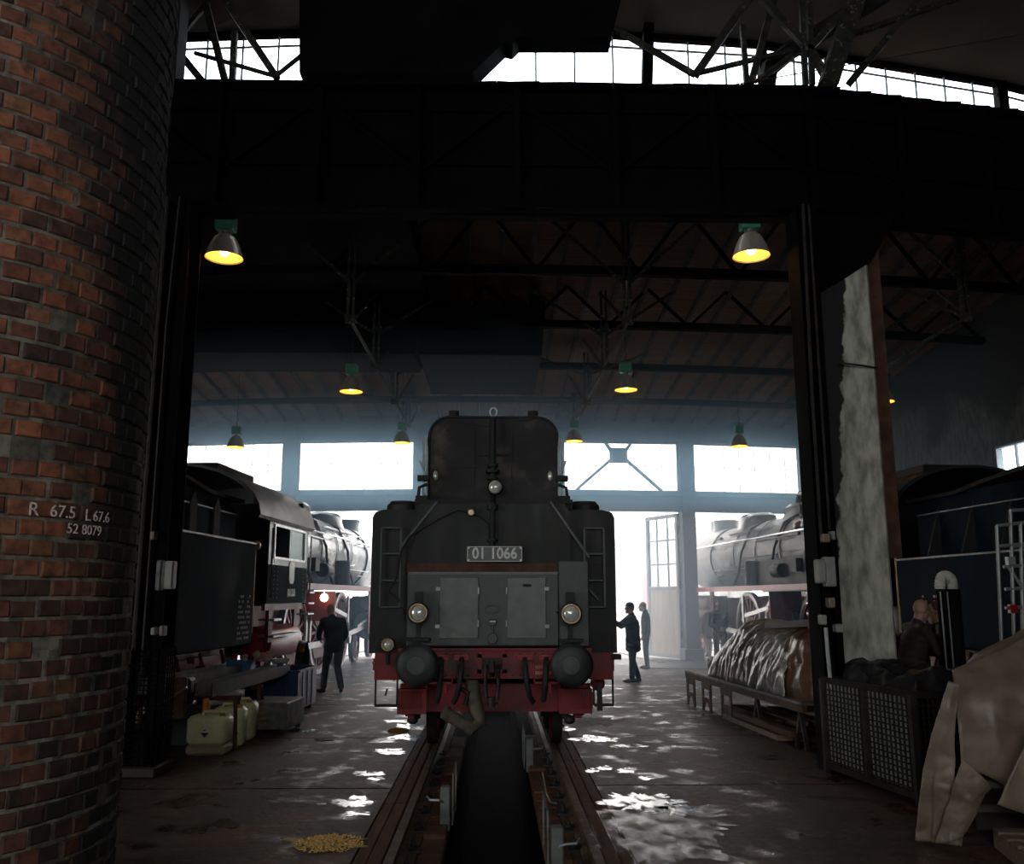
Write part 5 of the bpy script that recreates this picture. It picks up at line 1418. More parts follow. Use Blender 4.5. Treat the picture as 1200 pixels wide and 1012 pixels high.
    b.build('step_tread', M['steel'], L, smooth=None)
    for s in (-1, 1): MB().lathe([(0, 7.7), (0.2, 7.72), (0.31, 7.85), (0.32, 8.0), (0.32, 9.9), (0.28, 10.05), (0, 10.15)], (s * 1.05, 0, 1.0), (0, 1, 0), 24).build('air_reservoir', M['redrim'], L)
    for y, r_, n in ((11.2, 1.0, 18), (13.4, 1.0, 18), (15.6, 1.0, 18)):
        for s in (-1, 1):
            t_, r2 = MB(), MB(); wheel(t_, r2, (s * 0.79, y, r_), r_, 0.14, n, s); r2.prism([(y - 0.5, r_ - 0.6), (y + 0.5, r_ - 0.6), (y + 0.7, r_ - 0.35), (y - 0.7, r_ - 0.35)], s * 0.74, s * 0.86, 'yz')
            w_ = t_.build('driving_wheel', M['steel'], L); r2.build('wheel_centre', M['red'], w_, smooth=None)
    for y, r_ in ((8.9, 0.6), (17.6, 0.5), (19.8, 0.5)):
        for s in (-1, 1):
            t_, r2 = MB(), MB(); wheel(t_, r2, (s * 0.79, y, r_), r_, 0.13, 11, s); w_ = t_.build('carrying_wheel', M['iron'], L); r2.build('wheel_centre', M['red'], w_, smooth=None)
    b = MB()
    for s in (-1, 1):
        b.bar((s * 0.98, 11.2, 0.75), (s * 0.98, 15.6, 0.75), 0.06, 0.14); b.bar((s * 1.08, 13.4, 0.75), (s * 1.08, 17.6, 1.02), 0.06, 0.13)
        b.bar((s * 1.1, 13.4, 1.6), (s * 1.1, 15.3, 1.35), 0.05, 0.10); b.bar((s * 1.1, 16.4, 1.05), (s * 1.1, 18.0, 1.25), 0.08, 0.08); b.bar((s * 1.12, 15.2, 1.9), (s * 1.12, 15.2, 1.2), 0.05, 0.1)
        for y in (11.2, 13.4, 15.6): b.cyl((s * 0.93, y, 0.75), (s * 1.12, y, 0.75), 0.12, 16)
    b.build('coupling_rod', M['steel'], L)
    for s in (-1, 1):
        b = MB(); b.cyl((s * 1.1, 17.9, 1.05), (s * 1.1, 19.3, 1.05), 0.42, 28, 0.03); b.cyl((s * 1.1, 17.8, 1.7), (s * 1.1, 19.4, 1.7), 0.22, 20, 0.03); b.box(min(s * 0.6, s * 1.1), max(s * 0.6, s * 1.1), 18, 19.2, 0.9, 1.9)
        b.build('cylinder', M['red'], L)
    return t, L


TL = train((-6.06, 9.6, 0), -R(3.7), 1, ('black coal tender with grey lettering on the left track', 'shiny black steam locomotive with red wheels on the left track'), M['loco'], 0)
TR = train((9.03, 9.6, 0), R(4.4), -1, ('dark tender with triangular bunker brackets behind the ladder on the right track', 'hazy grey steam locomotive with red running board in the right doorway'), M['loco_grey'], 1)
for (x0, y0, a, nm) in ((-6.06, 9.6, R(3.7), 'left'), (9.03, 9.6, -R(4.4), 'right')):
    for s in (-1, 1):
        d = Vector((math.sin(a), math.cos(a), 0)); n = Vector((math.cos(a), -math.sin(a), 0)); p = Vector((x0, y0, 0)) + n * s * 0.7535
        q0 = p - d * 3; q1 = p + d * 18.6
        rail_at(q0.x, q0.y, q1.x, q1.y, 'rail under the %s locomotive, %s' % (nm, 'outer one' if (s < 0) == (nm == 'left') else 'the one nearer the pit'), 0.005)
p_ = Matrix.Translation((-6.06, 9.6, 0)) @ Matrix.Rotation(-R(3.7), 4, 'Z') @ Vector((1.2, 12.3, 1.85))
b = MB(); b.ell(p_, (0.10, 0.10, 0.10)); b.tube([p_ + Vector((0, 0, 0.08)), p_ + Vector((-0.02, 0.02, 0.22))], 0.01, 6)
tag(b.build('inspection_lamp', M['flood']), 'small glowing orange lamp hanging under the left running board', 'lamp')

# ================================================================== PENDANT LAMPS


def lamp(pos, label, first=None):
    if first: return dup(first, pos, label)
    t = thing('pendant_lamp', label, 'lamp', pos, 0, 'industrial pendant lamps with green gear boxes')
    b = MB(); b.lathe([(0.06, 0.31), (0.08, 0.30), (0.135, 0.25), (0.185, 0.15), (0.225, 0.02), (0.235, 0.0), (0.230, -0.004), (0.219, 0.02), (0.178, 0.15), (0.13, 0.242), (0.07, 0.29)], seg=32)
    sh = b.build('lamp_shade', M['lamp_shade'], t)
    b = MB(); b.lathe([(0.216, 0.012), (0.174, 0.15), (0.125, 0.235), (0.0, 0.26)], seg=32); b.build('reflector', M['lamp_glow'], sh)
    b = MB(); b.ell((0, 0, 0.12), (0.07, 0.07, 0.10)); b.build('bulb', M['bulb'], sh)
    b = MB(); b.lathe([(0.06, 0.30), (0.045, 0.32), (0.045, 0.36)], seg=16)
    for k in range(4): b.bar((0.07 * math.cos(k * PI / 2), 0.07 * math.sin(k * PI / 2), 0.29), (0.06 * math.cos(k * PI / 2), 0.06 * math.sin(k * PI / 2), 0.36), 0.012)
    b.build('neck', M['steel'], t)
    b = MB(); b.cbox(-0.115, 0.115, -0.09, 0.09, 0.35, 0.56, 0.012)
    for k in range(6): b.box(-0.118, 0.118, -0.095, 0.095, 0.38 + 0.028 * k, 0.387 + 0.028 * k)
    b.build('gear_box', M['lamp_green'], t, smooth=None)
    b = MB(); b.tube([(0, 0, 0.56), (0, 0, 0.68), (0.03, 0, 0.73), (0.03, 0, 0.78), (0, 0, 0.81), (-0.02, 0, 0.78)], 0.008, 6)
    b.tube([(0, 0, 0.80), (0.01, 0, 1.1), (0, 0, 1.35)], 0.008, 6); b.build('hook', M['iron'], t)
    return t


lz = 6.02
L0 = lamp(at(262.5, 302, 10.62), 'glowing pendant lamp hanging below the girder at the upper left')
spots = [((880.5, 300, 10.62), 'glowing pendant lamp hanging below the girder at the upper right'),
         ((411.5, 459, 17.5), 'glowing pendant lamp left of the tender, middle distance'),
         ((733.5, 457, 17.5), 'glowing pendant lamp right of the tender, middle distance'),
         ((276, 524, 23.6), 'dim far pendant lamp before the leftmost window'),
         ((471, 519, 23.6), 'dim far pendant lamp just left of the oil tank top'),
         ((673, 517, 23.6), 'dim far pendant lamp just right of the oil tank top'),
         ((866.5, 523, 23.6), 'dim far pendant lamp before the right window'),
         ((1034, 471, 17.2), 'pendant lamp half hidden behind the white pillar')]
for (a, b_, c_), lab in spots: lamp(at(a, b_, c_), lab, L0)
wr_ = MB()
for (a, b_, c_) in [(262.5, 302, 10.62)] + [s_[0] for s_ in spots]:
    p = at(a, b_, c_); wr_ = MB(); top = 8.05 if c_ < 11 else ceil_z(c_) - 0.02
    if p.z + 1.3 < top: tag(wr_.tube([(p.x, p.y, p.z + 1.3), (p.x, p.y, top)], 0.008, 5).build('suspension_wire', M['iron']), 'thin wire holding the pendant lamp ' + {262.5: 'at the upper left', 880.5: 'at the upper right', 411.5: 'left of the tender', 733.5: 'right of the tender', 276: 'before the leftmost window', 471: 'left of the oil tank', 673: 'right of the oil tank', 866.5: 'before the right window', 1034: 'behind the white pillar'}[a], 'wire')

# ================================================================== SWITCH BOXES ON THE COLUMNS


def wallbox(name, label, px0, py0, px1, py1, Y, m, cat='switch box', lid=True, d=0.12):
    a, b_ = at(px0, py1, Y), at(px1, py0, Y)
    t = thing(name, label, cat, ((a.x + b_.x) / 2, Y, a.z))
    MB().cbox(a.x, b_.x, Y, Y + d, a.z, b_.z, min(0.012, (b_.x - a.x) / 5)).build('housing', m, t, world=True, smooth=None)
    if lid:
        w = b_.x - a.x; h = b_.z - a.z
        MB().cbox(a.x + w * .12, b_.x - w * .12, Y - 0.015, Y, a.z + h * .08, b_.z - h * .08, 0.004).build('lid', m, t, world=True, smooth=None)
    return t


wallbox('switch_box', 'large cream switch box on the sooty column behind the brick stack', 191, 657, 204, 690, 9.82, M['boxgrey'])
wallbox('switch_box', 'dark narrow box beside the large cream switch box on the left column', 181, 656, 190, 692, 9.80, M['beam_grey'])
wallbox('socket', 'small pale socket low on the column behind the brick stack', 176, 735, 182.5, 744, 9.80, M['boxgrey'], 'socket')
wallbox('socket', 'small brown socket right of the pale socket on the left column', 186, 733, 192, 745, 9.82, M['boxbrown'], 'socket')
wallbox('junction_box', 'upper small brown junction box above the cream switch box', 175, 622, 181, 632, 9.80, M['boxbrown'], 'junction box', False)
wallbox('switch_box', 'white switch box with dark sides on the right post', 959, 655, 967, 683, 9.86, M['boxgrey'])
wallbox('switch_box', 'tall cream switch box beside the white one on the right post', 968.5, 652, 979, 687, 9.86, M['boxgrey'])
wallbox('junction_box', 'round-cornered brown junction box above the switch boxes on the right post', 965, 625, 973, 635, 9.86, M['boxbrown'], 'junction box', False)
wallbox('junction_box', 'tiny pale insulator right of the brown box on the right post', 975, 622, 979, 632, 9.9, M['boxgrey'], 'junction box', False)
wallbox('junction_box', 'brown box below the switch boxes on the right post', 972, 700, 979, 712, 9.88, M['boxbrown'], 'junction box', False)
wallbox('socket', 'grey socket on the left edge of the right post', 963, 720, 969, 732, 9.80, M['boxgrey'], 'socket')
wallbox('socket', 'cream socket on the front of the right post', 980, 731, 989, 741, 9.9, M['boxgrey'], 'socket')
b = MB(); b.tube([at(967.5, 735, 9.84), at(970, 765, 9.84), at(974, 806, 9.84)], 0.022, 8)
tag(b.build('conduit_pipe', M['galv']), 'pale grey pipe running down the right post below the grey socket', 'pipe')

# ================================================================== LEFT CLUTTER
t = thing('plastic_canister', 'yellowed plastic canister with a diamond hazard label, standing foremost on the left', 'canister', (-3.46, 11.25, 0), R(-4))
b = MB(); b.cbox(-0.235, 0.235, 0, 0.32, 0.0, 0.12, 0.03); b.build('liquid_part', M['canister_low'], t, smooth=None)
b = MB(); b.cbox(-0.24, 0.24, -0.003, 0.325, 0.115, 0.45, 0.045); b.build('body', M['canister'], t, smooth=50)
b = MB(); b.tube([(-0.1, 0.16, 0.44), (-0.08, 0.16, 0.49), (0.1, 0.16, 0.49), (0.12, 0.16, 0.44)], 0.02, 8); b.build('handle', M['canister'], t)
b = MB(); b.cyl((0.17, 0.08, 0.44), (0.17, 0.08, 0.48), 0.035, 14); b.build('cap', M['boxbrown'], t)
b = MB(); b.prism([(-0.03, 0.20), (0.035, 0.265), (0.10, 0.20), (0.0, 0.2)], -0.008, -0.004); b.prism([(-0.095 + 0.03, 0.26), (-0.03 + 0.03, 0.325), (0.035 + 0.03, 0.26), (-0.03 + 0.03, 0.195)], -0.007, -0.0035); lab_ = b
b = MB(); b.prism([(-0.055, 0.265), (0, 0.325), (0.055, 0.265), (0, 0.205)], -0.007, -0.003); hl = b.build('hazard_label', M['white'], t, smooth=None)
b = MB(); b.prism([(-0.053, 0.263), (0.053, 0.263), (0, 0.207)], -0.009, -0.006); b.bar((-0.02, -0.008, 0.285), (0.02, -0.008, 0.30), 0.008); b.build('label_print', M['label_black'], hl, smooth=None)
for x, y, r_, lab in ((-3.36, 11.78, R(4), 'yellowed plastic canister partly hidden behind the foremost canister'), (-3.40, 12.38, R(-3), 'yellowed plastic canister farthest back behind the trestle legs')):
    c_ = thing('plastic_canister', lab, 'canister', (x, y, 0), r_)
    MB().cbox(-0.2, 0.2, 0, 0.32, 0.0, 0.48, 0.045).build('body', M['canister'], c_, smooth=50)
    b = MB(); b.tube([(-0.1, 0.16, 0.47), (-0.08, 0.16, 0.52), (0.1, 0.16, 0.52), (0.12, 0.16, 0.47)], 0.02, 8); b.build('handle', M['canister'], c_)
    MB().cyl((0.13, 0.08, 0.47), (0.13, 0.08, 0.52), 0.035, 14).build('cap', M['orange'], c_)


def trestle(x, y, w, h, rz, label, m='iron'):
    t = thing('trestle', label, 'trestle', (x, y, 0), rz)
    for sx in (-1, 1):
        for sy in (-1, 1): MB().bar((sx * w / 2 * 1.05, sy * 0.16, 0), (sx * w / 2 * 0.9, sy * 0.02, h), 0.045).build('leg', M[m], t, smooth=None)
    MB().bar((-w / 2, 0, h), (w / 2, 0, h), 0.06).build('top_bar', M[m], t, smooth=None)
    b = MB(); [b.bar((sx * w / 2, -0.12, h * 0.3), (sx * w / 2, 0.12, h * 0.3), 0.03) for sx in (-1, 1)]; b.build('cross_bar', M[m], t, smooth=None)
    return t


trestle(-3.75, 11.9, 1.05, 0.60, R(-5), 'rusty steel trestle beside the foremost canister', 'rust')
trestle(-3.75, 13.3, 0.9, 0.60, R(-5), 'rusty steel trestle beside the striped box', 'rust')
trestle(-4.25, 12.5, 0.7, 0.60, R(-5), 'dark trestle farther left under the grey steel profile')


def profile(p, q, w, h, m, name, label, cat):
    """U-shaped steel profile lying on its back."""
    p, q = Vector(p), Vector(q); d = (q - p).normalized(); n = Vector((d.y, -d.x, 0)).normalized(); b = MB()
    b.bar(p, q, w, 0.015); b.bar(p + n * w / 2 + Vector((0, 0, h / 2)), q + n * w / 2 + Vector((0, 0, h / 2)), 0.015, h); b.bar(p - n * w / 2 + Vector((0, 0, h / 2)), q - n * w / 2 + Vector((0, 0, h / 2)), 0.015, h)
    return tag(b.build(name, M[m], smooth=None), label, cat)


profile((-4.35, 11.7, 0.66), (-4.05, 15.0, 0.66), 0.34, 0.17, 'beam_grey', 'steel_profile', 'long weathered grey steel profile lying across the left trestles', 'steel profile')
profile((-3.62, 11.6, 0.64), (-3.42, 15.0, 0.64), 0.22, 0.16, 'iron', 'steel_profile', 'dark steel profile on the trestles above the canisters', 'steel profile')
b = MB(); b.bar((-3.88, 12.0, 0.67), (-3.65, 14.6, 0.67), 0.07, 0.07); tag(b.build('steel_bar', M['rust'], smooth=None), 'rusty bar lying between the two profiles on the left trestles', 'bar')
v = thing('bench_vise', 'greasy dark iron vise block at the near end of the left bench', 'vise', (-3.92, 11.62, 0.64), R(8))
MB().cbox(-0.15, 0.15, -0.1, 0.25, 0.02, 0.22, 0.03).build('vise_body', M['iron'], v, smooth=None)
b = MB(); b.cbox(-0.12, 0.12, -0.22, -0.12, -0.25, 0.25, 0.02); b.cyl((0, -0.3, 0.05), (0, 0.1, 0.05), 0.035, 12); b.build('jaw', M['rust'], v)
MB().tube([(-0.14, -0.3, -0.04), (0.14, -0.3, 0.14)], 0.014, 8).build('handle', M['steel'], v)
b = MB(); b.tube([(-3.55, 11.5, 0.62), (-3.52, 11.45, 0.5), (-3.56, 11.45, 0.42)], [0.04, 0.05, 0.02], 8); tag(b.build('rag', M['orange']), 'orange-brown rag hanging from the bench over the canister', 'rag')
bb = thing('parts_box', 'bright blue parts box on the far end of the left bench', 'box', (-3.99, 14.6, 0.68), R(-5))
b = MB(); b.box(-0.18, 0.18, -0.15, 0.15, 0, 0.02); b.box(-0.18, -0.16, -0.15, 0.15, 0, 0.2); b.box(0.16, 0.18, -0.15, 0.15, 0, 0.2); b.box(-0.18, 0.18, -0.15, -0.13, 0, 0.2); b.box(-0.18, 0.18, 0.13, 0.15, 0, 0.2); b.build('tray', M['blue_light'], bb, smooth=None)
for j, (dx, m, lab) in enumerate(((-0.1, 'redrim', 'small red fitting in the blue parts box, left one'), (0.06, 'rag', 'small pink fitting in the blue parts box, right one'))):
    b = MB(); b.cyl((-3.99 + dx, 14.6, 0.71), (-3.99 + dx, 14.6, 0.93), 0.04, 10, 0.01); b.ell((-3.99 + dx, 14.6, 0.94), (0.05, 0.05, 0.04)); tag(b.build('fitting', M[m]), lab, 'fitting')
b = MB(); q = random.Random(3)
for j in range(14): b.ell((-3.72 + q.uniform(-.12, .12), 14.75 + q.uniform(-.08, .08), 0.84 + q.uniform(0, .12)), (q.uniform(.04, .08), q.uniform(.04, .08), q.uniform(.03, .06)), (q.uniform(0, 3), q.uniform(0, 3), 0), 8, 5)
o = b.build('rag_heap', M['rag']); tag(o, 'heap of pinkish cleaning rags beside the blue parts box', 'rags', kind='stuff')
b = MB(); b.lathe([(0.06, 0), (0.13, 0.03), (0.15, 0.08), (0.14, 0.08), (0.12, 0.035), (0, 0.02)], (-3.42, 14.8, 0.81), seg=20); tag(b.build('bowl', M['enamel']), 'cream enamel bowl right of the pink rags', 'bowl')


def bin_(loc, rz, w, d, h, m, label, name, ribs=True):
    t = thing(name, label, 'bin', loc, rz)
    b = MB(); T_ = 0.02
    b.box(0, w, 0, d, 0.08, 0.1); b.box(0, T_, 0, d, 0.08, h); b.box(w - T_, w, 0, d, 0.08, h); b.box(0, w, 0, T_, 0.08, h); b.box(0, w, d - T_, d, 0.08, h)
    for k in range(1, 4): b.box(w, w + 0.012, d * k / 4 - 0.03, d * k / 4 + 0.03, 0.1, h); b.box(w * k / 4 - 0.03, w * k / 4 + 0.03, -0.012, 0, 0.1, h)
    b.build('tub', m, t, smooth=None)
    b = MB()
    for p, q_ in (((0, 0), (w, 0)), ((w, 0), (w, d)), ((w, d), (0, d)), ((0, d), (0, 0))): b.bar((p[0], p[1], h), (q_[0], q_[1], h), 0.05, 0.035)
    b.build('rim', m, t, smooth=None)
    for x in (0.1, w - 0.1):
        for y in (0.1, d - 0.1): MB().cbox(x - 0.06, x + 0.06, y - 0.06, y + 0.06, 0, 0.08, 0.01).build('foot', M['iron'], t, smooth=None)
    return t


bin_((-4.0, 14.95, 0), R(-3), 0.85, 1.2, 0.68, M['blue'], 'large blue plastic bin behind the trestles on the left', 'plastic_bin')
t = thing('tool_box', 'low grey box with yellow and black hazard stripes beside the trestles', 'box', (-3.46, 12.95, 0), R(-4))
MB().cbox(0, 0.60, 0, 0.85, 0.06, 0.42, 0.015).build('box_body', M['beam_grey'], t, smooth=None)
b = MB()
for k in range(4): b.prism([(0.14, 0.10 + 0.075 * k), (0.32, 0.13 + 0.075 * k), (0.32, 0.165 + 0.075 * k), (0.14, 0.135 + 0.075 * k)], -0.006, -0.001)
b.build('hazard_stripes', M['yellow'], t, smooth=None)
for x in (0.06, 0.54):
    for y in (0.06, 0.79): MB().box(x - 0.03, x + 0.03, y - 0.03, y + 0.03, 0, 0.06).build('foot', M['iron'], t, smooth=None)
t = thing('tool_box', 'dull green metal box under the left bench behind the foremost canister', 'box', (-4.12, 12.0, 0), R(-6))
MB().cbox(0, 0.4, 0, 0.5, 0, 0.42, 0.015).build('box_body', M['greenbox'], t, smooth=None)
MB().cbox(-0.01, 0.41, -0.01, 0.51, 0.42, 0.46, 0.01).build('lid', M['greenbox'], t, smooth=None)
b = MB(); b.lathe([(0.60, 0.12), (0.62, 0.02), (0.62, -0.02), (0.60, -0.03)], (-3.62, 17.2, 0.45), (1, 0.1, 0), 40, 0, 360); b.lathe([(0.0, 0), (0.6, 0)], (-3.62, 17.2, 0.45), (1, 0.1, 0), 40)
tag(b.build('wheel_guard', M['loco']), 'black curved guard leaning behind the blue bin beside the left locomotive', 'guard')

# ================================================================== PIT LAMPS


def pitlamp(x, y, s, label):
    t = thing('pit_lamp', label, 'lamp', (x, y, -0.30), 0)
    MB().cbox(-0.045, 0.045, 0, 0.12, 0.05, 0.44, 0.01).build('lamp_case', M['pitlamp'], t, smooth=None)
    b = MB(); b.bar((s * 0.06, 0.25, 0.05), (s * 0.06, 0.25, 0.5), 0.015); b.bar((s * 0.06, 0.25, 0.5), (s * 0.06, 0.9, 0.5), 0.015); b.bar((s * 0.06, 0.9, 0.05), (s * 0.06, 0.9, 0.5), 0.015); b.bar((s * 0.06, 0.25, 0.08), (s * 0.06, 0.9, 0.08), 0.015)
    b.build('guard_frame', M['pitlamp'], t, smooth=None)
    b = MB(); b.tube([(0, 0.02, 0.30), (-s * 0.05, -0.02, 0.33), (-s * 0.14, 0.0, 0.33), (-s * 0.17, 0.05, 0.35)], 0.012, 6); b.build('hanger_hook', M['steel'], t)
    return t


pitlamp(gr(521, 975, -0.25).x, gr(521, 975, -0.25).y, 1, 'grey pit lamp box on the left ledge of the inspection pit')
pitlamp(gr(621, 905, -0.25).x, gr(621, 905, -0.25).y, -1, 'grey pit lamp box on the right ledge, the farther one')
pitlamp(gr(654, 1035, -0.25).x, gr(654, 1035, -0.25).y, -1, 'grey pit lamp box on the right ledge, nearest the camera')
b = MB(); b.tube([gr(636, 905, -0.17), gr(640, 928, -0.17), gr(645, 940, -0.15), gr(652, 941, -0.12)], 0.01, 6); tag(b.build('cable_hook', M['steel']), 'thin bent steel rod on the right pit ledge', 'rod')

# ================================================================== PUDDLES AND SPILLS


NB = 120


def blob(px_, py_, w, h, seed, z=0.003, rag=0.35):
    q = []
    for k in range(NB):
        a = 2 * PI * k / NB; e = Vector((math.cos(a) * 1.6 + seed * 7.1, math.sin(a) * 1.6, seed))
        r_ = max(0.15, 1 + rag * (noise.noise(e) * 2 + noise.noise(e * 3.7) * 1.3 + noise.noise(e * 9) * 0.8))
        p = gr(px_ + w * math.cos(a) * r_, py_ + h * math.sin(a) * r_, 0)
        q.append((p.x, p.y, z))
    c_ = gr(px_, py_, 0)
    return [(c_.x, c_.y, z)] + q, [(0, 1 + k, 1 + (k + 1) % NB) for k in range(NB)]


PUD = [(697, 866, 17, 2.6, 'right of the tender wheels'), (709, 900, 7, 1.8, 'small, right of the rails, left of two'), (733, 903, 8, 2, 'small, right of the rails, right of two'), (758, 911, 8, 2, 'small, far right of the rails'),
       (694, 903, 6, 1.8, 'tiny, against the right timbers'), (736, 874, 14, 1.6, 'thin streak right of the tender'), (752, 938, 34, 8, 'large bright one right of the rails'), (782, 962, 60, 17, 'largest speckled one at the right of the rails'), (790, 948, 20, 5, 'touching the largest on its right'), (775, 993, 44, 14, 'broad speckled one at the lower right of the rails'),
       (463, 845, 9, 1.5, 'farthest one left of the tender wheels'), (476, 851, 10, 2.2, 'left of the tender wheels, second'), (474, 864, 13, 2.2, 'left of the tender wheels, third'), (457, 880, 12, 2.6, 'left of the rails, fourth'), (430, 907, 13, 2.0, 'left of the rails, fifth'), (441, 912, 7, 1.3, 'tiny, left of the rails'),
       (409, 940, 20, 4.5, 'long, at the lower left of the rails'), (415, 953, 12, 2.5, 'behind the sawdust heap'), (355, 856, 14, 1.8, 'beside the striped box'), (375, 867, 9, 1.2, 'small, right of the striped box'), (660, 854, 8, 1.6, 'tiny, just right of the tender')]
for i, (a, b_, w, h, nm) in enumerate(PUD):
    m = MB(); v, f = blob(a, b_, w * 1.3, h * 1.3, i + 1); m.raw(v, f)
    tag(m.build('puddle', M['wetfilm' if w > 40 else 'puddle'], smooth=None, recalc=False), 'shining puddle on the floor, ' + nm, 'puddle', 'puddles on the shed floor')


def heap(px_, py_, w, h, seed, m, name, label):
    v, f = blob(px_, py_, w, h, seed, 0.002, 0.3)
    b = MB(); q = random.Random(seed); b.raw([(v[0][0], v[0][1], 0.014)] + v[1:], f)
    cx, cy = v[0][0], v[0][1]; rx = abs(v[1][0] - cx); ry = max(p[1] for p in v) - cy
    for k in range(420):
        a = q.uniform(0, 2 * PI); r_ = math.sqrt(q.random()) * 1.05; x, y = cx + rx * r_ * math.cos(a), cy + ry * r_ * math.sin(a); s_ = q.uniform(0.006, 0.014)
        z = 0.016 * (1 - r_ * 0.85); b.raw([(x - s_, y - s_ * .6, z), (x + s_, y - s_, z), (x + s_ * .4, y + s_, z), (x, y, z + s_)], [(0, 1, 3), (1, 2, 3), (2, 0, 3)])
    return tag(b.build(name, m, smooth=None), label, 'sawdust', kind='stuff')


heap(386, 988, 42, 8, 31, M['sawdust'], 'sawdust_heap', 'patch of yellow sawdust on the floor left of the rails')
heap(467, 856, 11, 2.5, 33, M['sawdust'], 'sawdust_heap', 'small orange sawdust patch left of the tender wheels')
v, f = blob(700, 846, 30, 5, 40, 0.0015); m = MB(); m.raw(v, f); tag(m.build('rust_stain', M['block'], smooth=None, recalc=False), 'brown dusty stain on the floor right of the tender', 'stain', kind='stuff')
v, f = blob(800, 784, 52, 5, 44, 0.0015, 0.05)
m = MB(); a, b_, c_, d = gr(745, 782), gr(880, 786), gr(880, 778), gr(760, 777); m.raw([(p.x, p.y, z) for z in (0.0, 0.012) for p in (a, b_, c_, d)], [(0, 3, 2, 1), (4, 5, 6, 7), (0, 1, 5, 4), (1, 2, 6, 5), (2, 3, 7, 6), (3, 0, 4, 7)])
tag(m.build('pit_patch', M['pitpatch'], smooth=None), 'flat dark patch in place of the shaded track pit before the open doorway', 'dark patch')  # flat dark patch laid in place of the sunken pit and its shade

# ================================================================== RIGHT CLUTTER
trs = thing('work_platform', 'low rusty platform on cut-out leg panels carrying the silver-covered load', 'platform', (4.2, 13.8, 0))
A0, A1 = Vector((3.42, 16.5, 0)), Vector((3.80, 11.4, 0)); dA = (A1 - A0).normalized(); nA = Vector((-dA.y, dA.x, 0))
if nA.x < 0: nA = -nA
b = MB(); up = Vector((0, 0, 1))
b.bar(A0 + up * 0.50 + nA * 0.02, A1 + up * 0.50 + nA * 0.02, 0.06, 0.09); b.bar(A0 + up * 0.50 + nA * 1.3, A1 + up * 0.50 + nA * 1.3, 0.06, 0.09)
for k in range(6): b.bar(A0 + dA * k * 1.0 + up * 0.49, A0 + dA * k * 1.0 + nA * 1.3 + up * 0.49, 0.06, 0.07)
b.build('frame', M['rust'], trs, world=True, smooth=None)
MB().bar(A0 + up * 0.56 + nA * 0.66, A1 + up * 0.56 + nA * 0.66, 1.36, 0.03).build('deck_sheet', M['beam_grey'], trs, world=True, smooth=None)
for k in (0.05, 0.95, 1.95):
    b = MB(); p = A0 + dA * k
    for a, c_, z0, z1 in ((0, 0.09, 0, 0.46), (0.40, 0.49, 0, 0.46), (0.09, 0.40, 0.36, 0.46), (0.09, 0.40, 0.16, 0.22)): b.bar(p + dA * a + up * (z0 + z1) / 2, p + dA * c_ + up * (z0 + z1) / 2, 0.02, z1 - z0)
    for s in (0, 1): b.raw([(p + dA * (0.09 if s == 0 else 0.40) + up * z)[:] if i < 2 else (p + dA * 0.245 + up * 0.18)[:] for i, z in enumerate((0.0, 0.18, 0.18))], [(0, 1, 2)])
    b.build('leg_panel', M['rust'], trs, world=True, smooth=None)
for k in (3.4, 4.9):
    p = A0 + dA * k
    for q_ in (0.05, 1.25):
        for s in (-1, 1): MB().bar(p + nA * q_ + dA * 0.16 * s, p + nA * q_ + up * 0.46, 0.045).build('leg', M['iron'], trs, world=True, smooth=None)
q = random.Random(11)
for k in range(8):
    a = q.uniform(1.6, 2.6); L = q.uniform(1.8, 2.6); o_ = 0.05 + 0.25 * (k % 4) + q.uniform(-.03, .03); z = 0.04 + 0.085 * (k // 4) * 1.2
    p0 = A0 + dA * a + nA * o_ + up * z; p1 = A0 + dA * min(a + L, 4.75) + nA * (o_ + q.uniform(-.05, .05)) + up * z
    tag(MB().bar(p0, p1, 0.2, 0.07).build('timber_board', M['wood'] if k % 3 else M['pallet'], smooth=None), 'old timber board stored under the low platform, ' + ('front edge at the floor|second from the front at the floor|third from the front at the floor|rearmost at the floor|front board of the upper layer|second board of the upper layer|third board of the upper layer|rearmost board of the upper layer'.split('|')[k]), 'board', 'boards under the low platform')


def sheet(name, m, fn, nu, nv, label, cat, amp, fr, seed, creases=None, thick=0.006, kind=None):
    g = [[Vector(fn(i / nu, j / nv)) for j in range(nv + 1)] for i in range(nu + 1)]
    vs = []
    for i in range(nu + 1):
        for j in range(nv + 1):
            a = g[min(i + 1, nu)][j] - g[max(i - 1, 0)][j]; b = g[i][min(j + 1, nv)] - g[i][max(j - 1, 0)]
            n = a.cross(b)
            n = n.normalized() if n.length > 1e-9 else Vector((0, 0, 1))
            p = g[i][j]; s_ = p * fr + Vector((seed, 0, 0))
            if creases: s_ = Vector((s_.x * creases[0], (s_.y + s_.z * 0.6) * creases[1], (s_.z - s_.y * 0.3) * creases[2]))
            d = (1 - abs(noise.noise(s_)) * 2.2) * 0.6 + noise.noise(s_ * 2.3) * 0.5 + (1 - abs(noise.noise(s_ * 4.1)) * 2) * 0.2
            vs.append(p + n * amp * (d - 0.4))
    fs = [(i * (nv + 1) + j, (i + 1) * (nv + 1) + j, (i + 1) * (nv + 1) + j + 1, i * (nv + 1) + j + 1) for i in range(nu) for j in range(nv)]
    b = MB(); b.raw(vs, fs); o = b.build(name, m, smooth=None, recalc=True)
    o.data.polygons.foreach_set('use_smooth', [True] * len(o.data.polygons))
    md = o.modifiers.new('thickness', 'SOLIDIFY'); md.thickness = thick
    return tag(o, label, cat)


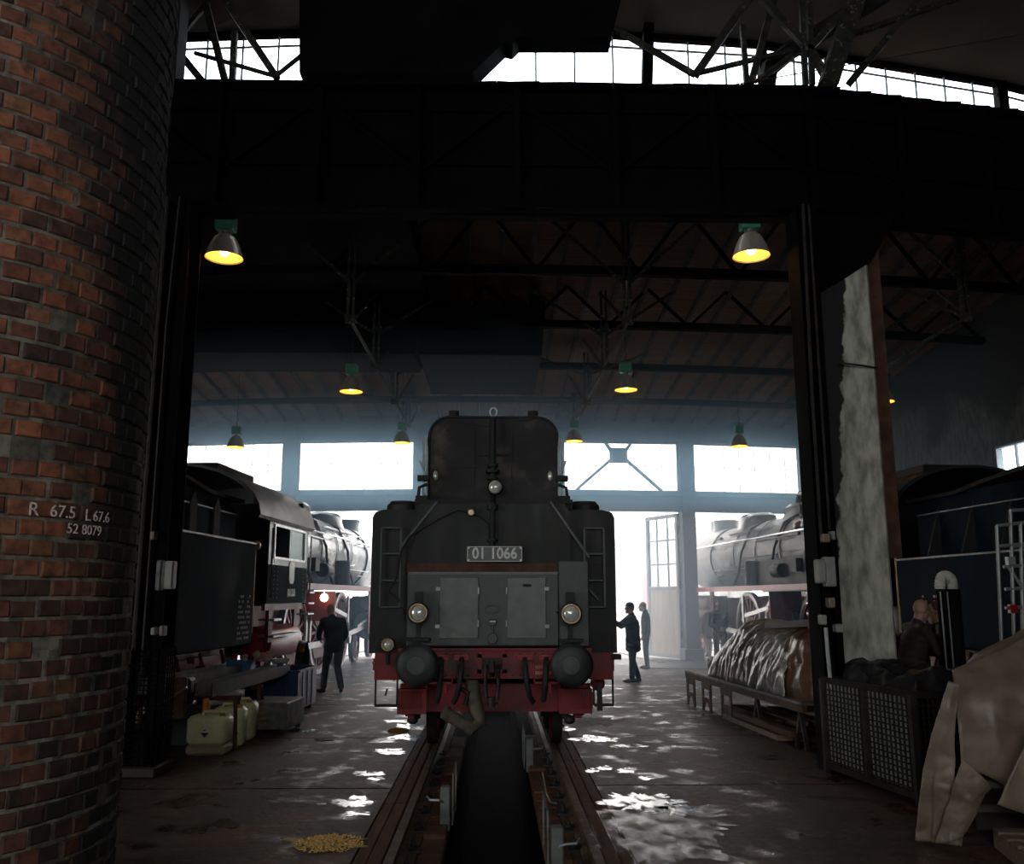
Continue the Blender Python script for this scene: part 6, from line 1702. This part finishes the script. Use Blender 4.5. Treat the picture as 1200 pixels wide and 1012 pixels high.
def sil(u, v):
    # u along the load (far to near), v from the front bottom over the top to the back
    y = 15.35 - 3.25 * u; xb = 3.50 + (16.5 - y) * 0.0745
    H = 0.86 * min(1, 0.42 + u * 1.5) + 0.10 * math.sin(u * 5); ww = 1.15
    a = PI * v; x = xb + ww / 2 - ww / 2 * (abs(math.cos(a)) ** 0.75) * (1 if math.cos(a) > 0 else -1)
    return (x - 0.03, y + 0.28 * (1 - math.sin(a)) * (1 - u) * 0, 0.575 + H * math.sin(a) ** 0.62)


sheet('silver_sheet', M['foil'], sil, 150, 150, 'crumpled silver sheet draped over the long load on the right platform', 'sheet', 0.042, 4.2, 3, (0.9, 1.4, 0.5))


def brn(u, v):
    y = 12.25 - 0.95 * u; xb = 3.52 + (16.5 - y) * 0.0745
    a = PI * v; ww = 1.25; H = 0.98 - 0.35 * max(0, u - 0.6) * 2.2; k = 1 - 0.25 * max(0, u - 0.7)
    x = xb + ww / 2 - ww / 2 * k * (abs(math.cos(a)) ** 0.7) * (1 if math.cos(a) > 0 else -1)
    return (x, y, 0.56 + H * math.sin(a) ** 0.6)


sheet('brown_plastic_sheet', M['tarp2'], brn, 40, 70, 'brown plastic sheet over the near end of the load, left of the pillar', 'sheet', 0.05, 2.4, 9)
b = MB(); b.bar(at(905, 733, 13.0), at(966, 729, 11.2), 0.22, 0.09); tag(b.build('black_beam', M['iron'], smooth=None), 'short black beam lying on top of the silver sheet', 'beam')
ld = MB(); pr = []
ld.cyl((4.25, 14.7, 0.90), (4.48, 11.7, 0.92), 0.32, 28, 0.05)
tag(ld.build('covered_drum', M['rust']), 'long drum lying on the platform under the silver sheet', 'drum')

# mesh crate
cr = thing('mesh_crate', 'large dark wire mesh crate on the floor left of the brown tarpaulin', 'crate', (3.7, 9.2, 0))
c0, c1 = Vector((3.55, 9.98, 0)), Vector((3.80, 8.40, 0)); dC = (c1 - c0).normalized(); LC = (c1 - c0).length; nC = Vector((-dC.y, dC.x, 0))
if nC.x < 0: nC = -nC
Hc = 0.98; b = MB(); Wc = 1.15
cs = [c0, c1, c1 + nC * Wc, c0 + nC * Wc]
for k in range(4):
    p, q_ = cs[k], cs[(k + 1) % 4]
    for z in (0.10, Hc): b.bar(p + up * z, q_ + up * z, 0.05, 0.06)
    b.bar(p + up * 0.02, p + up * Hc, 0.055)
for p in (c0 + dC * LC / 2, c0 + dC * LC / 2 + nC * Wc): b.bar(p + up * 0.1, p + up * Hc, 0.05, 0.04)
b.build('frame', M['iron'], cr, world=True, smooth=None)
for side, (p, q_) in enumerate(((cs[0], cs[1]), (cs[1], cs[2]), (cs[3], cs[2]), (cs[0], cs[3]))):
    b = MB(); d = (q_ - p); L = d.length; d = d.normalized(); st = 0.052; sh_ = 0.072 if side % 2 == 0 else 0.052
    for k in range(1, int(L / sh_)): b.bar(p + d * k * sh_ + up * 0.1, p + d * k * sh_ + up * Hc, 0.015)
    for k in range(1, int((Hc - 0.1) / st)): b.bar(p + up * (0.1 + k * st), q_ + up * (0.1 + k * st), 0.013)
    o = b.build('wire_mesh', M['iron'], cr, world=True, smooth=None)
b = MB(); b.bar(cs[0] + up * 0.54 + nC * 0.04, cs[1] + up * 0.54 + nC * 0.04, 0.008, 0.84); b.build('lining_sheet', M['galv'], cr, world=True, smooth=None)
MB().bar((cs[0] + cs[3]) / 2 + up * 0.1, (cs[1] + cs[2]) / 2 + up * 0.1, Wc, 0.03).build('crate_floor', M['iron'], cr, world=True, smooth=None)


def lin(u, v):
    p = cs[0] + dC * LC * (0.03 + u * 0.94) + nC * (0.08 + v * (Wc - 0.16))
    e = min(u, 1 - u, v, 1 - v)
    return (p.x, p.y, 0.86 + 0.26 * min(1, e * 9) + 0.07 * math.sin(u * 7 + 1))


sheet('black_liner', M['liner'], lin, 50, 40, 'black plastic liner bulging above the mesh crate', 'liner', 0.10, 2.6, 5)

# big tarpaulin over a stack; its left side runs back at an angle
def xl(y): return 3.50 + (y - 7.0) * 0.50


bx = thing('ribbed_box', 'dark ribbed metal box under the big brown tarpaulin', 'box', (4.9, 7.4, 0))
b = MB(); b.prism([(xl(7.15) + 0.08, 7.15), (6.2, 7.15), (6.2, 8.1), (xl(8.1) + 0.08, 8.1)], 0.12, 0.85, 'xy'); b.build('box_body', M['iron'], bx, world=True, smooth=None)
for z in (0.25, 0.42, 0.60): MB().cbox(3.64, 6.2, 7.10, 7.15, z, z + 0.06, 0.01).build('rib', M['beam_grey'], bx, world=True, smooth=None)
for k in range(3): MB().box(4.15 + k * 0.9, 4.27 + k * 0.9, 7.15, 8.1, 0, 0.12).build('skid', M['wood'], bx, world=True, smooth=None)
MB().hull([(3.72, 7.2, 0.86), (6.2, 7.2, 0.86), (6.2, 8.0, 0.86), (4.15, 8.0, 0.86), (3.75, 7.3, 1.15), (4.15, 7.9, 1.15), (4.8, 7.35, 1.7), (5.0, 7.9, 1.7), (6.2, 7.4, 2.2), (6.2, 7.9, 2.2)]).build('load', M['iron'], bx, world=True, smooth=None)


def trp(u, v):
    # u from the left corner to the right, v from the front hem up over the ridge to the back
    h = 1.26 + 0.74 * min(1.6, u * 1.55) ** 0.9
    hem = 0.58 - 0.28 * math.sin(min(1, u * 2.2) * PI / 2) + 0.03 * math.sin(u * 25)
    y0 = 7.00 - 0.10 * math.sin(u * 4) + 0.12 * u
    if v < 0.62:
        k = v / 0.62
        y = y0 + 0.28 * k ** 3; z = hem + (h - hem) * (k ** 0.92)
    else:
        k = (v - 0.62) / 0.38
        y = y0 + 0.28 + 0.9 * k; z = h + 0.04 * math.sin(k * PI) - 0.35 * k * k
    return (xl(y) + (6.15 - xl(y)) * u, y, z)


sheet('brown_tarpaulin', M['tarp'], trp, 110, 90, 'big grey-brown plastic tarpaulin over the stack at the lower right', 'tarpaulin', 0.05, 1.7, 21)


def flap(u, v):
    # narrow left flap of the sheet that hangs to the floor
    a = Vector((3.49, 7.06, 1.22)); b_ = Vector((3.56, 7.04, 1.20)); c_ = Vector((3.22, 7.25, 0.02)); d = Vector((3.50, 7.10, 0.02))
    p = a.lerp(b_, u).lerp(c_.lerp(d, u), v); k = math.sin(u * 9) * 0.03 * v
    return (p.x + k - 0.05 * math.sin(v * PI), p.y, p.z)


sheet('tarpaulin_flap', M['tarp'], flap, 40, 60, 'loose left flap of the tarpaulin hanging to the floor beside the crate', 'tarpaulin', 0.035, 2.6, 14)


def flap2(u, v):
    a = Vector((3.50, 6.98, 0.66)); b_ = Vector((3.70, 6.96, 0.46)); c_ = Vector((3.32, 7.14, 0.03)); d = Vector((3.48, 7.03, 0.10))
    p = a.lerp(b_, u).lerp(c_.lerp(d, u), v); return (p.x, p.y - 0.05 * math.sin(u * PI), p.z)


sheet('tarpaulin_corner', M['tarp'], flap2, 40, 40, 'torn front corner of the tarpaulin trailing on the floor', 'tarpaulin', 0.035, 3.0, 17)


def flap3(u, v):
    p = at(1205 - 34 * (1 - v) * 0 - (0 if v < 0 else 0), 0, 6.6) if False else None
    a, b_, c_, d = at(1208, 855, 6.75), at(1290, 840, 6.75), at(1168, 942, 6.70), at(1290, 985, 6.70)
    q_ = a.lerp(b_, u).lerp(c_.lerp(d, u), v); return q_[:]


sheet('folded_tarpaulin_edge', M['tarp'], flap3, 30, 30, 'lighter folded tarpaulin edge at the lower right corner of the photo', 'tarpaulin', 0.04, 2.0, 29)
pa = thing('wooden_pallet', 'grey-brown wooden pallet at the lower right corner', 'pallet', (4.15, 6.55, 0), R(-12))
for k in range(5): MB().cbox(-0.5, 0.7, -0.45 + 0.2 * k, -0.31 + 0.2 * k, 0.12, 0.145, 0.004).build('deck_board', M['pallet'], pa, smooth=None)
for x in (-0.45, 0.1, 0.62):
    MB().cbox(x - 0.05, x + 0.05, -0.45, 0.49, 0.0, 0.12, 0.006).build('bearer', M['pallet'], pa, smooth=None)

# exhaust hose, scaffold tower
t = thing('extraction_hose', 'black upright hose with a bent cream corrugated top', 'hose', (at(1112, 700, 10.45).x, 10.45, 0))
zt = at(1113, 690, 10.45).z
b = MB(); b.tube([(0.04, 0, 0), (0.04, 0, zt - 0.45), (0.045, 0, zt)], 0.085, 24); b.build('hose_tube', M['duct'], t, smooth=40)
for x in (-0.13, -0.05): MB().bar((x, -0.07, 0), (x + 0.0, -0.07, zt - 0.03), 0.012).build('edge_strip', M['alu'], t, smooth=None)
MB().cyl((-0.10, -0.0, 0), (-0.10, -0.0, zt - 0.02), 0.04, 16).build('return_tube', M['duct'], t)
pts, rr = [], []
for k in range(46):
    f_ = k / 45
    if f_ < 0.25: p = (0.055, 0, zt - 0.02 + f_ * 0.32)
    else:
        a = PI * (f_ - 0.25) / 0.75; p = (-0.020 + 0.075 * math.cos(a), 0, zt + 0.06 + 0.09 * math.sin(a) - 0.3 * max(0, f_ - 0.8))
    pts.append(p); rr.append(0.064 if k % 2 else 0.053)
b = MB(); b.tube(pts, rr, 22); b.build('corrugated_elbow', M['hose_white'], t, smooth=20)
sc = thing('scaffold_tower', 'small aluminium scaffold frame standing at the right edge before the tender', 'scaffold', (6.7, 11.0, 0))
b = MB()
Ys = 11.0
for (p, q_) in (((1168, 616), (1176, 800)), ((1184, 598), (1190, 800)), ((1196, 612), (1200, 800)), ((1215, 598), (1222, 800)), ((1168, 616), (1200, 612)), ((1170, 640), (1200, 637)), ((1176, 664), (1225, 660)), ((1184, 598), (1215, 596)), ((1187, 640), (1222, 638)), ((1178, 690), (1225, 688)), ((1178, 712), (1225, 710)), ((1180, 662), (1200, 690))):
    a, c_ = at(p[0], p[1], Ys), at(q_[0], q_[1], Ys)
    if q_[1] >= 800: c_ = a.lerp(c_, (a.z) / (a.z - c_.z))
    b.tube([a, c_], 0.022, 8)
b.build('tube_frame', M['alu'], sc, world=True)
for p in ((1184, 657), (1187, 713)): MB().obox(at(p[0], p[1], Ys - 0.03), (0.09, 0.07, 0.1)).build('clamp', M['redrim'] if p[1] > 700 else M['alu'], sc, world=True, smooth=None)
# small hand truck before the far wall
ht = thing('hand_truck', 'small white-framed hand truck beside the man with folded hands', 'hand truck', at(832, 786, 25.0))
b = MB(); o_ = at(823, 787, 25.0); o_.z = 0
b.tube([o_ + Vector((0, 0, 1.0)), o_ + Vector((0.1, 0, 0.9)), o_ + Vector((0.25, 0, 0.1))], 0.025, 6); b.tube([o_ + Vector((0.3, 0, 0.65)), o_ + Vector((0.75, 0, 0.62))], 0.025, 6); b.tube([o_ + Vector((0.4, 0.3, 0.9)), o_ + Vector((0.5, 0.3, 0.1))], 0.025, 6)
b.tube([o_ + Vector((0.3, 0, 0.65)), o_ + Vector((0.2, 0, 0.1)), o_ + Vector((0.6, 0, 0.1))], 0.025, 6)
b.build('tube_frame', M['white'], ht, world=True)
b = MB(); b.cyl(o_ + Vector((0.25, -0.04, 0.13)), o_ + Vector((0.25, 0.04, 0.13)), 0.13, 16); b.build('wheel', M['shoe'], ht, world=True)
b = MB(); b.cyl(o_ + Vector((0.6, -0.04, 0.13)), o_ + Vector((0.6, 0.04, 0.13)), 0.13, 16); b.build('wheel', M['shoe'], ht, world=True)
bt = MB(); bt.lathe([(0.45, 0), (0.5, 0.05), (0.52, 0.5), (0.5, 0.9), (0.42, 1.0), (0.3, 1.02)], (4.78, 11.15, 0), seg=28); tag(bt.build('steel_drum', M['tarp2']), 'brown rounded drum just right of the white pillar', 'drum')

# ================================================================== PEOPLE


def capsule(mb, p, q_, r0, r1, seg=12):
    p, q_ = Vector(p), Vector(q_); d = q_ - p; L = d.length
    if L < 1e-5: return mb.ell(p, (r0, r0, r0), seg=seg, rings=8)
    pr = [(r0 * math.sin(R(a)), -r0 * math.cos(R(a))) for a in (0, 30, 60, 90)] + [(r1 * math.cos(R(a)), L + r1 * math.sin(R(a))) for a in (0, 30, 60, 90)]
    pr[0] = (0.0005, pr[0][1]); pr[-1] = (0.0005, pr[-1][1])
    return mb.lathe(pr, p, d, seg)


def chain(mb, pts, rs):
    for i in range(len(pts) - 1): capsule(mb, pts[i], pts[i + 1], rs[i], rs[i + 1])


def fuse(o, vox, sm=4):
    m = o.modifiers.new('fuse', 'REMESH'); m.mode = 'VOXEL'; m.voxel_size = vox; m.use_smooth_shade = True
    s_ = o.modifiers.new('soften', 'SMOOTH'); s_.iterations = sm; s_.factor = 0.5
    return o


def hand(mb, wrist, direction, palm_n, curl=0.5, s=1.0, side=1):
    """Palm, four unequal bent fingers and a thumb leaving the side of the palm."""
    d = Vector(direction).normalized(); n = Vector(palm_n); n = (n - d * n.dot(d)).normalized(); x = d.cross(n) * side
    w = Vector(wrist)
    for o_ in (-0.026, -0.009, 0.009, 0.026): capsule(mb, w + x * o_ * 0.6 * s, w + d * 0.085 * s + x * o_ * s, 0.015 * s, 0.012 * s, 8)
    for i, L in enumerate((0.066, 0.076, 0.070, 0.054)):
        o_ = (-0.030, -0.010, 0.010, 0.029)[i]
        p = w + d * 0.088 * s + x * o_ * s; a = 0; pts = [p]
        for k, f_ in enumerate((0.42, 0.32, 0.26)):
            a += curl * (0.55 + 0.1 * i); dd = d * math.cos(a) + n * math.sin(a) + x * o_ * 2; p = p + dd.normalized() * L * f_ * s; pts.append(p)
        chain(mb, pts, [0.0105 * s, 0.0098 * s, 0.009 * s, 0.0082 * s])
    t0 = w + d * 0.03 * s - x * 0.028 * s; t1 = t0 + (d * 0.55 - x * 0.6 + n * 0.3).normalized() * 0.042 * s; t2 = t1 + (d * 0.85 - x * 0.15 + n * 0.4).normalized() * 0.030 * s
    chain(mb, [t0, t1, t2], [0.014 * s, 0.012 * s, 0.010 * s])


def person(loc, yaw, label, J, jacket, trousers, hair=None, cap=None, glasses=False, coat=0.0, curl=(0.4, 0.4), look=(0, 0), held=None, bald=False, girth=1.0, sc=1.0):
    t = thing('person', label, 'person', loc, yaw)
    V_ = lambda k: Vector(J[k]) * sc
    body, jk, tz = MB(), MB(), MB()
    pel, ch, nk, hd = V_('pelvis'), V_('chest'), V_('neck'), V_('head')
    Hr = Matrix.Rotation(R(look[0]), 3, 'Z') @ Matrix.Rotation(R(look[1]), 3, 'X')
    fw_ = Hr @ Vector((0, 1, 0)); hx = Hr @ Vector((1, 0, 0)); hz = Hr @ Vector((0, 0, 1))
    # head
    body.ell(hd + hz * 0.025, (0.075, 0.096, 0.105), Hr, 20, 14); body.ell(hd - hz * 0.055 + fw_ * 0.022, (0.055, 0.066, 0.066), Hr, 16, 10)
    capsule(body, hd - hz * 0.04 - fw_ * 0.02, nk - Vector((0, 0, 0.03)), 0.055, 0.062)
    capsule(body, hd + fw_ * 0.094 + hz * 0.012, hd + fw_ * 0.112 - hz * 0.022, 0.009, 0.016); body.ell(hd + fw_ * 0.104 - hz * 0.022, (0.018, 0.014, 0.011), Hr, 8, 6)
    for s in (-1, 1):
        body.ell(hd + hx * 0.077 * s - fw_ * 0.005 - hz * 0.004, (0.010, 0.020, 0.032), Hr, 8, 6)
        body.ell(hd + hx * 0.030 * s + fw_ * 0.086 + hz * 0.036, (0.022, 0.010, 0.008), Hr, 8, 6)
        body.ell(hd + hx * 0.040 * s + fw_ * 0.070 - hz * 0.02, (0.022, 0.02, 0.022), Hr, 8, 6)
    body.ell(hd + fw_ * 0.086 - hz * 0.056, (0.026, 0.012, 0.007), Hr, 8, 6); body.ell(hd + fw_ * 0.086 - hz * 0.069, (0.023, 0.012, 0.007), Hr, 8, 6); body.ell(hd + fw_ * 0.076 - hz * 0.10, (0.026, 0.02, 0.018), Hr, 8, 6)
    # torso and limbs
    g = girth
    for m, e in ((body, 0.0), (jk, 0.022)):
        for f_, rx, ry in ((0.0, 0.155, 0.105), (0.25, 0.145, 0.10), (0.5, 0.15, 0.105), (0.75, 0.165, 0.11), (1.0, 0.17, 0.10)):
            m.ell(pel.lerp(ch, f_), ((rx + e) * g, (ry + e) * g, 0.13), None, 18, 10)
        m.ell(ch.lerp(nk, 0.45), (0.15 + e, 0.085 + e, 0.09), None, 18, 10)
        for s_, sd_ in (('l', -1), ('r', 1)):
            sh_, el, wr2 = V_('sh_' + s_), V_('el_' + s_), V_('wr_' + s_)
            capsule(m, ch.lerp(nk, 0.6), sh_, 0.07 + e, 0.060 + e)
            if m is body: chain(m, [sh_, el, wr2], [0.055, 0.042, 0.028])
            else: chain(m, [sh_, el, el.lerp(wr2, 0.90)], [0.076, 0.060, 0.050])
    if coat:
        for f_ in (0.15, 0.5, 0.85): jk.ell(pel - Vector((0, 0, coat * f_)), (0.185 * g, 0.135 * g, 0.10), None, 18, 10)
    capsule(jk, nk - Vector((0, 0, 0.05)), nk + Vector((0, 0, 0.0)), 0.078, 0.072)
    for s_, sd_ in (('l', -1), ('r', 1)):
        hp, kn, an, to = V_('hip_' + s_), V_('kn_' + s_), V_('an_' + s_), V_('to_' + s_)
        chain(body, [hp, kn, an], [0.085, 0.055, 0.038]); capsule(body, an - Vector((0, 0, 0.03)), to, 0.035, 0.028)
        chain(tz, [hp, hp.lerp(kn, 0.5), kn, kn.lerp(an, 0.5), an + (kn - an) * 0.05], [0.108, 0.092, 0.074, 0.070, 0.064])
        d = (V_('wr_' + s_) - V_('el_' + s_)); hdn = V_('hn_' + s_) if 'hn_' + s_ in J else d
        hand(body, V_('wr_' + s_), J.get('hd_' + s_, d), J.get('pn_' + s_, (-sd_, 0.3, 0)), curl[0 if s_ == 'l' else 1], 1.0, sd_)
    tz.ell(pel - Vector((0, 0, 0.02)), (0.168 * g, 0.125 * g, 0.12), None, 18, 10)
    fuse(body.build('body', M['skin'], t), 0.0085, 2)
    fuse(jk.build('jacket', jacket, t), 0.012, 5)
    fuse(tz.build('trousers', trousers, t), 0.012, 4)
    for s_ in ('l', 'r'):
        an, to = V_('an_' + s_), V_('to_' + s_); b = MB(); d = (to - an); d.z = 0; d.normalize(); a0 = Vector((an.x, an.y, 0))
        base = min(an.z, to.z) - 0.045
        rz_ = Matrix.Rotation(math.atan2(-d.x, d.y), 3, 'Z')
        b.ell(a0 + d * 0.12 + Vector((0, 0, base + 0.035)), (0.046, 0.085, 0.036), rz_, 14, 8); b.ell(a0 + d * 0.0 + Vector((0, 0, base + 0.045)), (0.042, 0.07, 0.046), rz_, 14, 8); capsule(b, a0 + d * 0.05 + Vector((0, 0, base + 0.04)), a0 + d * 0.1 + Vector((0, 0, base + 0.035)), 0.045, 0.042)
        fuse(b.build('shoe', M['shoe'], t), 0.01, 2)
    if hair:
        b = MB()
        if bald:
            for a in range(-110, 111, 20): b.ell(hd + Hr @ Vector((0.070 * math.sin(R(a)), -0.086 * math.cos(R(a)) * 1.0 + 0.0, -0.005 - 0.012 * math.cos(R(a)))), (0.020, 0.020, 0.034), Hr, 8, 6)
        else:
            b.ell(hd + hz * 0.042 - fw_ * 0.014, (0.081, 0.096, 0.098), Hr, 20, 12); b.ell(hd - fw_ * 0.05, (0.072, 0.055, 0.07), Hr, 14, 8)
        fuse(b.build('hair', hair, t), 0.008, 2)
    if cap:
        b = MB(); b.lathe([(0.0, 0.075), (0.05, 0.070), (0.083, 0.045), (0.094, 0.0), (0.090, -0.01)], hd + hz * 0.065 - fw_ * 0.005, hz, 24)
        for j in range(9):
            a = R(-60 + 15 * j); p = hd + hz * 0.058 + fw_ * (0.055 + 0.085 * math.cos(a)) + hx * 0.075 * math.sin(a); b.ell(p, (0.022, 0.02, 0.006), Hr, 8, 5)
        b.build('cap', cap, t)
    if glasses:
        b = MB()
        for s in (-1, 1):
            c_ = hd + fw_ * 0.108 + hz * 0.018 + hx * 0.033 * s
            b.tube([c_ + hx * 0.024 * math.cos(R(a)) + hz * 0.016 * math.sin(R(a)) for a in range(0, 361, 30)], 0.0022, 5, cap=False)
            b.tube([c_ + hx * 0.022 * s, hd + hx * 0.078 * s + hz * 0.012 + fw_ * 0.0], 0.0022, 5)
        b.tube([hd + fw_ * 0.110 + hz * 0.022 - hx * 0.01, hd + fw_ * 0.110 + hz * 0.022 + hx * 0.01], 0.0022, 5)
        b.build('glasses', M['steel'], t)
    return t


def pose(**k):
    J = dict(pelvis=(0, 0, 0.95), chest=(0, 0.0, 1.30), neck=(0, 0.0, 1.49), head=(0, 0.03, 1.63),
             sh_l=(-0.19, 0, 1.42), sh_r=(0.19, 0, 1.42), el_l=(-0.23, -0.03, 1.13), el_r=(0.23, -0.03, 1.13), wr_l=(-0.23, 0.06, 0.88), wr_r=(0.23, 0.06, 0.88),
             hip_l=(-0.09, 0, 0.92), hip_r=(0.09, 0, 0.92), kn_l=(-0.10, 0.02, 0.50), kn_r=(0.10, 0.02, 0.50), an_l=(-0.11, -0.02, 0.09), an_r=(0.11, -0.02, 0.09), to_l=(-0.13, 0.13, 0.045), to_r=(0.13, 0.13, 0.045))
    J.update(k); return J


# man with his back to the camera beside the left locomotive (bald, leaning to look left)
person((gr(389, 811).x, gr(389, 811).y, 0), R(28), 'bald man in grey trousers standing with his back turned by the left locomotive',
       pose(pelvis=(0.02, -0.02, 0.93), chest=(0, 0.06, 1.28), neck=(-0.01, 0.12, 1.46), head=(-0.02, 0.18, 1.59), sh_l=(-0.19, 0.10, 1.38), sh_r=(0.19, 0.08, 1.38), el_l=(-0.24, 0.22, 1.13), el_r=(0.27, 0.05, 1.12),
            wr_l=(-0.16, 0.40, 1.02), wr_r=(0.20, 0.18, 0.93), hip_l=(-0.09, -0.02, 0.90), hip_r=(0.11, -0.02, 0.90), an_l=(-0.16, 0.06, 0.09), to_l=(-0.22, 0.20, 0.045), kn_l=(-0.13, 0.05, 0.5), an_r=(0.15, -0.10, 0.09), to_r=(0.20, 0.05, 0.045)),
       M['jacket_dark'], M['trouser_grey'], None, girth=1.12, look=(20, -8), coat=0.06)
# man with cap, arm raised to the tender
person((gr(743, 799).x, gr(743, 799).y, 0), R(90), 'man in cap, navy coat and jeans reaching with one arm to the tender side',
       pose(chest=(0, 0.01, 1.28), neck=(0, 0.02, 1.47), head=(0, 0.06, 1.61), sh_l=(-0.18, 0.02, 1.40), sh_r=(0.18, 0.04, 1.40), el_r=(0.20, 0.27, 1.24), wr_r=(0.20, 0.50, 1.38), hd_r=(0, 0.8, 0.35), pn_r=(0, 0, -1),
            el_l=(-0.19, 0.28, 1.22), wr_l=(-0.14, 0.50, 1.36), hd_l=(0, 0.8, 0.35), pn_l=(0, 0, -1), kn_l=(-0.1, 0.04, 0.5), an_l=(-0.1, 0.06, 0.09), to_l=(-0.11, 0.21, 0.045), an_r=(0.1, -0.12, 0.09), to_r=(0.11, 0.03, 0.045)),
       M['jacket_navy'], M['jeans'], M['hair'], cap=M['jacket_dark'], coat=0.26, girth=1.3)
# pale figure behind him
person((gr(758, 783).x, gr(758, 783).y, 0), R(80), 'hazy figure in pale blue jacket standing behind the man with the cap', pose(head=(0, 0.07, 1.60)), M['jeans'], M['jeans'], M['hair'])
# man with folded hands in the smoke
px_ = at(842, 715, 24.3)
person((px_.x, px_.y, 0), R(186), 'older man standing in the smoke with hands folded before his dark jacket',
       pose(el_l=(-0.24, -0.02, 1.14), el_r=(0.24, -0.02, 1.14), wr_l=(-0.07, 0.24, 1.07), wr_r=(0.06, 0.26, 1.03), hd_l=(0.8, 0.5, 0), hd_r=(-0.8, 0.5, 0), pn_l=(0, -1, 0), pn_r=(0, -1, 0), kn_l=(-0.16, 0.03, 0.5), an_l=(-0.19, 0, 0.09)),
       M['jacket_dark'], M['khaki'], M['hair'], bald=True, curl=(0.7, 0.7), girth=1.0)
# smoking man at right
px_ = at(1068, 711, 10.9)
person((px_.x, px_.y, 0), R(-84), 'bald man with glasses holding a hand to his mouth, right of the pillar',
       pose(chest=(0, 0.02, 1.36), pelvis=(0, -0.08, 1.0), neck=(0, 0.06, 1.55), head=(0, 0.12, 1.70), sh_l=(-0.19, 0.05, 1.48), sh_r=(0.19, 0.04, 1.48), el_l=(-0.19, 0.34, 1.36), wr_l=(-0.04, 0.26, 1.54), hd_l=(0.15, -0.15, 1), pn_l=(0, -1, 0),
            el_r=(0.24, 0.16, 1.22), wr_r=(0.14, 0.42, 1.25), hd_r=(-0.3, 1, 0.0), pn_r=(0, 0.2, 1), hip_l=(-0.09, -0.08, 0.98), hip_r=(0.09, -0.08, 0.98), kn_l=(-0.1, 0.0, 0.52), kn_r=(0.1, 0.0, 0.52)),
       M['jacket_brown'], M['trouser_grey'], None, glasses=True, girth=1.15, curl=(0.9, 0.6), look=(0, -6))
px_ = at(1104, 716, 11.25)
person((px_.x, px_.y, 0), R(75), 'person mostly hidden behind the black hose, facing the bald man', pose(chest=(0, 0.02, 1.34), pelvis=(0, -0.02, 0.99), neck=(0, 0.03, 1.53), head=(0, 0.07, 1.67), sh_l=(-0.19, 0.02, 1.46), sh_r=(0.19, 0.02, 1.46), wr_r=(0.1, 0.30, 1.18), el_r=(0.22, 0.05, 1.18), hip_l=(-0.09, 0, 0.96), hip_r=(0.09, 0, 0.96)), M['jacket_dark'], M['khaki'], M['hair'])

# ================================================================== HAZE


def haze(name, x0, x1, y0, y1, z0, z1, dens, col, g, label):
    m = bpy.data.materials.new(name); m.use_nodes = True; nt = m.node_tree; nt.nodes.clear()
    o = nt.nodes.new('ShaderNodeOutputMaterial'); v = nt.nodes.new('ShaderNodeVolumeScatter')
    v.inputs['Density'].default_value = dens; v.inputs['Color'].default_value = (*col, 1); v.inputs['Anisotropy'].default_value = g
    nt.links.new(v.outputs[0], o.inputs['Volume'])
    b = MB().box(x0, x1, y0, y1, z0, z1).build(name, m, smooth=None)
    tag(b, label, 'haze', kind='stuff'); b.visible_shadow = True
    return b


haze('smoke_haze', -10.2, 10.2, 16.8, 27.2, 0.03, 7.25, 0.020, (0.50, 0.76, 1.0), 0.6, 'thin bluish smoke haze filling the far half of the shed')
haze('window_glow_haze', -10.1, 10.1, 23.2, 27.1, 4.3, 7.22, 0.12, (0.42, 0.72, 1.0), 0.74, 'thicker blue haze layer added for the glow around the far windows')  # extra haze added to strengthen the bloom-like glow around the windows
haze('doorway_smoke', 1.9, 9.6, 21.5, 36.0, 0.03, 4.25, 0.05, (0.82, 0.93, 1.0), 0.55, 'denser pale smoke around the right-hand doorway')
haze('outdoor_mist', -45, 45, 36.2, 120, 0.0, 16, 0.011, (0.97, 0.99, 1.0), 0.3, 'bright mist hanging over the yard outside the doorways')
